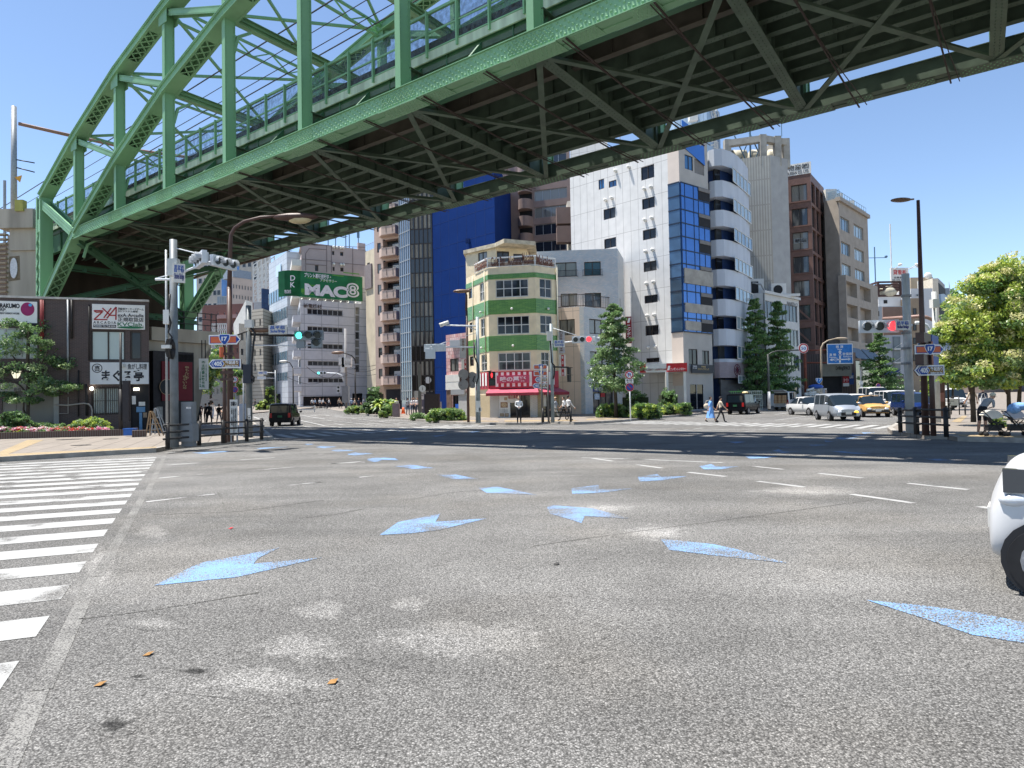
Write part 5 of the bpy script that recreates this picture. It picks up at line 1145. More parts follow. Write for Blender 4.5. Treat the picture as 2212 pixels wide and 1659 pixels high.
fg=(gz1-gz0)/11; panel(t,'blue_glass',WB2,(0,WB2.L,gz0,gz1),0,.1,BLG)
mb=MB()
for i in range(12): z=gz0+fg*i; mb.obox(WB2.pt(WB2.L/2,z,.12),WB2.d*WB2.L/2,WB2.n*.03,Zv*.05); mb.obox(WA.pt((sA+WA.L)/2,z,.13),WA.d*(WA.L-sA)/2,WA.n*.03,Zv*.06)
for f_ in (0,.13,.43,.6,.8,1.): mb.obox(WB2.pt(WB2.L*f_,(gz0+gz1)/2,.11),WB2.d*.02,WB2.n*.03,Zv*(gz1-gz0)/2)
WB(mb,'mullions',mat('dark blue frame',(.015,.025,.05),.4),t)
xo=WB2.sz(*zm('F',1450,800))[0]
for i in range(11):
    if i%2==0: panel(t,'balcony_void',WB2,(xo,WB2.L,gz1-fg*(i+1)+.1,gz1-fg*i-.35),.1,.14,DARK); panel(t,'balcony_lintel',WB2,(xo,WB2.L,gz1-fg*i-.35,gz1-fg*i),.1,.2,mat('recess grey',(.2,.19,.18),.7))
# neighbouring block mirrored in the lower glass is real: stone spandrels
for y0,y1 in ((1430,1575),):
    panel(t,'stone_spandrel',WB2,WB2.rect(1308,y0,1585,y1,'F'),.1,.22,CONC)
panel(t,'stone_spandrel',WB2,WB2.rect(410,205,745,315,'G'),.1,.2,CONC); panel(t,'stone_spandrel',WB2,WB2.rect(415,410,600,520,'G'),.1,.2,CONC)
# arched blue gable window
a=WB2.rect(1300,190,1515,365,'F'); pts=[(a[0],a[2]+1.2),(a[0],a[3]+2),(a[0]+(a[1]-a[0])*.5,a[3]+1.6),(a[0]+(a[1]-a[0])*.8,a[3]),(a[1]-.1,a[2]+2.2),(a[1],a[2])]; poly_on(t,'arched_glass',WB2,pts,.02,BLG,.06)
# vents
V_=[('F',x,y) for x,y in ((650,452),(780,415),(932,630),(998,612),(552,740),(612,720),(938,935),(1006,915),(946,1245),(1015,1228),(955,1560),(1024,1545))]+[('E',x,y) for x,y in ((1183,190),(1265,180),(1193,575),(1278,565))]
for k_,x,y in V_:
    mb=MB(); p=WA.pt(*WA.sz(*zm(k_,x,y)),.15); mb.cyl(p-WA.n*.15,p+WA.n*.12,.16,.16,10); mb.ell(p+WA.n*.1,(.16,.16,.17)); WB(mb,'vent_hood',OFFW,t,True)
# lift tower on the roof
A=at(1231,300,84);B=at(1312,300,82); zt_=zat(1270,284,83); mb=MB(); mb.prism([(A.x,A.y),(B.x,B.y),(B.x+1,B.y+7),(A.x+1,A.y+7)],zc-1,zt_); WB(mb,'roof_tower',PAN,t)
mb=MB(); p=at(1340,330,78); mb.cyl((p.x,p.y,zc-1),(p.x,p.y,zc+7),.05); WB(mb,'roof_antenna',STEEL,t)
# red vertical sign
s_=thing('vertical_sign','tall red projecting sign with white katakana on the white office wall','sign',(Q.x,Q.y,8)); Wv=plate(918,200,985,520,WA.pt(WA.sz(*zm('E',950,300))[0],0).y-.6,0,'E'); panel(s_,'board',Wv,(0,Wv.L,Wv.z0,Wv.z1),-.3,0,mat('dark red sign',(.2,.012,.02),.5))
for i,ch in enumerate('ニッポンレ'): letter(s_,Wv,ch,Wv.rect(928,300+i*44,972,338+i*44,'E'),.01,INKW)
mb=MB(); a=Wv.rect(930,215,975,275,'E'); mb.face([Wv.pt(a[0],a[2],.01),Wv.pt(a[0]+(a[1]-a[0])*.6,a[2],.01),Wv.pt(a[1],a[3],.01),Wv.pt(a[0]+(a[1]-a[0])*.4,a[3],.01)]); WB(mb,'logo_shape',INKW,s_)
# clinic sign board
s_=thing('clinic_sign','dark navy clinic sign board with gold lettering above the office entrance','sign',(C1.x,C1.y,6)); a=WB2.rect(477,935,742,1035,'G'); panel(s_,'board',WB2,a,.22,.3,mat('dark navy board',(.012,.018,.03),.4)); letter(s_,WB2,'フロンティアクリニック',WB2.rect(545,975,680,1000,'G'),.305,mat('gold letters',(.55,.42,.2),.5)); letter(s_,WB2,'秋葉原',WB2.rect(590,948,640,968,'G'),.305,mat('gold letters',(.55,.42,.2),.5)); letter(s_,WB2,'診療科目',WB2.rect(488,945,535,960,'G'),.305,INKW); letter(s_,WB2,'内科・皮膚科',WB2.rect(488,968,535,980,'G'),.305,INKW)
# rental garage canopy
CYY=62.; t=thing('garage_canopy','red and silver car rental canopy on white posts beside the hedge','canopy',(at(1420,880,CYY).x,CYY,.1))
z0=zat(*zm('E',1500,865),CYY);z1=zat(*zm('E',1500,760),CYY)
A=at(*zm('E',1085,800),CYY+1);B=at(*zm('E',1655,800),CYY); W=Wall(A,B,z0,z1); f1=W.sz(*zm('E',1155,800))[0]; f2=W.sz(*zm('E',1405,800))[0]
RDP=mat('rental red',(.42,.012,.02),.35)
panel(t,'red_fascia',W,(0,f1,z0,z1),-.15,0,RDP); panel(t,'red_fascia',W,(f2,W.L,z0,z1),-.15,.02,RDP); panel(t,'silver_fascia',W,(f1,f2,z0,z1),-.15,-.02,mat('silver fascia',(.55,.56,.57),.35,.3)); panel(t,'red_line',W,(f1,f2,z0+.15,z0+.35),-.02,.0,RDP)
mb=MB(); C=B+Vector((1.5,7,0)); D=A+Vector((1.5,7,0)); mb.prism([(p.x,p.y) for p in (A,B,C,D)],z0+.1,z0+.35); mb.face([(B.x,B.y,z0),(C.x,C.y,z0),(C.x,C.y,z1),(B.x,B.y,z1)]); WB(mb,'canopy_roof',OFFW,t)
mb=MB()
for x in (1410,1622):
    p=at(*zm('E',x,900),CYY+.3); mb.box((p.x,p.y,z0/2),(.22,.22,z0))
    mb.box((p.x+1.2,p.y+6,z0/2),(.22,.22,z0))
WB(mb,'canopy_post',OFFW,t)
letter(t,W,'ニッポンレンタカー',W.rect(1452,815,1635,852,'E'),.03,INKW); a=W.rect(1415,795,1452,848,'E'); mb=MB(); mb.face([W.pt(a[0],a[2],.03),W.pt(a[0]+(a[1]-a[0])*.7,a[2],.03),W.pt(a[1],a[3],.03),W.pt(a[0]+(a[1]-a[0])*.3,a[3],.03)]); WB(mb,'logo_shape',INKW,t)
# ---- building with curved balconies ----
c0=at(1531,600,73.5); c1=at(1549,600,71.6); c2=at(1585,600,72.4); c3=at(1622,600,78)
cv=[]; pts_=[c0,at(1538,600,72.0),c1,at(1566,600,71.5),c2,at(1600,600,73.8),at(1613,600,75.8),c3]
for p in pts_: p.z=0
zt=zat(1555,321.6,71.6)
t=thing('curved_office','pale blue grey office with curved balcony bands, right of the blue glass corner','building',(c0.x,c0.y,.1)); PBL=mat('pale blue grey render',(.5,.54,.6),.6,0,.1,1,streak=1)
def ring(mb,z0,z1,off=0,m=0,solid=True):
    p=[(q.x,q.y-off) for q in pts_]+[(c3.x+1,c3.y+6),(c0.x,c0.y+6)]; mb.prism(p,z0,z1,m)
fh=(zat(1555,389.8,71.8)-zat(1555,389.8+63.7,71.8)); z=zt
zb_=zat(1555,zm('F',0,400)[1],71.6)
mb=MB(); ring(mb,zb_,zt); 
n=0; zs=[]
z=zat(1555,zm('F',0,545)[1],71.6)
while z>4: 
    z2=z-fh*.55; 
    if z2>3: zs.append((z2,z)); ring(mb,z2,z)
    z-=fh
WB(mb,'balcony_band',PBL,t,False)
mb=MB(); inn=[(q.x+.15,q.y+1.5) for q in pts_]+[(c3.x+1,c3.y+6),(c0.x,c0.y+6)]; mb.prism(inn,0,zt-.5); WB(mb,'inner_wall',mat('dark navy recess',(.03,.065,.18),.6),t)
Wc=Wall(pts_[4],pts_[7],0,zt)
zz_=[zb_]+[a for a,b in zs]
for i,ztop in enumerate(zz_):
    zbot=zs[i][1] if i<len(zs) else 3
    if ztop-zbot>.5 and i<9:
        h=(-.3,Wc.L-.1,zbot,ztop); o=window(t,Wc,h,5,1,-.25,glassmat('sky glass',(.12,.2,.28),(.3,.38,.42),.5,.05,1),FRW,.09)
        Wd=Wall(pts_[3],pts_[4],0,zt); panel(t,'balcony_door',Wd,(Wd.L*.15,Wd.L*.75,zbot,ztop),-1.3,-1.1,GL2)
mb=MB(); z=zat(1560,zm('G',0,900)[1],71.6); z2=zat(1560,zm('G',0,1090)[1],71.6); p=[(q.x,q.y-.05) for q in pts_]+[(c3.x+1,c3.y+6),(c0.x,c0.y+6)]; mb.prism(p,z2,z); WB(mb,'brick_band',tilemat('pinkish band',(.36,.3,.32),(.32,.27,.29),(.25,.22,.23),.3,.08,.01,0,.6),t)
We=Wall(pts_[4],pts_[6],0,zt); cc=We.rect(990,930,1062,1068,'G'); mb=MB(); cx,cz,rx,rz=(cc[0]+cc[1])/2,(cc[2]+cc[3])/2,(cc[1]-cc[0])/2,(cc[3]-cc[2])/2
def emblem(mb,W,cx,cz,rx,rz,o,th=.07):
    for i in range(20):
        q0,q1=2*math.pi*i/20,2*math.pi*(i+1)/20; mb.beam(W.pt(cx+rx*math.cos(q0),cz+rz*math.sin(q0),o),W.pt(cx+rx*math.cos(q1),cz+rz*math.sin(q1),o),.03,th*1.4,0,W.n.cross(Zv))
    mb.beam(W.pt(cx,cz-rz,o),W.pt(cx,cz+rz,o),.03,th,0,W.d)
    for q in (-.7,-.35,.35,.7): mb.beam(W.pt(cx,cz-rz*.2,o),W.pt(cx+rx*q,cz+rz*(1-abs(q))*.95,o),th,.03); mb.beam(W.pt(cx,cz+rz*.1,o),W.pt(cx+rx*q,cz-rz*(1-abs(q))*.95,o),th,.03)
emblem(mb,We,cx,cz,rx,rz,.25); WB(mb,'leaf_emblem',mat('maroon emblem',(.1,.012,.03),.5),t)
panel(t,'ground_shopfront',Wall(pts_[1],pts_[6],0,zt),(0,Wall(pts_[1],pts_[6],0,1).L,.2,3.4),.6,.75,mat('dark shopfront',(.07,.07,.075),.4,0,.3,1.5)); 
# sky blue roof sign tower
TW_=82; A=at(1457,260,TW_+2); B=at(1527,260,TW_); C=at(1555,260,TW_+4); ztt=zat(1527,214,TW_)
t=thing('roof_sign_tower','sky blue panelled roof sign tower with white leaf emblem above the office roofs','tower',(A.x,A.y,0)); SKB=tilemat('sky blue panel',(.3,.42,.56),(.28,.4,.54),(.15,.22,.32),.7,9,.03,Wall(A,B,0,1).ang,.6,0,0)
mb=MB(); A.z=B.z=C.z=0; mb.prism([(p.x,p.y) for p in (A,B,C,A+Vector((1,7,0)))],0,ztt); WB(mb,'tower_body',SKB,t)
Wt=Wall(B,C,0,ztt); a=Wt.rect(1533,228,1551,262); mb=MB(); emblem(mb,Wt,(a[0]+a[1])/2,(a[2]+a[3])/2,(a[1]-a[0])*.45,(a[3]-a[2])*.5,.1,.12); WB(mb,'leaf_emblem',OFFW,t); letter(t,Wt,'須',Wt.rect(1534,300,1551,322),.08,OFFW)
mb=MB(); p=Wall(A,B,0,1).pt(Wall(A,B,0,1).L*.6,zat(1494,250,TW_),.3); mb.box(p,(1,.8,.9)); WB(mb,'vent_box',OFFW,t)
# ---- corrugated grey tower with roof frame ----
KY=86; zt=zat(*zm('F',2165,295),KY); P0=atz(*zm('F',1780,345),zt); P1=atz(*zm('F',2165,295),zt); P2=atz(*zm('H',262,190+50),zt)
if not(80<P2.y<130): P2=P1+Vector((3,14,0))
t,Ws,P=bld('corrugated_tower','grey ribbed metal tower building with open concrete frame on its roof',[P0,P1,P2],zt); W=Ws[0]
RIB=tilemat('ribbed grey cladding',(.42,.41,.37),(.41,.4,.36),(.3,.29,.26),.32,3.2,.09,W.ang,.6,0,.4); shell(t,Ws,P,[RIB,mat('grey render',(.36,.36,.35),.7,0,.1,1)],[[],[]],zt,12,backdir=(.2,1,0))
mb=MB(); zf=zat(*zm('F',2165,78),KY); Ptop=[P0,P1,P2,P2+Vector((-5,6,0))]
a=W.sz(*zm('F',1755,250))[0]
L_=[W.pt(a,0,0),W.pt(W.L-.7,0,0),Ws[1].pt(Ws[1].L*.5,0),Ws[1].pt(Ws[1].L,0),W.pt(a,0,-8)]
for p in L_: mb.box((p.x,p.y+.5,(zt+zf)/2-.5),(.8,.8,zf-zt+1))
for p,q in ((L_[0],L_[1]),(L_[1],L_[3]),(L_[0],L_[4]),(L_[4],L_[3])): mb.beam(Vector((p.x,p.y+.5,zf-.5)),Vector((q.x,q.y+.5,zf-.5)),.8,.8)
WB(mb,'roof_frame',CONC,t)
c=W.pt(W.L*.6,zt,-3)
for i in range(3): mb=MB(); p=c+Vector((-3+i*2.4,0,1)); mb.cyl(p,p+Vector((1.8,0,0)),.9,n=12); WB(mb,'roof_tank',mat('cream tank',(.45,.42,.33),.6,0,.2,2),t,True)
mb=MB()
for i in range(4): p=W.pt(W.L*(.2+.2*i),zt,-1.5); mb.beam(p,p+Vector((1.5*(-1)**i,0,3.4)),.12,.12)
p=W.pt(W.L*.5,zt,-2); mb.cyl(p,p+Zv*7,.12); mb.beam(p+Zv*5.5-W.d*1.2,p+Zv*6+W.d*1.2,.06,.06); p=Ws[1].pt(Ws[1].L*.7,zf); mb.cyl(p,p+Zv*4,.05)
WB(mb,'antenna_mast',mat('blue grey steel',(.1,.18,.26),.5),t)
# ---- low white building ----
NY=80; zt=zat(*zm('G',1355,65),NY-1); P1=atz(*zm('G',1362,62),zt); P2=atz(*zm('G',1795,152),zt); P0=P1+Vector((-2.3,1.2,0))
if P2.y>92: P2=P1+(P2-P1)*((92-P1.y)/(P2.y-P1.y)) 
t,Ws,P=bld('low_white_building','low white four storey building with long windows behind the two pointed trees',[P0,P1,P2],zt); W=Ws[1]
H=[W.rect(1383,190,1778,395,'G'),W.rect(1400,490,1790,695,'G'),W.rect(1400,810,1805,1000,'G'),W.rect(1650,1165,1795,1290,'G')]; wm=mat('white render',(.56,.56,.54),.7,0,.08,1)
shell(t,Ws,P,[wm],[[],H],zt,10); bf(t,W,H[:3],9,1,.12,GL1,FRA,.06); window(t,W,H[3],3,1,.12,GL2,FRD)
letter(t,W,'NARITA 2',W.rect(1655,180,1780,222,'G'),.02,mat('grey letters',(.12,.12,.13),.5)); panel(t,'roof_coping',W,(0,W.L,zt-.05,zt+.25),-.3,.25,wm)
mb=MB(); p=W.pt(W.L*.62,zt+1.0,-1.0); mb.box(p,(1.8,.9,1.5)); mb.cyl(p+Vector((-.1,-.5,0)),p+Vector((-.1,-.4,0)),.55,n=14,m=1); mb.box(W.pt(W.L*.68,zt+.35,-.3),(3.4,.5,.3),0); WB(mb,'air_conditioner',[OFFW,DARK],t); mb=MB(); p=Ws[0].pt(1.0,zt+.8,-1.5); mb.box(p,(1.6,1,1.5),1); WB(mb,'air_conditioner',[OFFW,DARK],t)
mb=MB(); mb.tube([W.pt(.1,.5,.1),W.pt(.1,zt+.3,.1),W.pt(-.4,zt+.9,.0),W.pt(-1.6,zt+1.0,-.4)],.09,7); WB(mb,'downpipe',STEEL,t,True)
A=at(1623,610,86); B=at(1650,610,86); mb=MB(); mb.prism([(A.x,A.y),(B.x,B.y),(B.x,B.y+4),(A.x,A.y+4)],zt-1,zat(1640,602,86)); WB(mb,'roof_room',OFFW,t)
# ---- brown building ----
RY=95; zt=zat(*zm('H',420,335),RY); P1=atz(*zm('H',421,335),zt); P0=atz(*zm('H',158,376),zt); P2=atz(*zm('H',515,440),zt)
if P0.y>112: P0=P1+(P0-P1)*((112-P1.y)/(P0.y-P1.y))
t,Ws,P=bld('brown_office','tall reddish brown eight storey office with rooftop trading company sign',[P0,P1,P2],zt); W,Wr=Ws
BRN=mat('reddish brown panel',(.165,.095,.078),.55,0,.14,1.2)
cl=[W.rect(165,445,258,548,'H')[:2],W.rect(287,415,398,530,'H')[:2]]; rows=[(415,530),(582,702),(748,868),(918,1033),(1087,1198),(1258,1362),(1418,1525)]
rz=[(W.sz(*zm('H',345,b))[1],W.sz(*zm('H',345,a))[1]) for a,b in rows]
H=[(c[0],c[1],a,b) for a,b in rz for c in cl]
cr=[Wr.rect(x0,500,x1,600,'H')[:2] for x0,x1 in ((427,455),(459,487),(490,516))]; cr=[(Wr.L*.04,Wr.L*.3),(Wr.L*.36,Wr.L*.63),(Wr.L*.69,Wr.L*.96)]
Hr=[(c[0],c[1],a-.3,b+.3) for a,b in rz for c in cr]
shell(t,Ws,P,[BRN],[H,Hr],zt,14,.35,backdir=(.35,1,0)); bf(t,W,H,2,1,.3,GL1,FRD,.08); bf(t,Wr,Hr,1,1,.3,GL2,FRD,.08)
for a,b in rz[5:7]: c=cl[1]; mb=MB(); mb.beam(W.pt(c[0]-.2,b+.2,-.05),W.pt(c[1]+.1,a-.2,-.05),.25,.35,0,W.n); WB(mb,'diagonal_brace',BRN,t)
for a,b in rz: mb=MB(); mb.obox(W.pt(W.L/2,a-.12,.05),W.d*W.L/2,W.n*.06,Zv*.08); WB(mb,'sill',BRN,t)
zs0=zt+.0; sg=panel(t,'rooftop_sign',W,(.1,W.L+.1,zt-.02,zt+(W.sz(*zm('H',420,255))[1]-zt)),-.3,.05,OFFW)
zS=W.sz(*zm('H',420,255))[1]; letter(t,W,'燕物産㈱',(W.L*.22,W.L*.97,zt+(zS-zt)*.42,zt+(zS-zt)*.92),.06,INKK); letter(t,W,'TSUBAME BUSSAN CO. LTD.',(W.L*.06,W.L*.97,zt+(zS-zt)*.08,zt+(zS-zt)*.34),.06,INKK); letter(t,W,'金属',(W.L*.04,W.L*.17,zt+(zS-zt)*.68,zt+(zS-zt)*.9),.06,INKK); letter(t,W,'洋食器',(W.L*.04,W.L*.18,zt+(zS-zt)*.42,zt+(zS-zt)*.62),.06,INKK)
for c,(a,b),tx in ((cl[1],rz[2],'募集'),(cl[0],rz[2],'エン')): panel(t,'window_notice',W,(c[0]+.15,c[1]-.15,a+.1 if tx!='募集' else a+.9,a+.9 if tx!='募集' else b-.8),-.28,-.26,OFFW if tx!='募集' else mat('grey notice',(.25,.27,.28),.6)); letter(t,W,tx,(c[0]+.25,c[1]-.25,a+.2 if tx!='募集' else a+1.,a+.8 if tx!='募集' else b-.9),-.25,INKK)
zg=rz[6][0]-1.0; panel(t,'ground_floor',W,(0,W.L*2.0,.3,zg-.6),.02,.35,tilemat('brown ribbed front',(.14,.1,.085),(.13,.095,.08),(.07,.05,.04),.3,6,.05,W.ang,.6,0,.2))
Wq=plate(700,385,1130,570,90,0,'I'); panel(t,'grey_canopy',Wq,(0,Wq.L,Wq.z0,Wq.z1),-1,0,mat('grey green ribbed panel',(.2,.2,.17),.6,0,.1,2)); letter(t,Wq,'DrillingSPACE',Wq.rect(898,425,1110,490,'I'),.01,INKK); panel(t,'shop_opening',Wq,Wq.rect(720,575,1020,850,'I'),-.8,-.6,DARK); panel(t,'shop_posters',Wq,Wq.rect(1025,570,1115,700,'I'),-.5,-.4,RDI); letter(t,Wq,'カーテン',Wq.rect(1035,600,1105,650,'I'),-.39,INKW); panel(t,'shop_board',Wq,Wq.rect(1118,520,1185,690,'I'),-.5,-.4,mat('navy fascia',(.02,.05,.17),.5)); letter(t,Wq,'IDIX',Wq.rect(1122,560,1180,600,'I'),-.39,INKW); panel(t,'shop_board',Wq,Wq.rect(1025,670,1115,720,'I'),-.38,-.36,OFFW)
mb=MB(); 
for x in (385,460): pass
mb.beam(Wq.pt(*Wq.sz(*zm('I',385,640)),-1.5),Wq.pt(*Wq.sz(*zm('I',560,760)),-1.5),.1,.12); mb.beam(Wq.pt(*Wq.sz(*zm('I',385,660)),-1.5),Wq.pt(*Wq.sz(*zm('I',560,790)),-1.5),.1,.12)
for i in range(9): p=Wq.pt(*Wq.sz(*zm('I',390+i*20,640+i*14)),-1.5); mb.beam(p,p-Zv*1.2,.05,.05)
WB(mb,'stair_rail',mat('stair grey',(.3,.28,.26),.5),t)
# ---- beige building ----
EY=98; zt=zat(*zm('H',617,508),EY); P1=atz(*zm('H',617,508),zt); P2=atz(*zm('H',820,632),zt); P0=atz(*zm('H',518,535),zt)
if P0.y>112:P0=P1+(P0-P1)*((112-P1.y)/(P0.y-P1.y))
if P0.y<90: P0=P1+Vector((-2,4,0))
BEI=mat('beige grey render',(.33,.29,.245),.75,0,.12,1.1); zlo=zat(*zm('H',690,1055),EY)
t,Ws,P=bld('beige_office','beige grey nine storey office with rooftop railing, right of the brown building',[P0,P1,P2],zt); W=Ws[1]
cols=[W.rect(632,650,693,700,'H')[:2],W.rect(725,700,790,750,'H')[:2]]
def rowz(y0,y1,x=660): return (W.sz(*zm('H',x,y1))[1],W.sz(*zm('H',x,y0))[1])
rA=[rowz(650,740),rowz(820,905),rowz(968,1058)]; H=[(c[0],c[1],a,b) for a,b in rA for c in cols]
shell(t,Ws,P,[BEI],[[],H],zt,16,.3,backdir=(.3,1,0)); bf(t,W,H,3,1,.25,glassmat('sky glass',(.12,.2,.28),(.3,.38,.42),.5,.05,1),FRA,.07)
W3=Wall(W.pt(-.8,0,.9),W.pt(W.L+.9,0,.9),.3,zlo); rB=[rowz(1118,1215,700),rowz(1270,1360,700),rowz(1425,1515,700)]; 
cB=[W3.rect(675,1130,748,1200,'H')[:2],W3.rect(768,1130,842,1200,'H')[:2]]; HB=[(c[0],c[1],a,b) for a,b in rB for c in cB]
mb=MB(); wallgeo(mb,W3,HB,1.1); mb.face([W3.pt(0,zlo),W3.pt(W3.L,zlo),W3.pt(W3.L,zlo,-.9),W3.pt(0,zlo,-.9)]); mb.face([W3.pt(W3.L,.3),W3.pt(W3.L,.3,-14),W3.pt(W3.L,zlo,-14),W3.pt(W3.L,zlo)]); mb.face([W3.pt(0,.3,-1),W3.pt(0,.3),W3.pt(0,zlo),W3.pt(0,zlo,-1)]); WB(mb,'lower_wall',BEI,t)
bf(t,W3,HB,3,1,1.0,GL2,FRD,.09); zf=rB[2][0]
for i,c in enumerate(cB): 
    mb=MB(); mb.face([W3.pt(c[0]-.3,zf-1.0,0),W3.pt(c[0]-.3,zf-2.6,1.3),W3.pt(c[1]+.3,zf-2.6,1.3),W3.pt(c[1]+.3,zf-1.0,0)]); mb.face([W3.pt(c[0]-.3,zf-1.0,0),W3.pt(c[0]-.3,zf-2.6,0),W3.pt(c[0]-.3,zf-2.6,1.3)]); WB(mb,'canopy_awning',mat('blue grey awning',(.1,.14,.18),.5),t); panel(t,'shop_window',W3,(c[0],c[1],.6,zf-2.7),-.0,.03,GL2)
panel(t,'cornice',W,(-.3,W.L+.2,zt-.5,zt+.05),-.3,.35,BEI)
mb=MB()
for W_ in Ws:
    for i in range(13): s_=W_.L*i/12; mb.beam(W_.pt(s_,zt,-.2),W_.pt(s_,zt+1.2,-.2),.05,.05)
    for z in (.6,1.2): mb.beam(W_.pt(0,zt+z,-.2),W_.pt(W_.L,zt+z,-.2),.05,.05)
WB(mb,'roof_railing',mat('blue rail',(.2,.32,.42),.5),t)
for f_ in (.1,.3,.7): mb=MB(); mb.box(W.pt(W.L*f_,zt+.9,-1.6),(1.6,1,1.7)); WB(mb,'roof_plant',OFFW,t)
# ---- white office with the green billboard ----
MY=130.; zt=zat(*zm('A',160,780),MY); Pa=atz(*zm('A',160,780),zt)
zr_=zat(*zm('A',160,780),MY); zrow=zat(*zm('A',250,905),MY); q=atz(*zm('A',695,935),zrow); p=atz(*zm('A',250,905),zrow); dv=(q-p).normalized(); 
r_=ray(*zm('A',1100,1100)); tt=((Pa-CAM).cross(dv)).z/(r_.cross(dv)).z; Pb=CAM+r_*tt; Pb.z=0; Pa.z=0
P_0=Pa+Vector((-4.5,13,0))
t,Ws,P=bld('billboard_office','white panelled office carrying the green billboard, street corner on the left',[P_0,Pa,Pb],zt); Wl,W=Ws
WPN=tilemat('pale grey panels',(.56,.56,.58),(.54,.54,.56),(.28,.29,.31),3.4,1.7,.06,W.ang,.55,0,.1)
rows=[(908,985),(1130,1195),(1345,1410),(1562,1625)]; H=[W.rect(250,a,700,b,'A') for a,b in rows]; hB=[W.rect(0,655,295,728,'B')]; 
a0=W.rect(250,908,700,985,'A'); fix=lambda h:(a0[0],a0[1],h[2],h[3]); H=[fix(h) for h in H]; hB=[(a0[0],a0[1],hB[0][2],hB[0][3])]
g_=W.rect(0,945,300,1140,'B'); g_=(.4,g_[1],hz(Pa.y)+.05,g_[3]); g2=W.rect(440,900,610,1140,'B'); g2=(g2[0],g2[1],hz(Pa.y),g2[3])
st=[W.rect(858,880+i*104,912,880+i*104+95,'A') for i in range(8)]
shell(t,Ws,P,[WPN],[[],H+hB+[g_,g2]+st],zt,22,.3,par=1.0); bf(t,W,H+hB,7,1,.2,GL2,FRA,.12); bf(t,W,st,1,1,.2,GL1,FRA,.1)
for h in (g_,g2): panel(t,'garage_opening',W,h,-.6,-.4,DARK)
W5=Wall(W.pt(W.L*.835,0,.02),W.pt(W.L,0,.02),zt-.5,W.sz(*zm('A',1020,652))[1]); mb=MB(); wallgeo(mb,W5,()); e=W5.pt(0,0,-8); mb.face([(e.x,e.y,zt-1),(W5.a.x,W5.a.y,zt-1),(W5.a.x,W5.a.y,W5.z1),(e.x,e.y,W5.z1)]); WB(mb,'raised_wall',WPN,t)
letter(t,W,'新電機材',W.rect(200,840,430,895,'A'),.1,mat('brown letters',(.08,.055,.05),.6))
fh=(H[0][2]-H[3][2])/3
for i in range(7):
    z=H[0][2]+.5-fh*i
    if z<4: break
    mb=MB(); mb.obox(Wl.pt(Wl.L*.68,z-1.4,.6),Wl.d*Wl.L*.34,Wl.n*.7,Zv*.65); WB(mb,'side_balcony',WPN,t); window(t,Wl,(Wl.L*.4,Wl.L*.95,z-.7,z+.9),3,1,-.02,GL2,FRA,.1)
zb0=W.sz(*zm('A',160,748))[1]; zb1=W.sz(*zm('A',160,425))[1]; 
bb=thing('green_billboard','large green billboard with white lettering on top of the white office','billboard',(Pa.x,Pa.y,zb0)); GRB=mat('green print',(.012,.15,.055),.4,0,.25,.5); 
wL=W.sz(*zm('A',940,650))[0]; panel(bb,'face',W,(0,wL,zb0,zb1),-.4,.3,GRB)
mb=MB(); cpts=[W.pt(0,0,.3),W.pt(-1.6,0,.1),W.pt(-2.6,0,-.9),W.pt(-3.2,0,-2.6)]
for a,b in zip(cpts[1:],cpts[:-1]): mb.face([a+Zv*zb0,b+Zv*zb0,b+Zv*zb1,a+Zv*zb1]); mb.face([b+Zv*zb0,a+Zv*zb0,a+Zv*zb1,b+Zv*zb1])
WB(mb,'curved_face',GRB,bb,False)
LG=mat('light green print',(.1,.3,.04),.4)
for x0,y0,x1,y1 in ((165,650,230,700),(250,600,340,612),(430,545,600,560),(560,480,700,492),(180,715,330,724),(700,450,900,462),(240,515,380,523)): panel(bb,'circuit_line',W,W.rect(x0,y0,x1,y1,'A'),.3,.31,LG)
BW_=mat('billboard white',(.7,.7,.72),.5)
letter(bb,W,'MAC',W.rect(210,605,750,750,'A'),.34,BW_,.055); letter(bb,W,'8',W.rect(735,580,895,760,'A'),.36,BW_); letter(bb,W,'8',W.rect(757,598,873,742,'A'),.38,GRB); letter(bb,W,'8',W.rect(772,612,858,728,'A'),.4,BW_)
letter(bb,W,'プリント基板用端子・',W.rect(205,462,540,520,'A'),.34,BW_,.03); letter(bb,W,'アクセサリー',W.rect(405,530,615,570,'A'),.34,BW_)
Wc_=Wall(cpts[2],cpts[1],0,1); a=Wc_.rect(38,475,98,670,'A'); letter(bb,Wc_,'D\nK',(max(a[0],.0),max(a[1],Wc_.L*.9),zb0+1.6,zb1-1.0),.05,BW_); letter(bb,Wc_,'株式会社',(0,Wc_.L*.9,zb0+.5,zb0+1.2),.05,BW_)
mb=MB()
for i in range(9): s_=wL*i/8; mb.beam(W.pt(s_,zt-.5,-.2),W.pt(s_,zb0,-.2),.15,.15); mb.beam(W.pt(s_,zt-.3,-.2),W.pt(s_+1,zb0,-1.5),.12,.12)
WB(mb,'support_frame',OFFW,bb)
panel(bb,'white_edge',W,W.rect(935,495,970,640,'A'),-.6,.2,OFFW)
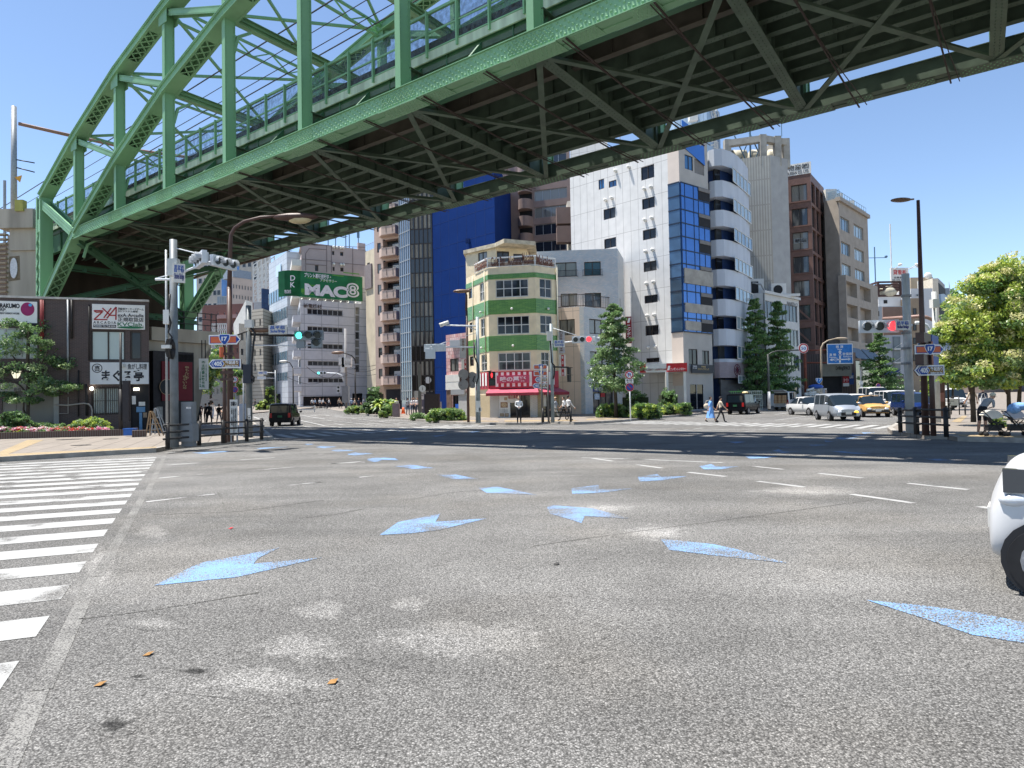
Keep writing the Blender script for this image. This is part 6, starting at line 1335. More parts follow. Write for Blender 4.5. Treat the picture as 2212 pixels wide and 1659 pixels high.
# pinkish block behind
QY=138.; zt=zat(*zm('A',350,60),QY); A=at(*zm('A',175,300),QY-1);B=atz(*zm('A',985,75),zt); B=at(*zm('A',985,75),QY+8); A.z=B.z=0
PKB=mat('pale pink grey render',(.4,.33,.32),.7,0,.07,.6); 
t=thing('pink_grey_block','pinkish grey apartment block with small windows rising behind the green billboard','building',(A.x,A.y,1)); W=Wall(A,B,0,zt); H=[W.rect(*r,'A') for r in ((347,350,392,425),(565,172,593,222),(665,182,707,232),(570,372,597,422),(668,380,710,430))]
mb=MB(); wallgeo(mb,W,H,.4); W0=Wall(A+Vector((-5,14,0)),A,0,zt-2.5); wallgeo(mb,W0); mb.face([(A.x,A.y,zt),(B.x,B.y,zt),(B.x,B.y+14,zt),(A.x-5,A.y+14,zt)]); mb.face([(B.x,B.y,0),(B.x,B.y+14,0),(B.x,B.y+14,zt),(B.x,B.y,zt)])
mb.obox(W.pt(W.L*.94,zt+.6,-.2),W.d*W.L*.06,W.n*.2,Zv*.8); WB(mb,'wall',PKB,t); bf(t,W,H,1,1,.3,GL2,FRD,.12)
for x,y in ((578,122),(622,126),(668,130),(700,132),(582,337),(672,343),(705,345)): mb=MB(); p=W.pt(*W.sz(*zm('A',x,y)),.2); mb.ell(p,(.28,.28,.3)); WB(mb,'vent_hood',OFFW,t,True)
mb=MB()
for x0,y0,x1,y1 in ((230,200,230,420),(230,200,275,140),(275,140,495,155),(180,272,555,300),(495,95,495,440),(555,100,555,440),(825,120,825,480),(235,335,495,355),(555,315,985,350),(180,90,980,125)):
    a=W.sz(*zm('A',x0,y0));b=W.sz(*zm('A',x1,y1)); mb.beam(W.pt(*a,.02),W.pt(*b,.02),.1,.1)
WB(mb,'joint_line',mat('dark joint',(.2,.16,.16),.7),t)
for x,h_ in ((595,9),(690,6),(820,8),(865,8),(980,7)): mb=MB(); p=W.pt(W.sz(*zm('A',x,60))[0],zt,-3); mb.cyl(p,p+Zv*h_*.8,.12,n=6); mb.box(p+Zv*h_*.6,(.5,.3,2)); WB(mb,'roof_antenna',mat('blue grey steel',(.1,.18,.26),.5),t)
for i in range(3): 
    z=zat(*zm('A',90,270+i*0),QY)-i*3.2-1; mb=MB(); mb.obox(W0.pt(W0.L*.5,z,.9),W0.d*W0.L*.5,W0.n*.9,Zv*.6); WB(mb,'side_balcony',OFFW,t)
t2=thing('narrow_cream_block','narrow cream block between the pink grey block and the salmon apartments','building',(at(802,600,134).x,134,1)); A=at(*zm('A',985,300),134.5);B=at(*zm('A',1110,300),131); z1=zat(*zm('A',1060,160),133); mb=MB(); mb.prism([(A.x,A.y),(B.x,B.y),(B.x+2,B.y+10),(A.x,A.y+10)],0,z1); WB(mb,'wall',mat('cream render 2',(.55,.48,.36),.7,0,.12,.6),t2); W=Wall(A,B,0,z1); panel(t2,'window',W,W.rect(1010,320,1040,355,'A'),0,.05,DARK); panel(t2,'dark_side_wing',W,W.rect(990,345,1075,650,'A'),.02,.3,mat('dark grey wing',(.22,.19,.19),.7)); mb=MB(); mb.beam(W.pt(0,z1+1.2,0),W.pt(W.L,z1+1.2,0),.06,.06)  # side wing in a plain darker grey
for i in range(6): mb.beam(W.pt(W.L*i/5,z1,0),W.pt(W.L*i/5,z1+1.2,0),.06,.06)
mb.cyl(W.pt(W.L*.7,z1,-1),W.pt(W.L*.7,z1+6,-1),.1); mb.box(W.pt(W.L*.75,z1+3.8,-1),(.6,.5,1.2)); WB(mb,'roof_antenna',STEEL,t2)
# ---- stepped silver office further up the left street ----
c0=at(622,800,147); c1=at(583,800,160); zt=zat(622,543,147); c0.z=c1.z=0
t,Ws,P=bld('silver_office','silver banded office with sloping reflections up the left hand street',[c1,c0,c0+Vector((9,3,0))],zt); W=Ws[0]
SIL=tilemat('silver stone panel',(.45,.48,.52),(.5,.53,.57),(.3,.32,.35),2.2,1.1,.05,W.ang,.35,0,0); SG=mat('street glass',(.16,.25,.32),.06,.4,.3,.3,spec=1); 
mb=MB(); [wallgeo(mb,w_) for w_ in Ws]; mb.face([(c1.x,c1.y,zt),(c0.x,c0.y,zt),(c0.x+9,c0.y+3,zt),(c1.x+9,c1.y+9,zt)]); mb.face([(c1.x+9,c1.y+9,0),(c1.x,c1.y,0),(c1.x,c1.y,zt),(c1.x+9,c1.y+9,zt)]); WB(mb,'wall',SIL,t)
zb=[W.sz(*zm('L',540,y))[1] for y in (200,270,330,395,450,530,590,660,715,760)]
for i in range(0,9,2): panel(t,'glass_band',W,(0,W.L,zb[i+1],zb[i]),-.3,.06,SG); mb=MB(); [mb.obox(W.pt(W.L*j/7,(zb[i]+zb[i+1])/2,.1),W.d*.06,W.n*.06,Zv*(zb[i]-zb[i+1])/2) for j in range(8)]; WB(mb,'mullions',FRA,t)
panel(t,'roof_sign',W,W.rect(482,90,510,155,'L'),.1,.3,mat('pale blue sign',(.5,.65,.8),.5)); panel(t,'ground_recess',W,(0,W.L*.6,1,4.2),.0,.1,DARK)
# ---- blue glass tower behind it ----
def block(name,label,xa,xb,y,Y,Ymore,m,rows=0,cols=0,wm=None,skew=0,side=None,z0=0,ww=.5,wh=.45,fr=None,depth=10,top=None):
    A=at(xa,700,Y+skew);B=at(xb,700,Y); zt=zat((xa+xb)/2,y,Y+skew/2) if top is None else top; A.z=B.z=0
    t=thing(name,label,'building',(A.x,A.y,1)); W=Wall(A,B,0,zt); H=[]
    if rows:
        fh=3.3; n=rows; 
        for i in range(rows):
            z=zt-1.2-fh*(i+1)
            if z<z0: break
            for j in range(cols): s=W.L*(j+.5)/cols; h=W.L/cols*ww/1; H.append((s-h/2,s+h/2,z+.8,z+.8+fh*wh))
    mb=MB(); H=H[:95]; wallgeo(mb,W,H,.35); bd=Vector((0,1,0)); C=B+bd*depth; D=A+bd*depth
    Cx=C+Vector((side or 0,0,0)); 
    mb.face([(B.x,B.y,0),(Cx.x,Cx.y,0),(Cx.x,Cx.y,zt),(B.x,B.y,zt)]); mb.face([(Cx.x,Cx.y,0),(D.x,D.y,0),(D.x,D.y,zt),(Cx.x,Cx.y,zt)]); mb.face([(D.x,D.y,0),(A.x,A.y,0),(A.x,A.y,zt),(D.x,D.y,zt)]); mb.face([(A.x,A.y,zt),(B.x,B.y,zt),(Cx.x,Cx.y,zt),(D.x,D.y,zt)])
    WB(mb,'wall',m,t); 
    for h in H: window(t,W,h,2 if ww>.4 else 1,1,.25,wm or GL2,fr or FRA,.1)
    return t,W
def gridlines(t,W,nx,nz,z0,z1,m,th=.1,s0=0,s1=None,name='mullions'):
    s1=W.L if s1 is None else s1; mb=MB()
    for i in range(nx+1): mb.obox(W.pt(s0+(s1-s0)*i/nx,(z0+z1)/2,.05),W.d*th,W.n*.06,Zv*(z1-z0)/2)
    for j in range(nz+1): mb.obox(W.pt((s0+s1)/2,z0+(z1-z0)*j/nz,.04),W.d*(s1-s0)/2,W.n*.06,Zv*th)
    WB(mb,name,m,t)
BG2=mat('blue curtain wall',(.07,.16,.34),.08,.3,.35,.15,spec=1)
t,W=block('blue_glass_tower','slim blue curtain wall tower on the left hand street',566,584,625,176,0,BG2,skew=-2); gridlines(t,W,6,26,0,W.z1,mat('navy mullion',(.02,.04,.1),.5),.1)
# beige striped office
t,W=block('striped_office','beige grey striped stone office on the left street',544,568,668,152,0,tilemat('striped stone',(.4,.37,.31),(.36,.33,.28),(.22,.2,.17),40,.8,.12,0,.7,0,0),13,2,GL2,skew=2,ww=.3,z0=6)
t,W=block('white_street_office','pale office with dark windows beside the striped stone office',516,545,700,156,0,mat('pale office render',(.52,.5,.45),.7),9,2,GL2,skew=-3,ww=.4,z0=6)
mb=MB(); A=at(504,690,158);B=at(531,650,156); pts=[at(504,700,159),at(531,648,156),at(534,700,156),at(506,735,159)]
mb.mesh([*pts,*[p+Vector((0,4,0)) for p in pts]],[(3,2,1,0),(4,5,6,7),(0,1,5,4),(1,2,6,5),(2,3,7,6),(3,0,4,7)]); WB(mb,'slanted_roof',OFFW,t)
# lattice sign tower on a pale block
t,W=block('lattice_tower_block','pale block with a white steel lattice sign frame on its roof',548,583,652,186,0,mat('pale grey block',(.46,.44,.42),.7),4,3,GL2,z0=20)
mb=MB(); zt0=W.z1; zt1=zat(565,572,186); L_=W.L
for off_ in (0,-4):
    for i in range(5): s_=L_*i/4; mb.beam(W.pt(s_,zt0,off_),W.pt(s_,zt1+i*.8,off_),.25,.25)
    for j in range(7):
        z=zt0+(zt1-zt0)*j/6; mb.beam(W.pt(0,z,off_),W.pt(L_,z+j*.5,off_),.2,.2)
        if j<6:
            for i in range(4): mb.beam(W.pt(L_*i/4,z,off_),W.pt(L_*(i+1)/4,z+(zt1-zt0)/6,off_),.14,.14)
WB(mb,'lattice_frame',OFFW,t)
t,W=block('rosy_hotel','pale rosy tower with rows of small square windows up the left street',502,546,601,230,0,mat('rosy stone',(.56,.46,.39),.7,0,.06,.5),12,7,GL2,skew=-6,ww=.45,side=12,wh=.4,z0=20); 
mb=MB(); mb.obox(W.pt(W.L/2,W.z1+1.2,-3),W.d*W.L*.45,W.n*3,Zv*1.4); WB(mb,'roof_plant',mat('blue grey plant',(.25,.3,.36),.6),t)
# maroon building
t,W=block('maroon_block','maroon brick building with small balconies below the tall towers',437,560,657,190,0,tilemat('maroon brick',(.2,.095,.08),(.19,.09,.075),(.15,.08,.07),1,.4,.02,0,.8,.5,0),5,9,GL2,ww=.2,z0=14,skew=3)
H_=[0.38,.55,.93]
for f_ in H_:
    for i in range(3): z=W.z1-3.5-3.4*i; mb=MB(); mb.obox(W.pt(W.L*f_,z,.5),W.d*1.6,W.n*.5,Zv*.5); WB(mb,'balcony',mat('pink balcony',(.38,.24,.22),.7),t)
A=at(458,730,186); B=at(490,730,186); mb=MB(); z0=zat(470,775,186);z1=zat(470,700,186)
for i in range(8): x=A.x+(B.x-A.x)*i/7; mb.box((x,186,(z0+z1)/2),(.25,.3,z1-z0))
for j in range(7): mb.box(((A.x+B.x)/2,186,z0+(z1-z0)*j/6),(B.x-A.x,.3,.3))
WB(mb,'steel_screen',OFFW,t)
t,W=block('twin_beige_tower','very tall beige tower with a blue glass centre strip, far behind the maroon block',425,570,470,330,0,tilemat('beige tower panel',(.44,.4,.35),(.43,.39,.34),(.36,.33,.29),6,3.6,.04,0,.7,0,0),0,0,None,skew=10)
s0=W.sz(479,600)[0]; s1=W.sz(517,600)[0]; panel(t,'blue_strip',W,(s0,s1,0,W.z1),-.5,.15,BG2); gridlines(t,W,7,34,0,W.z1,mat('pale mullion',(.4,.45,.5),.5),.14,s0,s1)
cnt=0
for i in range(12):
    for f_ in (.06,.14,.2,.28,.34,.72,.8,.88):
        if cnt<96: z=W.z1-6-i*6.3; window(t,W,(W.L*f_-1,W.L*f_+1.0,z,z+2.6),1,1,-.05,GL2,FRA,.15); cnt+=1
t,W=block('grey_high_rise','grey glass high rise glimpsed between the towers',470,520,640,260,0,mat('grey blue curtain',(.25,.3,.34),.3,.1,.1,.3),0,0); gridlines(t,W,10,16,0,W.z1,FRA,.12)
# small house blocks under the trees behind the arch
t,W=block('distant_grey_block','distant grey block glimpsed through the arch behind street trees',424,505,790,170,0,mat('grey shade block',(.22,.22,.21),.7),5,8,GL2,z0=2)
# ---- far right buildings ----
tan=tilemat('tan brick',(.36,.27,.18),(.33,.25,.17),(.28,.22,.16),.6,.3,.02,0,.8); lg=mat('pale grey render 2',(.42,.44,.46),.7,0,.08,.6); wh=mat('white render 3',(.6,.6,.6),.7,0,.06,.6)
j=lambda x,y: zm('J',x,y)
t,W=block('grey_balcony_block','pale grey block with narrow glass balconies above the queue of cars',j(120,0)[0],j(560,0)[0],j(0,748)[1],118,0,lg,0,0,side=6); 
panel(t,'window',W,W.rect(140,812,220,880,'J'),0,.08,DARK)
for y in (1150,1330,1500,): 
    panel(t,'balcony_glass',W,W.rect(405,y,500,y+150,'J'),.05,.12,mat('balcony glass',(.16,.19,.21),.1,0,.2,1)); mb=MB(); a=W.rect(392,y-5,505,y+160,'J'); mb.obox(W.pt((a[0]+a[1])/2,a[2]-.1,.3),W.d*(a[1]-a[0])/2,W.n*.4,Zv*.12); mb.beam(W.pt(a[0],a[2],.5),W.pt(a[1],a[2]+.9,.5),.05,.05); WB(mb,'balcony_slab',OFFW,t)
panel(t,'shop_fascia',W,W.rect(-40,1580,480,1659,'J'),.05,.3,mat('navy shop fascia',(.02,.05,.17),.5)); 
panel(t,'shop_glass',W,(W.L*.1,W.L*.9,1.1,W.rect(0,1660,10,1665,'J')[3]),.04,.2,GL2)
t,W=block('white_roof_house','white rooftop block with brown timber frame and round water tank',j(222,0)[0],j(530,0)[0],j(0,612)[1],124,0,wh,0,0,side=5)
panel(t,'window',W,W.rect(282,665,328,710,'J'),0,.08,DARK)
mb=MB(); z0=W.z1; z1=zat(*j(370,425),124)
for o_ in (0,-5):
    for s_ in (0,W.L*.25,W.L*.5,W.L*.75,W.L*.97): mb.beam(W.pt(s_,z0,o_),W.pt(s_,z1,o_),.35,.35) if s_ in (0,W.L*.97) else None
    for f_ in (.02,.45,.62,.8,1.): mb.beam(W.pt(0,z0+(z1-z0)*f_,o_),W.pt(W.L*.97,z0+(z1-z0)*f_,o_),.3,.3)
for s_ in (0,W.L*.97):
    for f_ in (.45,.62,.8,1.): mb.beam(W.pt(s_,z0+(z1-z0)*f_,0),W.pt(s_,z0+(z1-z0)*f_,-5),.3,.3)
mb.obox(W.pt(W.L*.5,z0+(z1-z0)*.4,-5),W.d*W.L*.48,W.n*.1,Zv*(z1-z0)*.4); WB(mb,'timber_frame',mat('dark brown frame',(.07,.035,.03),.6),t)
mb=MB(); p=W.pt(W.L*.5,zat(*j(375,545),123),1-2); mb.ell(p,(1.7,1.7,1.2)); mb.cyl(p-Zv*2.2,p-Zv*.6,.7); WB(mb,'water_tank',mat('cream tank',(.45,.42,.33),.6,0,.2,2),t,True)
mb=MB(); p=W.pt(W.L*.28,z1,-3); mb.cyl(p,p+Zv*7,.1); mb.beam(p+Zv*5-W.d*2.2,p+Zv*5+W.d*2.2,.1,.1); mb.ell(p+Zv*5.2-W.d*2.1,(.3,.2,.25)); mb.ell(p+Zv*5.2+W.d*2.1,(.3,.2,.25)); WB(mb,'roof_antenna',mat('blue grey steel',(.1,.18,.26),.5),t)
t,W=block('tan_back_block','tan brick back building beside the white rooftop block',j(125,0)[0],j(330,0)[0],j(0,515)[1],132,0,tan,0,0)
bb=thing('rental_billboard','white rooftop billboard with red characters on the far right skyline','billboard',at(1943,600,140)); Wb=plate(380,235,612,410,140,.05,'J'); bb.location=(Wb.a.x,Wb.a.y,Wb.z0); panel(bb,'board',Wb,(0,Wb.L,Wb.z0,Wb.z1),-.4,0,OFFW); letter(bb,Wb,'貸看板',Wb.rect(405,262,585,328,'J'),.02,INKR); letter(bb,Wb,'合資会社',Wb.rect(415,352,560,380,'J'),.02,INKK); letter(bb,Wb,'03-3751-1151',Wb.rect(398,388,608,408,'J'),.02,INKK)
mb=MB(); 
for f_ in (.1,.5,.9): mb.beam(Wb.pt(Wb.L*f_,Wb.z0-4,-.3),Wb.pt(Wb.L*f_,Wb.z0,-.3),.3,.3)
for x,y in ((480,200),(700,200),(725,225)): a=Wb.sz(*j(x,y),1.5); mb.ell(Wb.pt(*a,2.),(.45,.35,.28)); mb.beam(Wb.pt(*a,2.),Wb.pt(min(a[0],Wb.L),Wb.z1-.3,0),.1,.1)
p=Wb.pt(.3,Wb.z1,-.3); mb.cyl(p,p+Zv*9,.12); WB(mb,'floodlight_arm',OFFW,bb)
t,W=block('tan_window_block','tan building with shaded side windows behind the right signal pole',j(600,0)[0],j(785,0)[0],j(0,640)[1],122,0,tan,0,0,side=0)
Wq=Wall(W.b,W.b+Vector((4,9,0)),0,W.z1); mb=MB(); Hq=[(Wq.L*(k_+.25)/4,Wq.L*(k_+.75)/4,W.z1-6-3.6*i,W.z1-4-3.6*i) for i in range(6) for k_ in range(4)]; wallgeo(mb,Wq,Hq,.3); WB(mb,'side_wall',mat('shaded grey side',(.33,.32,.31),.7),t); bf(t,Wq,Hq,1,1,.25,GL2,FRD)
for y in (775,985,1165,1390): window(t,W,W.rect(670,y,715,y+85,'J'),1,1,-.05,GL2,FRD,.1)
panel(t,'shop_sign',W,W.rect(712,1468,750,1560,'J'),.1,.4,mat('navy shop fascia',(.02,.05,.17),.5))
t,W=block('white_panel_block','white panelled block with blue edge windows on the right skyline',j(655,0)[0],j(945,0)[0],j(0,510)[1],136,0,wh,0,0,side=5); window(t,W,W.rect(708,585,800,615,'J'),3,1,-.05,GL2,FRA,.1)
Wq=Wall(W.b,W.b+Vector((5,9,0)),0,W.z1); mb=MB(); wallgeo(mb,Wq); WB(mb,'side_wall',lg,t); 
for i in range(5): panel(t,'blue_window',Wq,(Wq.L*.55,Wq.L*.8,W.z1-9-6*i,W.z1-5-6*i),0,.1,BG2)
t,W=block('tan_top_block','tan rooftop block with a white panel and dish on the right skyline',j(660,0)[0],j(955,0)[0],j(0,362)[1],150,0,mat('tan render',(.38,.31,.22),.7,0,.1,.5),0,0); panel(t,'roof_panel',W,W.rect(725,415,810,520,'J'),0,.3,OFFW); mb=MB(); p=W.pt(*W.sz(*j(873,345)),0); mb.ell(p,(.9,.4,.8)); WB(mb,'satellite_dish',OFFW,t,True)
t,W=block('balcony_tower','cream tower with blue grey balconies at the edge of the right skyline',j(950,0)[0],j(1025,0)[0],j(0,375)[1],146,0,mat('cream render 4',(.6,.54,.44),.7),0,0)
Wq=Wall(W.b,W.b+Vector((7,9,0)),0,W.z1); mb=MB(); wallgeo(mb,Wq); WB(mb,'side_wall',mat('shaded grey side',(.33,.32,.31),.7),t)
for i in range(10): z=W.z1-3.4-5*i; panel(t,'balcony',Wq,(0,Wq.L,z-2,z),0,1.0,mat('blue grey balcony',(.25,.33,.42),.5)); panel(t,'balcony_void',Wq,(0,Wq.L,z,z+2.4),.0,.1,DARK)
t,W=block('far_glass_tower','far grey and white office tower just left of the big street tree',j(1080,0)[0],j(1165,0)[0],j(0,505)[1],200,0,mat('grey tower',(.25,.29,.33),.5),7,4,GL2,z0=20,side=9)
Wq=Wall(W.b,W.b+Vector((6,9,0)),0,W.z1+2); mb=MB(); wallgeo(mb,Wq); WB(mb,'side_wall',wh,t); 
for i in range(9): panel(t,'louvre_line',Wq,(0,Wq.L,W.z1-3*i-1,W.z1-3*i),0,.2,FRA)
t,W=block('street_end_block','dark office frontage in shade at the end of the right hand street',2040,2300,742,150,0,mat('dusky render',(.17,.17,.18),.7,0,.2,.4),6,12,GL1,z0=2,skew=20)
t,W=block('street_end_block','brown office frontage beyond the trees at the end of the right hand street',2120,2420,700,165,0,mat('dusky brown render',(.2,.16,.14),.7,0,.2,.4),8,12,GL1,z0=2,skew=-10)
# ================= PLANTS =================
def leafmat(name,c1,c2):
    if name in MC:return MC[name]
    m=bpy.data.materials.new(name); m.use_nodes=True; n=m.node_tree.nodes; l=m.node_tree.links; n.clear()
    o=n.new('ShaderNodeOutputMaterial'); d=n.new('ShaderNodeBsdfDiffuse'); t=n.new('ShaderNodeBsdfTranslucent'); gl=n.new('ShaderNodeBsdfGlossy'); gl.inputs['Roughness'].default_value=.45
    g=n.new('ShaderNodeNewGeometry'); nz=n.new('ShaderNodeTexNoise'); nz.inputs['Scale'].default_value=2.2; nz.inputs['Detail'].default_value=5; l.new(g.outputs['Position'],nz.inputs['Vector'])
    mr=n.new('ShaderNodeMapRange'); mr.inputs[1].default_value=.35; mr.inputs[2].default_value=.65; l.new(nz.outputs[0],mr.inputs[0]); c=mixcol(n,l,mr.outputs[0],c1,c2)
    l.new(c,d.inputs[0]); l.new(c,t.inputs[0]); a=n.new('ShaderNodeMixShader'); a.inputs[0].default_value=.45; l.new(d.outputs[0],a.inputs[1]); l.new(t.outputs[0],a.inputs[2]); b=n.new('ShaderNodeMixShader'); b.inputs[0].default_value=.06; l.new(a.outputs[0],b.inputs[1]); l.new(gl.outputs[0],b.inputs[2]); l.new(b.outputs[0],o.inputs[0]); MC[name]=m; return m
LDARK=leafmat('dark leaf',(.06,.12,.045),(.11,.2,.07)); LMID=leafmat('mid leaf',(.12,.22,.07),(.2,.34,.12)); LLIT=leafmat('pale leaf',(.19,.29,.12),(.3,.4,.18)); LYEL=leafmat('yellow green leaf',(.33,.45,.06),(.52,.6,.12)); LFLO=leafmat('pale yellow blossom',(.62,.6,.25),(.75,.72,.4)); LHED=leafmat('hedge leaf',(.08,.18,.04),(.2,.36,.08))
BARK=mat('bark',(.07,.055,.042),.9,0,.3,8,bump=.4,bscale=20)
def leaves(name,clumps,per,size,mats,wts,parent,flat=.0,seed=1,M=None):
    """clumps: list of (centre, radius vector); real small leaf faces"""
    rnd=random.Random(seed); mb=MB(); 
    for c,r in clumps:
        base=rnd.choices(range(len(mats)),wts)[0]
        for _ in range(per):
            while 1:
                p=Vector((rnd.uniform(-1,1),rnd.uniform(-1,1),rnd.uniform(-1,1)))
                if p.length<1: break
            q=Vector((c[0]+p.x*r[0],c[1]+p.y*r[1],c[2]+p.z*r[2])); s=size*rnd.uniform(.6,1.25)
            nrm=Vector((rnd.gauss(0,1),rnd.gauss(0,1),rnd.gauss(0,1)+flat)).normalized(); a=nrm.orthogonal().normalized(); ang=rnd.uniform(0,6.28); b=nrm.cross(a); x=a*math.cos(ang)+b*math.sin(ang); y=nrm.cross(x)
            mb.face([q-x*s,q+y*s*.5,q+x*s,q-y*s*.5],base if rnd.random()<.75 else rnd.randrange(len(mats)))
    return mb.build(name,mats,parent)
def trunk(parent,h,r,branches,lean=(0,0),seed=3,name='trunk'):
    rnd=random.Random(seed); mb=MB(); pts=[Vector((lean[0]*t+rnd.uniform(-.03,.03),lean[1]*t,h*t)) for t in (0,.15,.35,.6,.8,1.)]; mb.tube(pts,[r*1.25,r,r*.85,r*.6,r*.35,r*.15],8)
    for hb,L,ang,el in branches:
        a=Vector((lean[0]*hb/h,lean[1]*hb/h,hb)); d=Vector((math.cos(ang)*math.cos(el),math.sin(ang)*math.cos(el),math.sin(el))); mb.tube([a,a+d*L*.5+Vector((0,0,.05*L)),a+d*L+Vector((0,0,.15*L))],[r*.4,r*.25,r*.08],6)
    return mb.build(name,BARK,parent,True)
def ginkgo(h,rad,label,loc,base=.22,seed=1,mats=(LDARK,LMID,LLIT),wts=(3,5,3),double=False,name='ginkgo_tree',n=150,per=60,ls=.12,prof=None,group=None):
    t=thing(name,label,'tree',loc,group=group); rnd=random.Random(seed); cl=[]
    prof=prof or (lambda f:(1-f)**.8*(.55+.45*min(1,f*6)))
    for i in range(n):
        f=rnd.random()**1.15; z=h*(base+(1-base)*f); R_=rad*prof(f)*rnd.uniform(.2,1.05); a=rnd.uniform(0,6.28); q=.22+.3*(1-f)
        cl.append(((math.cos(a)*R_,math.sin(a)*R_,z),(q*rad/2,q*rad/2,q*.5)))
    leaves('crown',cl,per,ls,list(mats),wts,t,.6,seed); trunk(t,h*.93,h*.016,[(h*(base+.05+.09*i),rad*(.9-.1*i),i*2.4+seed,.5) for i in range(7)],seed=seed)
    return t
p=GS(*zm('E',830,1425)); Hh=zat(*zm('E',800,50),p.y+2)-p.z; p.y+=1.5
ginkgo(zat(*zm('E',800,60),p.y)-p.z,2.45,'pointed ginkgo tree in front of the mosaic tiled building, behind the round parking sign',p,.24,2,n=230,per=70,ls=.11,prof=lambda f:(.42 if f>.6 else .55+.45*(1-f/.6))*(1 if f<.85 else (1-f)/.15+.1)*(1 if f>.05 else .6))
p=at(*zm('G',1290,1260),74); p.z=hz(74)+.1; g1=ginkgo(zat(*zm('G',1290,140),74)-p.z,2.75,'left and taller of the two pointed ginkgo trees before the low white building',p,.14,5,n=210,per=65,ls=.13,mats=(LDARK,LMID,LHED),wts=(3,5,4),prof=lambda f:(1.0-.75*f**.8 if f>.1 else .7)*(1 if f<.9 else .5),group='pair of pointed trees')
p=at(*zm('G',1560,1260),77); p.z=hz(77)+.1; g2=ginkgo(zat(*zm('G',1505,180),77)-p.z,2.9,'right hand one of the two pointed ginkgo trees, beside the speed limit sign arm',p,.14,9,n=210,per=65,ls=.13,mats=(LDARK,LMID,LHED),wts=(3,5,4),prof=lambda f:(1.0-.78*f**.8 if f>.1 else .7)*(1 if f<.9 else .5),group='pair of pointed trees')
p=at(*zm('I',1560,780),86); p.z=hz(86)+.1; ginkgo(zat(*zm('J',205,1060),86)-p.z,3.3,'small pointed ginkgo tree below the red traffic light, behind the yellow taxi',p,.12,13,n=150,per=60,ls=.15,mats=(LDARK,LMID,LHED),wts=(4,5,3),prof=lambda f:(1.0-.85*f**.85 if f>.1 else .6))
# left garden tree
p=at(*zm('7',280,1290),39.6); p.z=.15; zt=lambda y:zat(*zm('7',280,y),39.6)
t=thing('garden_tree','broad leafy street tree in the flower bed beside the lantern lamp, far left','tree',p); sx=39.6/F; cx=zm('7',280,0)[0]; rnd=random.Random(4); cl=[]
for x,y,rx,ry in ((290,235,75,40),(350,290,55,30),(150,330,120,55),(60,440,110,80),(230,450,130,80),(380,400,60,50),(500,420,28,30),(490,500,45,45),(100,620,140,80),(300,640,180,70),(480,620,120,50),(560,640,70,40),(40,780,90,60),(200,720,120,60),(420,740,110,60),(560,830,60,30),(640,880,70,25),(700,900,40,18),(480,880,110,40),(100,900,110,45),(300,820,110,50),(60,960,70,25),(210,1010,30,20),(350,1030,50,18),(430,960,80,20)):
    X,Y=zm('7',x,y); c=at(X,Y,39.6)-p
    for _ in range(5): q=Vector((rnd.uniform(-1,1)*rx/4.727*sx,rnd.uniform(-1,1)*1.3,rnd.uniform(-1,1)*ry/4.727*sx)); cl.append((c+q,(rx/4.727*sx*.42+.15,.5,ry/4.727*sx*.4+.12)))
leaves('crown',cl,85,.085,[LDARK,LMID,LLIT],(4,5,3),t,.5,4)
mb=MB(); pt=lambda x,y,dy=0:at(*zm('7',x,y),39.6+dy)-p
for L_ in ([(278,1290),(285,1150),(290,1020),(285,900),(280,700),(290,400),(290,250)],[(290,1020),(340,960),(430,920),(560,880)],[(285,980),(230,900),(190,860),(60,800)],[(285,900),(330,780),(420,650),(490,520)],[(285,860),(230,700),(120,560)],[(265,1180),(240,1120),(245,1030)]): mb.tube([pt(*q) for q in L_],[.13 if L_[0][0]==278 else .07]+[.09 if L_[0][0]==278 else .05]*(len(L_)-2)+[.03],7)
mb.build('trunk',BARK,t,True)
# flower bed with kerb wall
A=G(-240,962);B=G(*zm('7',1295,1412)); d=(B-A).normalized(); nn=Vector((-d.y,d.x,0)); t=thing('planter','long low dark brick planter edging the flower bed in front of the brick building','planter',B)
mb=MB(); mb.beam(A+Zv*.25,B+Zv*.25,.25,.45,0); mb.beam(B+Zv*.25,B+nn*2.2+Zv*.25,.25,.45,0); WB(mb,'brick_edge',tilemat('planter brick',(.1,.055,.04),(.08,.045,.035),(.14,.12,.1),.1,.5,.02,0,.8,0),t); mb=MB(); mb.prism([(q.x,q.y) for q in (A+nn*.1,B+nn*.1,B+nn*2.1,A+nn*2.4)],.2,.42); WB(mb,'soil',mat('soil',(.06,.045,.03),.95),t)
mb=MB(); C=GS(*zm('7',1350,1400)); D=GS(*zm('7',1495,1395)); mb.beam(C+Zv*.15,D+Zv*.15,.5,.35); WB(mb,'brick_edge',MC['planter brick'],thing('small_planter','short brick planter stub by the restaurant entrance','planter',C))
def bedstuff(name,label,x0,x1,y0,y1,dy,mats,wts,n,ls,seed,cat='plants'):
    rnd=random.Random(seed); P=at(*zm('7',(x0+x1)/2,y1),B.y+dy); t=thing(name,label,cat,(P.x,P.y,.4)); cl=[]
    for i in range(n):
        X=rnd.uniform(x0,x1); f=(X-x0)/(x1-x0); yt=y0+(y1-y0)*(1-math.sin(math.pi*min(max(f,.03),.97))**.5)*.8; Yv=rnd.uniform(yt,y1); c=at(*zm('7',X,Yv),B.y+dy+rnd.uniform(-.35,.5)-(.06*(f-.5)*(x1-x0)/100)); cl.append((c-Vector(t.location),(.16,.16,.1)))
    o=leaves('leaves',cl,34,ls,mats,wts,t,.8,seed); return t
FLW=[LMID,leafmat('pink petals',(.65,.12,.3),(.8,.35,.5)),leafmat('white petals',(.75,.72,.7),(.8,.6,.65)),leafmat('red petals',(.6,.03,.04),(.7,.1,.08))]
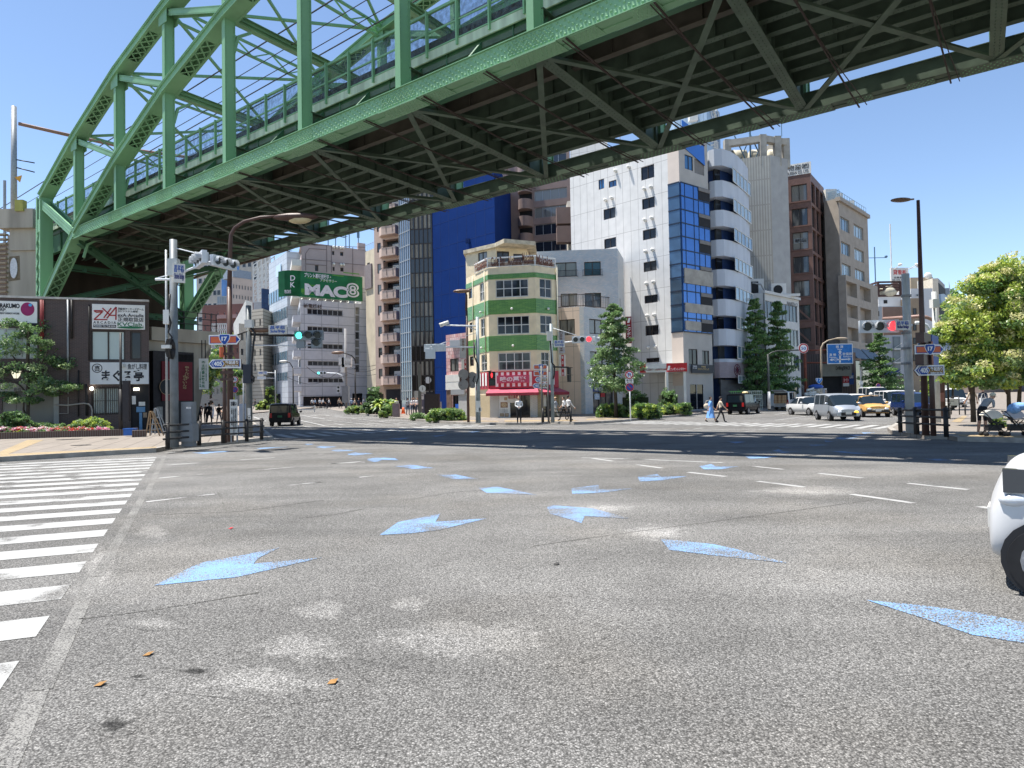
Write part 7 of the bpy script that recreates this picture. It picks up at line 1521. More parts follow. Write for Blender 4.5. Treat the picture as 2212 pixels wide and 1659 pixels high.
for i,(a,b,w_) in enumerate(((-60,130,(3,2,3,0)),(130,370,(3,5,1,1)),(370,500,(3,0,6,0)),(500,760,(3,1,0,5)),(750,950,(3,2,0,4)),(940,1110,(3,2,4,0)))):
    t=bedstuff('flower_bed',['pale pink flowers at the far left end of the bed','magenta flowers under the garden tree','white flowers in the middle of the bed','red flowers left of the yellow green shrub','red and pink flowers before the yellow green shrub','pale pink flowers at the right end of the bed'][i],a,b,1305,1345,.35,FLW,w_,70,.06,20+i,'flowers'); t2=bedstuff('ground_plants','low green leaves under the '+['leftmost pale','magenta','white','red','red and pink','rightmost pale'][i]+' flowers of the bed',a,b,1335,1380,.25,[LMID,LDARK,LYEL],(4,2,2),50,.06,40+i)
bedstuff('yellow_shrub','rounded yellow green shrub at the right end of the flower bed',728,1135,1200,1345,.9,[LYEL,LLIT,LMID],(5,2,2),150,.08,60,'shrub')
bedstuff('low_hedge','low dark green hedge along the back of the flower bed',-40,800,1262,1325,1.3,[LDARK,LYEL,LMID],(4,2,3),150,.08,61,'hedge')
bedstuff('garden_shrub','dark leafy shrub round the foot of the lantern lamp',-30,300,1140,1290,1.0,[LDARK,LMID],(4,3),110,.09,62,'shrub')
# hedges and shrubs on the far pavement
def hedge(label,k,x0,y0,x1,y1,Yn,dep,mats,wts,n,seed,name='hedge',rnd_=0.,ls=.08,cat='hedge'):
    rnd=random.Random(seed); a=at(*zm(k,x0,y1),Yn); b=at(*zm(k,x1,y1),Yn); zt=zat(*zm(k,(x0+x1)/2,y0),Yn); g=hz(Yn)+.12; t=thing(name,label,cat,((a.x+b.x)/2,Yn,g)); cl=[]
    w_=b.x-a.x; hh=zt-g
    for i in range(n):
        f=rnd.random(); zf=rnd.random(); 
        top=1-(abs(f-.5)*2)**(2.5 if rnd_ else 9)
        cl.append(((w_*(f-.5)*(.96),dep*rnd.random(),hh*(.06+.86*zf*max(top,.35))),(.2,.2,.16)))
    leaves('leaves',cl,46,ls,mats,wts,t,.3,seed)
    mb=MB(); mb.box((0,dep/2,hh*.4),(w_*.8,dep*.6,hh*.6)); mb.build('branches',mat('dark twigs',(.02,.03,.012),.95),t); return t
hm=[LHED,LYEL,LDARK]
ye=lambda k,x,y:G(*zm(k,x,y)).y
hedge('clipped hedge just left of the white post of the parking sign','E',575,1250,965,1435,ye('E',700,1440),1.2,hm,(4,2,3),150,1)
hedge('clipped yellow topped hedge right of the white post of the parking sign','E',980,1245,1350,1445,ye('E',1150,1450),1.2,hm,(4,3,2),150,2)
hedge('clipped hedge furthest right, in front of the rental garage','E',1360,1240,1740,1395,ye('E',1500,1410),1.3,hm,(4,2,3),140,3)
hedge('large round dark bush between the ginkgo trunk and the rental garage','E',880,1065,1240,1290,ye('E',1150,1450)+2.2,2,[LDARK,LMID,LHED],(4,2,3),150,4,'round_bush',1,cat='bush')
hedge('round clipped bush in front of the garage post','E',1340,1045,1580,1270,ye('E',1500,1410)+2.2,2,[LDARK,LMID,LHED],(3,3,3),110,5,'round_bush',1,cat='bush')
hm2=[LHED,LLIT,LYEL]
hedge('pale leafy hedge at the left end by the crossing, before the crowd','B',310,1095,750,1235,ye('B',500,1240),1.2,hm2,(4,3,2),120,6)
hedge('pale leafy hedge tuft left of the brown marker post','B',870,1085,1095,1290,ye('B',980,1300),1.2,hm2,(4,3,2),90,7)
hedge('long pale leafy hedge before the pink tiled shop','B',1620,1145,2250,1360,ye('B',1900,1375),1.3,hm2,(4,3,2),210,8)
hedge('grey green grassy tuft at the left end of the long pale hedge','B',1370,1225,1620,1325,ye('B',1500,1340),1.0,[LLIT,LMID],(3,3),60,9,'grassy_tuft',cat='plants')
hedge('dark red leaved low shrub behind the short hedge','B',740,1060,900,1190,ye('B',800,1200)+1,1,[leafmat('dark red leaf',(.06,.03,.03),(.1,.05,.04)),LDARK],(3,1),50,10,'low_shrub',cat='shrub')
t=hedge('big round dark clipped tree beside the palms','B',615,765,895,1060,75,3.5,[LDARK,LMID],(4,3),220,11,'round_tree',1,.12,cat='tree')
hedge('green tree on the left street corner behind the black taxi','8',1025,835,1125,1000,118,3,[LMID,LYEL,LDARK],(4,2,2),120,12,'street_tree',1,.18,cat='tree'); hedge('bright yellow green bush on the left street behind the black taxi','8',945,1015,1090,1110,108,2,[LYEL,LLIT],(4,3),90,13,'bright_bush',1,.15,cat='bush')
for i,(x,y,lab) in enumerate(((880,1050,'left palm of the pair by the salmon apartments'),(1030,1050,'right palm of the pair by the salmon apartments'))):
    Y=72; b=at(*zm('B',x,y+60),Y); b.z=hz(Y)+.1; t=thing('palm',lab,'palm',b,group='palms'); mb=MB(); hh=zat(*zm('B',x,870),Y)-b.z; mb.tube([(0,0,0),(0,0,hh*.45)],[.2,.15],8); mb.build('trunk',BARK,t,True); mb=MB(); rnd=random.Random(i)
    for j in range(34):
        a=rnd.uniform(0,6.28); e=rnd.uniform(-.2,1.2); L=rnd.uniform(.9,1.35); p0=Vector((0,0,hh*.5)); d=Vector((math.cos(a)*math.cos(e),math.sin(a)*math.cos(e),math.sin(e))); pts=[p0+d*L*f-Vector((0,0,L*.5*f*f)) for f in (0,.33,.66,1)]; sd_=Vector((-math.sin(a),math.cos(a),0))
        for q in range(3):
            w0,w1=(.05,.16,.14,.02)[q],(.05,.16,.14,.02)[q+1]; mb.face([pts[q]-sd_*w0-Zv*w0*.6,pts[q],pts[q+1],pts[q+1]-sd_*w1-Zv*w1*.6],j%2); mb.face([pts[q],pts[q]+sd_*w0-Zv*w0*.6,pts[q+1]+sd_*w1-Zv*w1*.6,pts[q+1]],j%2)
    mb.build('fronds',[LYEL,LMID],t)
# trees seen through the arch on the left
for i,(x,y,r,Y,lab) in enumerate(((455,800,26,84,'leftmost of the street trees seen through the viaduct arch'),(486,780,20,92,'middle street tree seen through the viaduct arch'),(508,825,16,100,'rightmost dim street tree seen through the viaduct arch'))):
    c=at(x,y,Y); g=hz(Y)+.1; t=thing('street_tree',lab,'tree',(c.x,Y,g),group='street trees behind the arch'); rr=r*Y/F; rnd=random.Random(i+70); h0=c.z-g
    cl=[((rnd.gauss(0,.5)*rr,rnd.gauss(0,.5)*rr,h0+rnd.gauss(0,.7)*rr*1.4),(rr*.35,rr*.35,rr*.3)) for _ in range(60)]; leaves('crown',cl,50,.2,[LMID,LYEL,LDARK],(4,3,3),t,.3,i); trunk(t,h0,.18,[(h0*.7,rr*.7,1,.6),(h0*.6,rr*.7,4,.6)])
# big flowering trees on the right
def bigtree(label,x,Y,crown,trunks,seed,n,fl=True,ls=.095):
    b=at(x,900,Y); b.z=hz(Y)+.14; t=thing('flowering_tree' if fl else 'shade_tree',label,'tree',b,group='trees of the right hand pavement'); rnd=random.Random(seed); cl=[];cf=[]
    for (px,py,rx,ry) in crown:
        c=at(px,py-(16 if py>780 else 0),Y)-b; k=Y/F
        for _ in range(n): 
            q=Vector((rnd.uniform(-1,1)*rx*k,rnd.uniform(-1,1)*min(rx*k,2.2),rnd.uniform(-1,1)*ry*k)); cl.append((c+q,(rx*k*.22+.16,.4,ry*k*.16+.12)))
            if fl and rnd.random()<.95: cf.append((c+q+Vector((0,-.25,.28)),(rx*k*.15+.12,.3,ry*k*.13+.1)))
    leaves('crown',cl,80,ls,[LMID,LYEL,LLIT,LHED],(2,5,3,1),t,.7,seed)
    if fl: leaves('blossom',cf,60,ls*.7,[LFLO,LYEL],(3,2),t,.2,seed+1)
    mb=MB()
    for L_ in trunks: mb.tube([at(px,py,Y+dy)-b for px,py,dy in L_],[.11]+[.085]*(len(L_)-2)+[.05],8)
    mb.build('trunk',BARK,t,True); return t
bigtree('big flowering tree with pale yellow blossom at the right edge',2125,30,[(2185,600,40,30),(2125,610,26,22),(2150,650,60,40),(2085,690,40,30),(2050,720,22,14),(2130,720,70,40),(2190,690,50,60),(2070,760,36,26),(2140,790,70,30),(2200,770,40,50),(2240,680,50,90),(2105,830,55,18),(2180,835,50,16)],[[(2103,912,0),(2101,840,0),(2115,760,.3),(2150,660,0)],[(2101,850,0),(2080,790,0),(2065,740,0)]],31,34)
bigtree('second flowering tree behind, with a thicker pale trunk at the right edge',2175,37,[(2190,640,50,40),(2230,600,50,50),(2180,730,60,40),(2140,800,50,25),(2200,830,60,20),(2240,760,50,60),(2060,660,14,14)],[[(2180,895,0),(2178,830,0),(2182,760,0),(2200,650,0)],[(2178,850,0),(2150,800,0),(2130,740,0)],[(2200,890,.5),(2204,820,.5),(2215,720,.4)]],32,22)
bigtree('dark shade tree further along the right pavement behind the signal pole',2040,58,[(2030,835,30,16),(2060,815,30,18),(2095,825,30,14),(2010,860,14,10)],[[(2060,900,0),(2058,850,0),(2060,800,0)]],33,26,False,.15)
# planted bed at tree foot
hedge('small green tuft at the foot of the dark tree trunk, right edge','K',1490,1190,1560,1260,28.5,.6,[LYEL,LMID],(2,2),16,15,'grassy_tuft',cat='plants',ls=.06)
# ================= STREET FURNITURE =================
LENS=mat('unlit lens',(.035,.04,.035),.3,0,0); LENG=mat('lit green lamp',(.1,1.,.75),.3,0,0,emit=1.2); LENR=mat('lit red lamp',(1.,.03,.04),.3,0,0,emit=1.6); SIGW=mat('pale signal housing',(.6,.63,.66),.45,0,.05,3); SIGD=mat('grey signal housing',(.22,.25,.27),.5,0,.05,3)
def face_box(mb,c,X,N,w_,h,d,m=0): mb.obox(c,X*w_/2,-N*d/2,Zv*h/2,m)
def signal(parent,c,ang,lit,house,s=1.,n=3,name='signal_head'):
    """horizontal signal head; ang is the plan direction it faces"""
    N=Vector((math.cos(ang),math.sin(ang),0)); X=Vector((-N.y,N.x,0)); L=Vector(parent.location); c=Vector(c)-L; mb=MB(); w_=.42*s
    face_box(mb,c,X,N,w_*n+.05,.44*s,.16)
    for i in range(n): face_box(mb,c-N*.1*s+X*w_*(i-(n-1)/2),X,N,.3*s,.34*s,.1)
    o=mb.build(name,house,parent)
    for i in range(n):
        q=c+X*w_*(i-(n-1)/2)+N*.085; mb=MB(); R_=.15*s
        mb.cyl(q-N*.01,q+N*.02,R_,n=16); col={'g':LENG,'r':LENR}.get(lit[i],LENS); mb.build('lens',col,o)
        mb=MB(); 
        for j in range(10):
            a0,a1=-.35+math.pi*1.22*j/10,-.35+math.pi*1.22*(j+1)/10
            P=[q+(X*math.cos(a)+Zv*math.sin(a))*R_*1.15+N*l_ for a,l_ in ((a0,0),(a1,0),(a1,.2*s),(a0,.2*s))]; mb.face(P); mb.face(P[::-1])
        mb.build('visor',house if i<9 else BLACKM,o)
    return o
def pedsignal(parent,c,ang,lit,house=BLACKM,s=1.):
    N=Vector((math.cos(ang),math.sin(ang),0)); X=Vector((-N.y,N.x,0)); c=Vector(c)-Vector(parent.location); mb=MB()
    for q in (-1,1): face_box(mb,c+Zv*q*.21*s,X,N,.38*s,.4*s,.16); face_box(mb,c+Zv*(q*.21+.19)*s+N*.14,X,N,.38*s,.02,.14)
    o=mb.build('pedestrian_signal',house,parent)
    for q,l_ in ((1,lit),(-1,'')):
        mb=MB(); z=c+Zv*q*.21*s+N*.085; face_box(mb,z,X,N,.27*s,.27*s,.01); mb.build('lens',mat('dark red lens',(.06,.015,.012),.3) if l_=='r' else LENS,o)
        if l_: mb=MB(); mb.ell(z+N*.012+Zv*.1*s,(.03*s,.03*s,.035*s)); face_box(mb,z+N*.012+Zv*.0,X,N,.09*s,.13*s,.01); face_box(mb,z+N*.012-Zv*.1*s,X,N,.05*s,.1*s,.01); mb.build('standing_figure',LENR,o)
def signplate(parent,Wq,s,m=OFFW,ink=INKB,th=.04,fy=(.12,.88),name='name_plate'):
    panel(parent,name,Wq,(0,Wq.L,Wq.z0,Wq.z1),-th,0,m); h=Wq.z1-Wq.z0; k=len(s)
    for i,(tx,ik) in enumerate(s): letter(parent,Wq,tx,(Wq.L*.1,Wq.L*.9,Wq.z1-h*(.1+.85*(i+ (.85 if i==0 else .9))/k*(1.0)),Wq.z1-h*(.08+.85*i/k)),.004,ik or ink)
def pole(name,label,px,py,top,r=.1,m=STEEL,k='0',cat='pole',r1=None,dz=.145,topx=None,group=None,Y=None):
    b=G(*zm(k,px,py),dz) if Y is None else at(*zm(k,px,py),Y)
    if Y is not None: b.z=hz(Y)+dz
    t=thing(name,label,cat,b,group=group); h=zat(*zm(k,px if topx is None else topx,top),b.y)-b.z; mb=MB(); mb.cyl((0,0,0),(0,0,h),r,r1 or r*.85,12); mb.build('pole',m,t,True); t['_h']=h; H_=h; del t['_h']; return t,b,H_
def arm(t,pts,r,m,name='arm'): L=Vector(t.location); mb=MB(); mb.tube([Vector(p)-L for p in pts],r,8); return mb.build(name,m,t,True)
# --- left corner signal pole ---
t,b,h=pole('signal_pole','galvanised traffic signal pole on the left corner behind the guardrail',377,966,518,.15,mat('pale galvanised pole',(.15,.17,.185),.5,.1,.15,5)); 
Y=b.y; c1=at(*zm('6',640,1070),Y-.6); c2=at(*zm('6',930,1110),Y+.4); hb=at(*zm('6',290,915),Y)
signal(t,c1,R(-145),'xxx',SIGW,1.); signal(t,c2,R(-20),'xxx',SIGW,.9)
arm(t,[at(*zm('6',70,1320),Y),at(*zm('6',250,1320),Y),at(*zm('6',470,1205),Y-.2),at(*zm('6',720,1110),Y-.2),at(*zm('6',960,1080),Y+.3)],.045,SIGW); arm(t,[hb,at(*zm('6',590,990),Y-.2),at(*zm('6',700,1020),Y-.3)],.02,SIGW,'stay'); arm(t,[at(*zm('6',70,1310),Y),at(*zm('6',300,1250),Y)],.02,SIGW,'stay')
Wq=plate(292,1120,445,1360,Y-.35,R(35),'6'); signplate(t,Wq,(('昌平橋',INKB),('Shohei Bridge',mat('navy ink',(.02,.03,.2),.5))))
mb=MB(); mb.box(at(*zm('6',300,1170),Y-.25)-b,(.34,.25,.6)); mb.build('junction_box',mat('cream grey box',(.5,.52,.5),.5),t)
mb=MB()
for i in range(6): p=at(*zm('8',60+i*8,490+i*3),Y-.2)-b; mb.tube([p+Vector((.25*math.cos(a)*.4,0,.35*math.sin(a))) for a in [j*.7 for j in range(10)]],.02,5)
mb.tube([at(*zm('8',x,y),Y-.25)-b for x,y in ((75,-60),(70,60),(60,150),(85,230),(60,330),(95,380),(60,480),(85,600))],.035,6); mb.build('cable_loops',BLACKM,t,True)
mb=MB(); mb.box(at(*zm('8',48,175),Y-.2)-b,(.2,.2,.5)); mb.build('detector_box',OFFW,t); mb=MB(); mb.box(at(*zm('8',45,478),Y-.25)-b,(.3,.2,.12)); mb.build('detector_box',OFFW,t)
t,b2,h=pole('service_pipe','thin grey service pole just left of the left corner signal pole',361,958,540,.05,STEEL)
# control box
def boxthing(name,label,cat,k,x0,y0,x1,y1,dep,m,dy=0.,base=None):
    g=G(*zm(k,(x0+x1)/2,y1),.145); Y=g.y+dy; a=at(*zm(k,x0,y1),Y);b=at(*zm(k,x1,y1),Y); z1=zat(*zm(k,(x0+x1)/2,y0),Y); t=thing(name,label,cat,((a.x+b.x)/2,Y,g.z)); mb=MB(); w_=b.x-a.x; hh=z1-g.z; mb.box((0,dep/2,hh/2),(w_,dep,hh)); mb.build('cabinet_body',m,t)
    mb=MB(); mb.box((0,-.012,hh*.52),(w_*.88,.02,hh*.85)); mb.box((w_*.36,-.035,hh*.5),(.03,.03,.14)); mb.build('door',m,t); return t,w_,hh
t,w_,hh=boxthing('control_cabinet','dark grey signal control cabinet on a stub post behind the left guardrail','cabinet','P',355,262,462,700,.35,GREYB); 
mb=MB(); mb.box((0,.17,hh*.31),(w_*1.25,.5,hh*.4)); mb.build('lower_box',GREYB,t); mb=MB(); mb.box((0,.17,hh*.05),(w_*.6,.25,hh*.12)); mb.build('stub_post',BROWNM,t); 
Wq=Wall((t.location.x-w_/2,t.location.y-.03),(t.location.x+w_/2,t.location.y-.03),0,3); letter(t,Wq,'103-15',(w_*.55,w_*.95,t.location.z+hh*.84,t.location.z+hh*.88),.01,INKW)
boxthing('utility_cabinet','pale blue grey utility cabinet behind the notice board on the left corner','cabinet','P',922,280,1000,600,.4,mat('blue grey cabinet',(.25,.29,.35),.5,0,.08,3),.3)
# notice board
g=GS(*zm('P',868,655)); t=thing('notice_board','tall white notice board with vertical writing behind the left guardrail','notice board',g); Wq=plate(830,240,903,590,g.y-.25,0,'P'); panel(t,'board',Wq,(0,Wq.L,Wq.z0,Wq.z1),-.03,0,OFFW)
letter(t,Wq,'お願い',(Wq.L*.15,Wq.L*.9,Wq.z1-.25,Wq.z1-.08),.005,INKK)
for c_,tx in ((.78,'自転車等放置禁止区域です。'),(.52,'この場所に自転車を置かないで下さい。'),(.26,'千代田区  万世橋警察署')):
    for i,ch in enumerate(tx): 
        if ch.strip(): hh=(Wq.z1-Wq.z0-.35)/19; letter(t,Wq,ch,(Wq.L*(c_-.07),Wq.L*(c_+.09),Wq.z1-.35-hh*(i+.85),Wq.z1-.35-hh*i),.005,INKK)
for s_ in (.1,.9): mb=MB(); mb.beam(Wq.pt(Wq.L*s_,.15,-.05),Wq.pt(Wq.L*s_,Wq.z0+.1,-.05),.05,.05); WB(mb,'leg',FRA,t)
# guardrails
def guardrail(label,pts,k,hs,dz=.145,group=None,Yfix=None,hgt_=None,end=0.):
    P=[G(*zm(k,*p),dz) for p in pts]; t=thing('guardrail',label,'guardrail',P[0],group=group); L=Vector(P[0])
    for p in P: mb=MB(); q=p-L; mb.cyl(q,q+Zv*hgt_,.075,.075,12); mb.ell(q+Zv*hgt_,(.075,.075,.05)); mb.build('post',BLACKM,t,True)
    for z in hs: mb=MB(); A=P[0]+(P[0]-P[1]).normalized()*(end+.06); Bq=P[-1]+(P[-1]-P[-2]).normalized()*(end+.06); mb.tube([q-L+Zv*z*hgt_ for q in (A,*P,Bq)],.036,8); mb.build('rail',BLACKM,t,True)
    return t
guardrail('black three rail guardrail round the left corner in front of the signal pole',[(222,722),(530,690),(763,668),(995,650),(1140,632)],'P',(.93,.66,.4),hgt_=.86,end=.15)
guardrail('black three rail guardrail on the right corner in front of the white and brown poles',[(1852,1400),(2100,1428)],'I',(.95,.7,.42),hgt_=.88,end=.2); guardrail('black guardrail on the right corner between the brown post and the kerb',[(240,1430),(685,1468)],'K',(.95,.68,.42),hgt_=.92,end=.12)
guardrail('black three rail guardrail on the far pavement before the cream corner building',[(1700,1570),(2145,1562)],'D',(.95,.68,.42),hgt_=.92)
# poles left
t,b,h=pole('utility_pole','dark grey utility pole with signal arm and cable loops, left corner',539,945,660,.14,mat('dark grey pole',(.12,.135,.14),.5,.1,.2,5)); Y=b.y
arm(t,[at(*zm('8',880,350),Y),at(*zm('8',1100,358),Y),at(*zm('8',1385,363),Y)],.06,BLACKM); arm(t,[at(*zm('8',880,462),Y),at(*zm('8',1530,468),Y)],.03,SIGW,'stay'); arm(t,[at(*zm('8',760,360),Y-.2),at(*zm('8',860,320),Y-.1),at(*zm('8',950,305),Y)],.035,BLACKM,'lamp_arm')
mb=MB(); mb.ell(at(*zm('8',995,308),Y)-b,(.55,.2,.12)); mb.build('lamp_head',mat('bronze lamp head',(.16,.1,.07),.4),t,True)
signal(t,at(*zm('8',1495,362),Y-.1),R(-90),'gxx',SIGD,1.); mb=MB(); mb.box(at(*zm('8',1415,448),Y)-b,(.36,.25,.38)); mb.build('detector_box',SIGD,t); signal(t,at(*zm('8',1575,438),Y-.1),R(-90),'x',SIGD,1.,1,'arrow_head')
Wq=plate(1082,255,1270,350,Y-.15,0,'8'); signplate(t,Wq,(('昌平橋',INKB),('Shohei Bridge',INKB)),mat('pale sign face',(.55,.54,.5),.5))
mb=MB(); mb.tube([at(*zm('8',x,y),Y-.25)-b for x,y in ((900,285),(945,340),(930,430),(915,600),(905,680),(905,760),(935,790),(930,835),(905,810))],.05,6); mb.build('cable',BLACKM,t,True)
mb=MB(); mb.box(at(*zm('8',872,755),Y-.2)-b,(.36,.25,.85)); mb.build('junction_box',mat('black box',(.03,.035,.05),.5),t); mb=MB(); mb.box(at(*zm('8',885,245),Y-.2)-b,(.34,.25,.36)); mb.build('meter_box',OFFW,t)
Wq=plate(868,1103,898,1180,Y-.16,0,'8'); panel(t,'address_plate',Wq,(0,Wq.L,Wq.z0,Wq.z1),-.01,0,OFFW); Wq=plate(872,1185,900,1218,Y-.16,0,'8'); panel(t,'letter_plate',Wq,(0,Wq.L,Wq.z0,Wq.z1),-.01,0,OFFW); letter(t,Wq,'B',(Wq.L*.2,Wq.L*.8,Wq.z0+.04,Wq.z1-.04),.003,INKK)
t,b,h=pole('thin_post','thin grey post just left of the dark grey utility pole, left corner',527,945,810,.04,STEEL)
# route sign clusters
ORR=mat('orange sign face',(.62,.14,.06),.45); BLS=mat('blue sign face',(.015,.07,.33),.4); BRS=mat('brown sign face',(.27,.15,.03),.45)
def shield(cx,cz,w_,h): return [(cx+x*w_/2,cz+z*h/2) for x,z in ((-.85,1),(.85,1),(1,.75),(1,.45),(.82,-.1),(.3,-.85),(0,-1),(-.3,-.85),(-.82,-.1),(-1,.45),(-1,.75))]
def route(parent,x0,y0,x1,y1,Y,k,kind,ang=0.):
    Wq=plate(x0,y0,x1,y1,Y,ang,k); L=Wq.L; a,b=Wq.z0,Wq.z1; h=b-a; m=(a+b)/2
    if kind=='17': P=[(0,a),(L-h*.4,a),(L,m),(L-h*.4,b),(0,b)]
    else: P=[(h*.4,a),(L,a),(L,b),(h*.4,b),(0,m)]
    poly_on(parent,'plate_back',Wq,P,-.09,BROWNM,.06); poly_on(parent,'sign_plate',Wq,P,-.02,WHITE,.02)
    ins=lambda e:[((x-L/2)*(1-e*2/L)+L/2,(z-m)*(1-e*2.4/h)+m) for x,z in P]
    poly_on(parent,'sign_face',Wq,ins(.04),.0,BLS,.006)
    if kind=='17':
        panel(parent,'sign_panel',Wq,(L*.06,L*.86,a+.07,b-.07),.006,.012,ORR); c=L*.5; poly_on(parent,'shield',Wq,shield(c,m,L*.36,h*1.12),.012,WHITE,.008); poly_on(parent,'shield',Wq,shield(c,m,L*.31,h*1.0),.02,BLS,.008); letter(parent,Wq,'17',(c-L*.085,c+L*.085,m-h*.14,m+h*.3),.035,INKW,.04)
    else:
        panel(parent,'sign_panel',Wq,(L*.4,L*.94,a+.06,b-.06),.006,.012,BRS); c=L*.3; hx=lambda w_:[(c+x*w_*L,m+z*h*w_*2.4) for x,z in ((-1,0),(-.55,.9),(.55,.9),(1,0),(.55,-.9),(-.55,-.9))]
        poly_on(parent,'hexagon',Wq,hx(.2),.012,WHITE,.008); poly_on(parent,'hexagon',Wq,hx(.18),.02,BLS,.008); letter(parent,Wq,'405',(c-L*.125,c+L*.125,m-h*.24,m+h*.26),.034,INKW,.035)
        letter(parent,Wq,'外堀通り',(L*.52,L*.92,m-h*.08,b-h*.16),.016,INKW); letter(parent,Wq,'Sotobori-dori Ave.',(L*.52,L*.92,a+h*.16,m-h*.14),.016,INKW)
    return Wq
def routesign(label,Y,k,lst,b,ang=0.): 
    t=thing('route_sign',label,'road sign',b)
    for x0,y0,x1,y1,kd in lst: route(t,x0,y0,x1,y1,Y,k,kd,ang)
    return t
t,b,h=pole('sign_post','brown post carrying the route arrow signs on the left corner',486,957,745,.08,BROWNM); Y=b.y-.15
mb=MB()
for y in (550,810,740): mb.box(at(*zm('8',660,y),Y+.1)-b,(.5,.12,.1))
mb.build('bracket',BROWNM,t)
Wr_=plate(590,480,628,585,Y,R(60),'8'); panel(t,'side_sign',Wr_,(0,Wr_.L,Wr_.z0,Wr_.z1),-.06,0,ORR)
routesign('orange and blue route 17 arrow sign pointing right on the left corner',Y,'8',[(472,355,797,455,'17')],(b.x,Y,5)); routesign('blue and brown route 405 arrow sign pointing left on the left corner',Y,'8',[(470,605,800,697,'405')],(b.x,Y,4.2))
# brown lamp post with curved arm
t,b,h=pole('street_lamp','tall brown street lamp whose curved arm reaches under the bridge, left corner',498,954,620,.13,BROWNM,cat='street lamp',r1=.1); Y=b.y
arm(t,[b+Zv*(h-.1),at(*zm('6',1018,850),Y),at(*zm('6',1025,760),Y),at(*zm('6',1070,670),Y),at(*zm('6',1190,590),Y),at(*zm('6',1400,535),Y),at(*zm('6',1700,515),Y)],[.1,.085,.08,.075,.07,.06,.05],BROWNM)
mb=MB(); mb.ell(at(*zm('6',1840,532),Y)-b,(.95,.28,.16)); mb.build('lamp_head',BROWNM,t,True); mb=MB(); mb.ell(at(*zm('6',1893,558),Y)-b,(.5,.22,.2)); mb.build('lamp_bowl',mat('amber bowl',(.5,.42,.25),.3),t,True)
# garden lantern
b=at(*zm('7',170,1240),39.9); b.z=.2; t=thing('lantern_lamp','black old style lantern lamp post beside the garden tree, far left','street lamp',b); hh=zat(*zm('7',170,800),39.9)-b.z; mb=MB(); mb.cyl((0,0,0),(0,0,.7),.12,.1,10); mb.cyl((0,0,.7),(0,0,hh),.05,.045,8); mb.beam((-.35,0,hh-.25),(.35,0,hh-.25),.03,.03); mb.build('post',BLACKM,t,True); mb=MB(); mb.cyl((0,0,hh),(0,0,hh+.42),.2,.32,6); mb.build('lantern_glass',mat('lit lantern glass',(.85,.8,.6),.3,0,0,emit=.6),t); mb=MB(); mb.cyl((0,0,hh+.42),(0,0,hh+.6),.36,.05,6); 
for i in range(6): a=i*math.pi/3; mb.beam((math.cos(a)*.2,math.sin(a)*.2,hh),(math.cos(a)*.32,math.sin(a)*.32,hh+.42),.02,.02)
mb.build('lantern_frame',BLACKM,t)
t,b,h=pole('slim_post','dark slim post with a tall black box standing before the restaurant sign',*zm('7',1235,1385),zm('7',0,335)[1],.07,BLACKM)
mb=MB(); mb.box(at(*zm('7',1292,1030),b.y)-b,(.33,.2,zat(*zm('7',1290,828),b.y)-zat(*zm('7',1290,1240),b.y))); mb.build('sign_box',mat('black sign box',(.025,.022,.025),.5),t); mb=MB(); mb.cyl((0,0,0),(0,0,h*.45),.1,.1,10); mb.build('post_sleeve',BLACKM,t,True)
b=GS(*zm('7',1330,1392)); t=thing('blue_crate','small blue plastic crate on the pavement by the restaurant entrance','crate',b); mb=MB(); mb.box((0,0,.2),(.5,.35,.3)); mb.box((0,0,.38),(.56,.4,.05)); mb.build('crate_body',mat('blue plastic',(.03,.12,.4),.4),t)
for i,(x,y,lab) in enumerate(((1560,1390,'wooden folding sign stand leaning by the restaurant under the viaduct'),(1610,1375,'grey metal stepladder beside the wooden stand, under the viaduct'))):
    b=GS(*zm('7',x,y)); t=thing(['sign_stand','stepladder'][i],lab,['stand','ladder'][i],b); mb=MB(); hh=(1.25,1.4)[i]
    for s_ in (-1,1): mb.beam((s_*.35,0,0),(s_*.05-.1,0,hh),.05,.05); mb.beam((s_*.35,.4,0),(s_*.05-.1,.1,hh),.05,.05)
    for z in (.3,.6,.9): mb.beam((-.3*(1-z/hh)-.05,0,z),(.3*(1-z/hh)-.05,0,z),.04,.04)
    mb.build('frame',[mat('bare wood',(.33,.22,.12),.7),STEEL][i],t)
# --- MAC side street furniture ---
t,b,h=pole('utility_pole','weathered concrete utility pole with transformers and wires before the billboard office',748,884,710,.2,mat('weathered pole',(.25,.25,.25),.7),Y=108); Y=b.y
mb=MB()
for x,y,w_,h_ in ((270,385,.8,1.2),(350,400,1.4,1.5),(380,385,1.,1.2),(290,500,.6,1.2)): mb.box(at(*zm('B',x,y),Y-.3)-b,(w_,.6,h_))
mb.build('transformer',OFFW,t); signal(t,at(*zm('8',1625,745),Y-.4),R(-85),'gxx',SIGW,1.1); arm(t,[at(*zm('B',20,570),Y),at(*zm('B',200,580),Y),at(*zm('B',270,610),Y),at(*zm('B',300,700),Y)],.1,SIGW)
pedsignal(t,at(*zm('B',218,832),Y-.6),R(-90),'',SIGW,1.3); mb=MB(); mb.box((0,-.2,2.2),(1.0,.8,2.6)); mb.build('cable_box',GREYB,t)
mb=MB()
for (x0,y0,x1,y1,s_) in ((340,400,830,440,.5),(340,430,830,500,.8),(370,600,-300,470,1.2),(340,560,830,590,.4),(340,450,-650,620,2)): A=at(*zm('B',x0,y0),Y)-b;B_=at(*zm('B',x1,y1),Y-4)-b; mb.tube([A+(B_-A)*(i/8)-Zv*s_*math.sin(math.pi*i/8) for i in range(9)],.035,4)
mb.build('wire',BLACKM,t)
t,b,h=pole('street_lamp','black curved street lamp in front of the white billboard office',768,884,795,.12,BLACKM,cat='street lamp',Y=104); Y=b.y
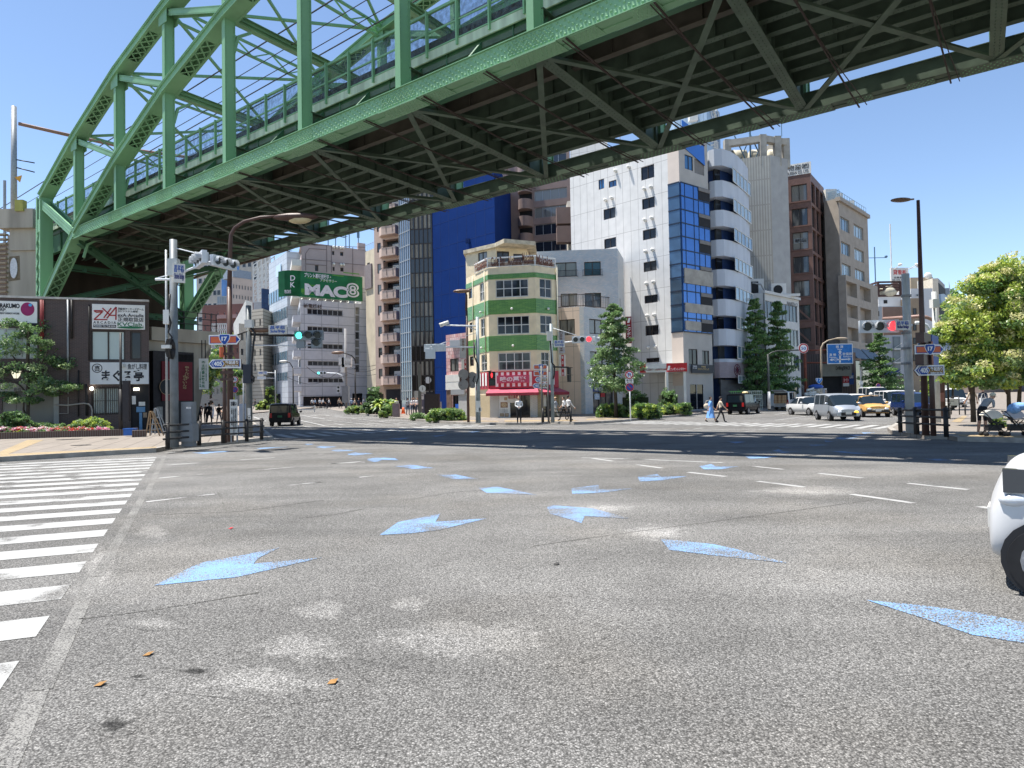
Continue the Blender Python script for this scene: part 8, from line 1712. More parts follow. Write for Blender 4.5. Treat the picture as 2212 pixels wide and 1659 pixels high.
arm(t,[at(*zm('B',495,420),Y),at(*zm('B',480,350),Y),at(*zm('B',430,290),Y),at(*zm('B',330,255),Y),at(*zm('B',240,243),Y)],[.12,.1,.09,.08,.06],BLACKM); mb=MB(); mb.ell(at(*zm('B',205,245),Y)-b,(1.0,.35,.25)); mb.build('lamp_head',mat('bronze lamp head',(.16,.1,.07),.4),t,True)
t,b,h=pole('street_lamp','black curved street lamp up the left street behind the taxi',*zm('8',1336,1125),795,.1,BLACKM,cat='street lamp',Y=98); Y=b.y; arm(t,[at(*zm('8',1336,800),Y),at(*zm('8',1330,690),Y),at(*zm('8',1300,640),Y),at(*zm('8',1245,625),Y)],.07,BLACKM); mb=MB(); mb.ell(at(*zm('8',1235,626),Y)-b,(.6,.25,.18)); mb.build('lamp_head',OFFW,t,True)
t,b,h=pole('signal_pole','thin grey signal pole with name board up the left street',*zm('8',1155,1080),800,.1,STEEL,Y=112); Y=b.y; Wq=plate(972,730,1070,760,Y,0,'8'); signplate(t,Wq,(('外神田二丁目',INKB),)); mb=MB(); mb.box(at(*zm('8',1012,795),Y)-b,(1.3,.3,.45)); mb.build('signal_back',SIGW,t); arm(t,[at(*zm('8',1070,740),Y),at(*zm('8',1155,745),Y)],.05,SIGW); arm(t,[at(*zm('8',1050,795),Y),at(*zm('8',1155,800),Y)],.05,SIGW,'lower_arm')
g=G(*zm('8',1360,1130)); t=thing('road_barrier','short white road barrier in front of the billboard office','barrier',at(*zm('8',1360,1130),96)); mb=MB()
for z in (.35,.75): mb.box((0,0,z),(5.5,.08,.15))
for x in (-2.6,2.6): mb.box((x,0,.45),(.12,.12,.9))
t.location.z=hz(96); mb.build('barrier_frame',OFFW,t)
# marker column, info pylon, cabinet, cones near the crossing
boxthing('marker_column','brown stone marker column between the two left hedges','column','B',1085,1062,1195,1280,.5,mat('mauve stone column',(.22,.17,.18),.6,0,.15,4)); 
t,w_,hh=boxthing('information_pylon','grey information pylon with white map panels beside the waiting people','pylon','B',1512,905,1605,1235,.25,mat('slate pylon',(.13,.125,.16),.5)); y0=t.location.y-.02; Wq=Wall((t.location.x-w_/2,y0),(t.location.x+w_/2,y0),0,5); panel(t,'map_panel',Wq,(w_*.08,w_*.9,t.location.z+hh*.72,t.location.z+hh*.97),0,.02,OFFW); panel(t,'map_panel',Wq,(w_*.25,w_*.75,t.location.z+hh*.27,t.location.z+hh*.37),0,.02,OFFW); letter(t,Wq,'案内図',(w_*.2,w_*.8,t.location.z+hh*.88,t.location.z+hh*.94),.03,INKK)
b=at(*zm('B',1530,1200),62); b.z=.25; t=thing('pole_sign','black square sign with a round white emblem on a post by the dark glass office','sign',b); mb=MB(); mb.box((0,0,2.4),(.28,.2,4.8)); mb.build('post',mat('bronze post',(.13,.12,.1),.5),t); Wq=plate(1535,785,1600,860,61.8,0,'B'); panel(t,'board',Wq,(0,Wq.L,Wq.z0,Wq.z1),-.1,0,BLACKM); poly_on(t,'emblem',Wq,circ(Wq.L/2,(Wq.z0+Wq.z1)/2,.3,18),.01,OFFW); letter(t,Wq,'i',(Wq.L*.44,Wq.L*.56,(Wq.z0+Wq.z1)/2-.15,(Wq.z0+Wq.z1)/2+.18),.03,INKK)
boxthing('utility_cabinet','beige grey cabinet behind the long hedge beside the parked white van','cabinet','B',1728,1035,1870,1200,.6,mat('beige cabinet',(.36,.34,.32),.6),2)
b=at(*zm('B',1720,1150),70); mb=MB(); t=thing('black_hoarding','plain black hoarding at the foot of the blue wall','hoarding',b); A=at(*zm('B',1608,1140),72)-b;Bq=at(*zm('B',1838,1140),72)-b; A.z=hz(72)-b.z; hz_=zat(*zm('B',1700,908),72)-b.z; mb.mesh([(A.x,A.y,A.z),(Bq.x,Bq.y,A.z),(Bq.x,Bq.y,hz_),(A.x,A.y,hz_),(A.x,A.y+1,A.z),(Bq.x,Bq.y+1,A.z),(Bq.x,Bq.y+1,hz_),(A.x,A.y+1,hz_)],[(0,1,2,3),(5,4,7,6),(3,2,6,7),(4,0,3,7),(1,5,6,2)]); mb.build('hoarding_panel',BLACKM,t)
for i,x in enumerate((1250,1270)):
    b=GS(*zm('B',x,1225)); t=thing('traffic_cone',['left orange cone of the two by the round bush','right orange cone of the two by the round bush'][i],'cone',b,group='orange cones'); mb=MB(); mb.cyl((0,0,.03),(0,0,.7),.16,.03,12); mb.box((0,0,.02),(.38,.38,.04)); mb.build('cone_body',mat('orange plastic',(.7,.15,.04),.5),t,True)
# --- centre poles ---
t,b,h=pole('signal_pole','grey signal pole with camera arms beside the cream corner building',*zm('D',668,1577),zm('C',0,1085)[1],.13,mat('centre pole grey',(.25,.29,.3),.5,.2,.15,4)); Y=b.y
arm(t,[at(*zm('C',460,1190),Y),at(*zm('C',320,1188),Y),at(*zm('C',95,1182),Y)],.05,SIGW); arm(t,[at(*zm('C',465,1240),Y),at(*zm('C',330,1190),Y)],.03,SIGW,'stay'); arm(t,[at(*zm('C',450,1442),Y),at(*zm('C',0,1437),Y),at(*zm('B',1700,150),Y)],.05,SIGW,'signal_arm'); arm(t,[at(*zm('B',1660,170),Y),at(*zm('C',95,1380),Y),at(*zm('C',460,1270),Y)],.015,SIGW,'stay')
mb=MB(); c=at(*zm('C',80,1165),Y)-b; mb.cyl(c+Vector((-.3,0,-.1)),c+Vector((.3,0,.12)),.15,.12,10); mb.build('camera',OFFW,t,True)
signal(t,at(*zm('B',1770,165),Y),R(80),'xxx',SIGW,1.15); mb=MB(); mb.box(at(*zm('B',1695,265),Y)-b,(.65,.3,.65)); mb.build('detector_box',SIGW,t)
mb=MB(); mb.tube([at(*zm('D',x,y),Y-.2)-b for x,y in ((600,280),(590,420),(600,520),(650,640),(660,850),(620,950),(570,900),(600,820))],.05,6); mb.build('cable',BLACKM,t,True); pedsignal(t,at(*zm('D',878,865),Y-.2),R(-100),'r',BLACKM,1.15); arm(t,[at(*zm('D',660,760),Y),at(*zm('D',870,740),Y)],.035,BLACKM,'lower_arm')
mb=MB(); mb.box(at(*zm('D',655,1310),Y-.2)-b,(.3,.06,.75)); mb.box(at(*zm('D',688,1360),Y-.2)-b,(.16,.06,.25)); mb.build('address_plate',OFFW,t)
t,b,h=pole('sign_post','dark brown post with two round sign backs beside the pink tiled shop',*zm('D',498,1565),zm('C',0,1010)[1],.1,BROWNM); Y=b.y
for i,(x,y) in enumerate(((415,795),(415,960),(555,840),(560,930))): mb=MB(); c=at(*zm('D',x,y),Y-.05)-b; mb.cyl(c,c+Vector((.01,.04,0)),.38,n=20); mb.build('round_sign_back',mat('grey sign back',(.2,.19,.18),.5),t)
mb=MB(); mb.box(at(*zm('D',420,880),Y)-b,(.6,.03,.25)); mb.beam(at(*zm('D',370,845),Y)-b,at(*zm('D',640,850),Y)-b,.04,.04); mb.beam(at(*zm('D',370,968),Y)-b,at(*zm('D',640,970),Y)-b,.04,.04); mb.build('sign_bracket',BROWNM,t)
mb=MB(); c=at(*zm('C',290,780),Y)-b; mb.ell(c,(.65,.2,.14)); mb.build('lamp_head',mat('bronze lamp head',(.16,.1,.07),.4),t,True); arm(t,[at(*zm('C',340,1010),Y),at(*zm('C',342,830),Y),at(*zm('C',330,785),Y)],[.09,.07,.05],BROWNM,'upper_post')
t,b,h=pole('thin_post','thin grey post between the brown post and the signal pole, centre',*zm('D',627,1578),zm('D',0,930)[1],.05,STEEL)
t,b,h=pole('signal_pole','grey signal pole with red traffic light and name board right of the cream corner building',*zm('D',1856,1570),zm('C',0,1165)[1],.12,MC['centre pole grey']); Y=b.y
arm(t,[at(*zm('C',1325,1405),Y),at(*zm('C',1500,1385),Y-.3),at(*zm('C',1760,1355),Y-.8)],.05,SIGW); arm(t,[at(*zm('C',1330,1205),Y),at(*zm('C',1640,1300),Y-.6)],.02,SIGW,'stay'); signal(t,at(*zm('C',1708,1350),Y-.9),R(-100),'xxr',SIGW,1.); signal(t,at(*zm('C',1845,1355),Y-.5),R(5),'xxx',SIGW,.95)
Wq=plate(1370,1358,1500,1440,Y-.5,R(-8),'C'); signplate(t,Wq,(('昌平橋',INKB),('Shohei Bridge',INKB))); arm(t,[at(*zm('D',1860,675),Y),at(*zm('D',2110,680),Y)],.05,BLACKM,'lower_arm'); pedsignal(t,at(*zm('D',2118,800),Y-.1),R(-20),'',BLACKM,1.15); mb=MB(); mb.tube([at(*zm('D',x,y),Y-.15)-b for x,y in ((1815,230),(1835,600),(1885,660),(1880,800),(1860,870))],.05,6); mb.build('cable',BLACKM,t,True); mb=MB(); mb.box(at(*zm('D',1800,178),Y-.2)-b,(.32,.25,.6)); mb.build('junction_box',OFFW,t)
for i,(x0,y0,x1,y1,kd,lab) in enumerate(((1545,635,1785,717,'17','topmost of the four route arrow signs before the cream corner building'),(1550,737,1788,820,'17','second from the top of the four route arrow signs before the cream corner building'),(1565,835,1785,920,'405','third from the top of the four route arrow signs, before the cream corner building'),(1528,937,1772,1018,'405','lowest of the four route arrow signs, before the cream corner building'))): routesign(lab,GS(*zm('D',1690,1560)).y-.1,'D',[(x0,y0,x1,y1,kd)],(at(*zm('D',x0,y0),GS(*zm('D',1690,1560)).y)))
for i,x in enumerate((1688,1790)): pole('sign_post',['left','right'][i]+' post under the stack of four route signs, centre',*zm('D',x,1570),zm('D',0,660)[1],.07,mat('grey brown post',(.14,.13,.12),.5))
# round parking signs
t,b,h=pole('parking_sign','white post with two round red rimmed signs between the clipped hedges',*zm('E',972,1450),zm('E',0,900)[1],.05,WHITE,cat='road sign',dz=.15); Y=b.y-.08
def rsign(t,k,x,y,rr,Y,inner,mark,txt=None):
    b=Vector(t.location); X,Yp=zm(k,x,y); c=at(X,Yp,Y); dr=Wall((c.x-1,Y),(c.x+1,Y),0,9); R_=rr/ZM[k][2]*Y/F
    poly_on(t,'sign_disc',dr,circ(1,c.z,R_*1.06,24),-.03,WHITE,.02); poly_on(t,'red_rim',dr,circ(1,c.z,R_,24),-.01,mat('red sign rim',(.45,.02,.03),.4),.01); poly_on(t,'sign_face',dr,circ(1,c.z,R_*.74,24),.0,inner,.008)
    if mark=='slash' or mark=='uturn': mb=MB(); mb.beam(dr.pt(1-R_*.6,c.z+R_*.6,.012),dr.pt(1+R_*.6,c.z-R_*.6,.012),.02,R_*.16,0,Vector((0,1,0)).cross(Vector((1,0,-1)))); WB(mb,'slash_bar',MC['red sign rim'],t)
    if mark=='uturn': mb=MB(); mb.tube([dr.pt(1+x_*R_,c.z+z_*R_,.015) for x_,z_ in ((-.25,-.5),(-.25,.2),(-.1,.42),(.12,.42),(.28,.2),(.28,-.1))],R_*.09,6); WB(mb,'arrow_mark',INKB,t)
    if txt: letter(t,dr,txt,(1-R_*.5,1+R_*.5,c.z-R_*.32,c.z+R_*.32),.012,INKB)
rsign(t,'E',957,903,50,Y,WHITE,'uturn'); t_=t; t=thing('speed_sign','two round signs, speed limit over no stopping, behind the brown lamp post','road sign',at(*zm('8',738,1150),44)); rsign(t,'8',738,812,33,44,WHITE,'','30'); rsign(t,'8',738,915,33,44,BLS,'slash'); mb=MB(); c=at(*zm('8',738,780),44); mb.beam((c.x,44.1,.15),(c.x,44.1,c.z),.06,.06); WB(mb,'post',STEEL,t); t=t_; rsign(t,'E',963,1053,50,Y,BLS,'slash'); Wq=plate(910,952,1007,1006,Y,0,'E'); panel(t,'time_plate',Wq,(0,Wq.L,Wq.z0,Wq.z1),-.02,0,WHITE); letter(t,Wq,'8-20',(Wq.L*.15,Wq.L*.85,Wq.z0+(Wq.z1-Wq.z0)*.5,Wq.z1-.03),.004,INKK); letter(t,Wq,'←→',(Wq.L*.2,Wq.L*.85,Wq.z0+.03,Wq.z0+(Wq.z1-Wq.z0)*.4),.004,INKK)
# right side: 50 sign arm, blue direction sign, lamp behind it
t,b,h=pole('sign_post','black post with a curved arm holding the speed limit sign, white wrap at its foot',*zm('G',1440,1455),zm('G',0,830)[1],.12,mat('dark olive pole',(.05,.055,.05),.5),Y=66,topx=1420); Y=b.y
arm(t,[b+Zv*(h-.3),at(*zm('G',1415,820),Y),at(*zm('G',1470,785),Y),at(*zm('G',1540,765),Y),at(*zm('G',1850,752),Y)],.07,MC['dark olive pole']); rsign(t,'G',1853,733,57,Y-.15,WHITE,'','50'); mb=MB(); mb.cyl((0,0,.1),(0,0,h*.33),.16,.15,12); mb.build('white_wrap',mat('white wrap',(.6,.58,.55),.7,0,.3,5),t,True)
t,b,h=pole('direction_sign','rust brown gantry post holding the big blue direction sign on the right street',*zm('I',458,830),zm('I',0,150)[1],.2,mat('rusty red post',(.2,.06,.035),.6,0,.3,3),cat='road sign',Y=88); Y=b.y
RP=MC['rusty red post']; arm(t,[at(*zm('I',450,190),Y),at(*zm('I',780,180),Y)],.09,RP); arm(t,[at(*zm('I',450,372),Y),at(*zm('I',780,370),Y)],.09,RP,'lower_arm'); Wq=plate(768,92,1150,390,Y-.2,0,'I'); panel(t,'sign_plate',Wq,(0,Wq.L,Wq.z0,Wq.z1),-.08,0,WHITE); DSB=mat('direction blue',(.02,.18,.52),.45); panel(t,'sign_face',Wq,(.1,Wq.L-.1,Wq.z0+.1,Wq.z1-.1),0,.01,DSB)
rr=lambda a,b_,c,d:Wq.rect(a,b_,c,d,'I'); letter(t,Wq,'根 津',rr(895,115,1005,158),.03,INKW); letter(t,Wq,'Nezu',rr(920,163,985,183),.03,INKW); letter(t,Wq,'巣 鴨',rr(800,235,900,277),.03,INKW); letter(t,Wq,'Sugamo',rr(800,282,900,305),.03,INKW); letter(t,Wq,'秋葉原',rr(995,222,1135,265),.03,INKW); letter(t,Wq,'Akihabara',rr(1003,272,1132,292),.03,INKW)
def pw(x,y): return Wq.sz(*zm('I',x,y))
mb=MB()
for P in ([(945,372),(970,372),(970,215),(945,215)],[(930,220),(985,220),(957,185)],[(840,338),(1085,328),(1085,312),(840,322)],[(803,330),(845,308),(845,350)],[(1122,318),(1080,298),(1080,340)]): qq=[Wq.pt(*pw(*q),.035) for q in P]; mb.face(qq if (qq[1]-qq[0]).cross(qq[2]-qq[0]).dot(Wq.n)>0 else qq[::-1])
WB(mb,'arrow_mark',INKW,t); a=rr(865,300,920,358); poly_on(t,'shield',Wq,shield((a[0]+a[1])/2,(a[2]+a[3])/2,a[1]-a[0],a[3]-a[2]),.05,WHITE); poly_on(t,'shield',Wq,shield((a[0]+a[1])/2,(a[2]+a[3])/2,(a[1]-a[0])*.85,(a[3]-a[2])*.85),.065,DSB); letter(t,Wq,'17',rr(880,312,905,342),.09,INKW); a=rr(935,230,982,285); poly_on(t,'hexagon',Wq,circ((a[0]+a[1])/2,(a[2]+a[3])/2,(a[1]-a[0])/2,6),.05,WHITE); letter(t,Wq,'452',rr(942,245,976,270),.07,INKB)
b=at(*zm('I',683,860),80); b.z=hz(80)+.1; t=thing('street_lamp','pale curved street lamp arching beside the blue direction sign','street lamp',b); mb=MB(); mb.tube([at(*zm('I',x,y),80)-b for x,y in ((683,860),(683,400),(680,160),(710,90),(780,45),(870,22),(950,15))],[.12,.11,.1,.09,.08,.07,.06],8); mb.ell(at(*zm('I',975,15),80)-b,(.8,.25,.15)); mb.build('lamp_body',mat('tan lamp paint',(.33,.27,.2),.5),t,True)
b=at(*zm('I',652,860),76); b.z=hz(76)+.1; t=thing('route_shield_sign','small blue route 17 shield sign above the flatbed truck','road sign',b); mb=MB(); mb.cyl((0,0,0),(0,0,zat(*zm('I',650,620),76)-b.z),.06,n=8); mb.build('post',STEEL,t); Wq=plate(600,598,700,685,75.9,0,'I'); c=(Wq.L/2,(Wq.z0+Wq.z1)/2); poly_on(t,'shield',Wq,shield(*c,Wq.L,Wq.z1-Wq.z0),0,WHITE); poly_on(t,'shield',Wq,shield(*c,Wq.L*.9,(Wq.z1-Wq.z0)*.9),.015,DSB); letter(t,Wq,'17',(c[0]-.25,c[0]+.25,c[1]-.05,c[1]+.3),.03,INKW)
b=at(*zm('I',1525,800),84); b.z=hz(84)+.1; t=thing('no_parking_sign','small round blue and red no parking sign behind the yellow taxi','road sign',b); mb=MB(); mb.cyl((0,0,0),(0,0,zat(*zm('I',1525,710),84)-b.z),.05,n=8); mb.build('post',STEEL,t); rsign(t,'I',1525,710,32,83.9,BLS,'slash')
b=at(*zm('I',1278,830),82); b.z=hz(82)+.1; t=thing('shop_sign_stand','white vertical shop sign on a slim stand behind the white sedan','sign',b); Wq=plate(1245,645,1300,695,82,0,'I'); panel(t,'board',Wq,(0,Wq.L,Wq.z0,Wq.z1),-.1,0,OFFW); Wq=plate(1262,710,1295,830,82,0,'I'); panel(t,'lower_board',Wq,(0,Wq.L,Wq.z0,Wq.z1),-.1,0,OFFW); mb=MB(); mb.box((0,.1,2),(.1,.1,4)); mb.build('post',STEEL,t)
# right foreground poles
t,b,h=pole('signal_pole','pale grey signal pole with red traffic light arm on the right corner',1967,935,zm('J',0,318)[1],.16,mat('pale concrete pole',(.42,.43,.42),.6,.1,.1,5),topx=1952,dz=.14); Y=b.y
arm(t,[at(*zm('J',660,1000),Y),at(*zm('J',380,1003),Y)],.045,SIGW); signal(t,at(*zm('J',215,1015),Y),R(-95),'xxr',SIGW,1.05); Wq=plate(440,935,632,1062,Y-.3,0,'J'); signplate(t,Wq,(('昌平橋',INKB),('Shohei Bridge',mat('navy ink',(.02,.03,.2),.5))))
for y in (610,1100,1305,1505): mb=MB(); c=at(*zm('J',580,y),Y)-b; mb.cyl(c-Zv*.04,c+Zv*.04,.18,n=12); mb.build('clamp_band',GREYB,t)
t,b,h=pole('street_lamp','tall slim dark brown street lamp with flat lamp head on the right corner',2000,940,433,.12,BROWNM,cat='street lamp',topx=1962,r1=.055,dz=.14); Y=b.y; mb=MB(); c=at(1946,432,Y)-b; mb.ell(c,(.36,.2,.07)); mb.beam(c+Vector((.2,0,0)),c+Vector((.45,0,.02)),.05,.05); mb.build('lamp_head',mat('bronze lamp head',(.16,.1,.07),.4),t,True)
t,b,h=pole('signal_pole','second pale signal pole with curved arm behind the route signs, right corner',*zm('K',565,1255),zm('J',0,555)[1],.13,MC['pale concrete pole'],topx=2030-10,dz=.14); Y=b.y; arm(t,[at(*zm('J',920,1110),Y),at(*zm('J',885,1060),Y),at(*zm('J',850,1000),Y),at(*zm('J',780,970),Y),at(*zm('J',705,965),Y)],.09,SIGW); mb=MB(); mb.box(at(*zm('J',955,712),Y-.2)-b,(.32,.3,.42)); mb.build('junction_box',OFFW,t)
t,b,h=pole('large_sign_gantry','brown gantry pole holding the back of a large road sign over the right street',*zm('K',640,1200),zm('J',0,925)[1],.14,BROWNM,cat='road sign',topx=2033,dz=.14); Y=b.y; arm(t,[at(*zm('J',1045,980),Y),at(*zm('J',960,940),Y),at(*zm('J',860,895),Y),at(*zm('J',750,880),Y),at(*zm('J',560,895),Y+1),at(*zm('J',280,912),Y+3)],.1,mat('pinkish brown arm',(.27,.17,.14),.5)); Wq=plate(275,755,550,1128,Y+3.1,0,'J'); panel(t,'sign_back',Wq,(0,Wq.L,Wq.z0,Wq.z1),-.06,0,mat('pinkish brown sign back',(.27,.17,.14),.5)); mb=MB(); mb.box(at(*zm('K',615,880),Y-.15)-b,(.22,.15,.5)); mb.build('post_box',mat('rust box',(.22,.1,.08),.6),t)
b=GS(*zm('K',480,1450)); t,b,h=pole('sign_post','brown post carrying the route arrow signs on the right corner',*zm('K',495,1450),zm('K',0,60)[1],.09,BROWNM,topx=2008,dz=.14); Y=b.y-.1
routesign('orange and blue route 17 arrow sign on the right corner',Y,'K',[(220,105,657,250,'17')],at(2008,760,Y)); routesign('blue and brown route 405 arrow sign on the right corner',Y,'K',[(215,407,657,560,'405')],at(2008,800,Y))
for i,(x0,y0,x1,y1) in enumerate(((820,1120,1000,1245),(815,1400,1005,1535))): Wq=plate(x0,y0,x1,y1,Y+.4,R(50),'J'); s_=thing('sign_box_back',['upper','lower'][i]+' edge-on route sign box between the arrow signs on the right corner','road sign',(Wq.a.x,Wq.a.y,Wq.z0)); panel(s_,'box',Wq,(0,Wq.L,Wq.z0,Wq.z1),-.25,0,BROWNM); panel(s_,'face',Wq,(Wq.L*.5,Wq.L,Wq.z0,Wq.z1),0,.02,BLS)
c=at(*zm('J',820,1260),b.y+1); t=thing('round_direction_sign','large round blue sign peeping above the route 17 sign, right corner','road sign',c); dr=Wall((c.x-1,c.y),(c.x+1,c.y),0,9); R_=85/6.143*c.y/F; poly_on(t,'sign_disc',dr,circ(1,c.z,R_,24),-.03,WHITE,.02); poly_on(t,'sign_face',dr,circ(1,c.z,R_*.93,24),-.005,DSB,.01)
t,b,h=pole('pedestrian_signal_post','dark post with the red standing figure pedestrian signal on the right corner',*zm('K',725,1195),zm('K',0,170)[1],.06,BLACKM,topx=2050,dz=.14); pedsignal(t,at(*zm('K',722,333),b.y-.2),R(-90),'r',SIGD,1.25)
# rail side: catenary pole at the far left
b=at(30,640,47); b.z=zat(30,455,47)-1; t=thing('catenary_pole','tall grey railway catenary pole with long brown boom at the left edge','pole',b); mb=MB(); h=zat(30,230,47)-b.z; mb.cyl((0,0,0),(0,0,h),.2,.17,12); mb.build('pole',STEEL,t,True)
arm(t,[at(40,267,47),at(140,290,49),at(300,325,56),at(640,372,64)],.12,mat('brown boom',(.25,.15,.11),.6),'boom'); arm(t,[at(36,345,47),at(75,352,47.5)],.04,BLACKM,'bracket'); arm(t,[at(36,362,47),at(75,372,47.5)],.04,BLACKM,'bracket')
mb=MB(); c=at(40,385,46.7)-b; mb.cyl(c,c+Vector((0,.06,0)),.28,n=3); mb.build('warning_triangle',mat('amber plate',(.6,.3,.04),.5),t); mb=MB(); mb.box(at(45,445,46.6)-b,(.55,.4,.75)); mb.build('yellow_lamp_box',mat('olive box',(.35,.33,.08),.5),t)
b=at(10,640,52); b.z=12; t=thing('slender_rail_post','slender grey railway post behind the catenary pole, left edge','post',b); mb=MB(); mb.cyl((0,0,0),(0,0,zat(10,390,52)-12),.1,n=8); mb.build('post',STEEL,t)
# ================= VEHICLES =================
def paintm(n,c,r=.25,m=.0): return mat('car paint '+n,c,r,m,.03,2,spec=.45)
LAMPW=mat('headlamp glass',(.6,.62,.65),.1,.2,0,0,spec=1); LAMPR=mat('tail lamp',(.4,.015,.015),.25,0,0); AMB=mat('lit amber lamp',(1,.5,.05),.3,0,0,emit=1.); HUB=mat('wheel rim',(.32,.32,.33),.35,.6,.1,8); TRIM=mat('black trim',(.02,.02,.022),.5,0,.05,5)
def vehicle(label,cat,loc,rz,W,st,body,plate_=None,lower=None,wheels=(.8,3.3),wr=.3,front='car',extra=None,group=None,name='parked_car',tail=LAMPR):
    """st: stations from tail to nose (y, half width, sill z, belt z, roof z, roof half width, kind of the span to the next one)"""
    t=thing(name,label,cat,loc,rz,group); L=st[-1][0]; mb=MB(); rings=[]
    for y,w_,zl,zb,zr,wr_,kd in st:
        h=[(w_*.86,zl),(w_,zl+.16),(w_*1.01,(zl+zb)/2+.05),(w_*.96,zb),(wr_,zr-.07),(wr_*.82,zr),(0,zr+.025)]
        rings.append([Vector((-x,y-L/2,z)) for x,z in h]+[Vector((x,y-L/2,z)) for x,z in h[-2::-1]])
    n=13; mats=[body,GLB,lower or body]; gm=MB()
    for i in range(len(st)-1):
        kd=st[i][6]
        for j in range(n-1):
            q=[rings[i][j],rings[i+1][j],rings[i+1][j+1],rings[i][j+1]]; side=j in (3,8); top=j in (4,5,6,7)
            if (kd=='g' and side) or (kd=='s' and (side or top)): gm.face(q[::-1])
            else: mb.face(q[::-1],2 if j in (0,11) else 0)
    mb.face([p for p in rings[0]]); mb.face([p for p in rings[-1]][::-1])
    for i in range(len(st)-1): mb.face([rings[i][0],rings[i][12],rings[i+1][12],rings[i+1][0]],2)
    o=mb.build('body',mats,t); bm=bmesh.new(); bm.from_mesh(o.data); bmesh.ops.remove_doubles(bm,verts=bm.verts,dist=.0005); bmesh.ops.recalc_face_normals(bm,faces=bm.faces); bm.to_mesh(o.data); bm.free(); o.data.shade_smooth(); e=o.modifiers.new('edges','EDGE_SPLIT'); e.split_angle=R(38)
    gm.build('window_glass',GLB,t)
    if st[0][4]-st[0][3]>.25: y0=-L/2-.012; mb=MB(); w2=st[0][5]*.9; z0,z1=st[0][3]+.02,st[0][4]-.12; mb.mesh([(-st[0][1]*.84,y0,z0),(st[0][1]*.84,y0,z0),(w2,y0,z1),(-w2,y0,z1)],[(0,1,2,3)]); mb.build('rear_window',GLB,t)
    w_=max(s[1] for s in st)
    for y in wheels:
        for s_ in (-1,1):
            x=s_*(w_-.1); c=Vector((x,y-L/2,wr)); mb=MB(); mb.cyl(c+Vector((s_*.115,0,.015)),c+Vector((s_*.118,0,.015)),wr*1.1,n=20); mb.build('wheel_arch',TRIM,t)
            mb=MB(); mb.cyl(c-Vector((s_*.1,0,0)),c+Vector((s_*.125,0,0)),wr,wr*.95,22); wh_=mb.build('wheel',RUBBER,t); mb=MB(); mb.cyl(c,c+Vector((s_*.132,0,0)),wr*.64,n=16); 
            for a in range(5): mb.beam(c+Vector((s_*.135,0,0)),c+Vector((s_*.135,math.cos(a*1.257)*wr*.6,math.sin(a*1.257)*wr*.6)),.05,.015,0,Vector((1,0,0)))
            mb.build('rim',HUB,wh_)
    f=st[-1]; r=st[0]; zf=f[3]
    def bx(nm,m,c,d,par=t): mb=MB(); mb.box(c,d); return mb.build(nm,m,par)
    if front!='none':
        for s_ in (-1,1): mb=MB(); mb.ell((s_*(f[1]*.72),L/2-.04,zf-.12),(f[1]*.24,.1,.1)); mb.build('headlight',AMB if (extra=='blink' and s_==-1) else LAMPW,t,True)
        bx('grille',CHROME if front=='taxi' else TRIM,(0,L/2+(.0 if front=='taxi' else .07),zf-.16 if front=='taxi' else f[2]+.13),(f[1]*(.95 if front=='taxi' else 1.3),.05,.13 if front=='taxi' else .2)); bx('bumper',lower or TRIM if front!='car' else body,(0,L/2+.02,f[2]+.12),(f[1]*1.9,.1,.16)); bx('number_plate',OFFW,(0,L/2+.11,f[2]+.2),(.34,.02,.17))
        for q in range(3): bx('grille_bar',CHROME,(0,L/2+.035,f[2]+.12+.07*q),(f[1]*.9,.01,.012))
    for s_ in (-1,1): bx('tail_light',tail,(s_*r[1]*.86,-L/2-.01,(r[2]+r[3])/2+.18),(r[1]*.22,.05,.34))
    bx('rear_bumper',lower or body,(0,-L/2-.03,r[2]+.14),(r[1]*1.9,.12,.22)); bx('rear_plate',plate_ or OFFW,(0,-L/2-.05,(r[2]+r[3])/2+.1),(.34,.02,.17))
    i=[k for k,s in enumerate(st) if s[6]=='s']; ym=st[i[-1]+1][0]-L/2-.25 if i else 0
    for s_ in (-1,1): mb=MB(); mb.ell((s_*(w_+.1),ym-.15,st[i[-1]][3]+.08 if i else 1),(.11,.07,.085)); mb.build('wing_mirror',body,t,True)
    return t
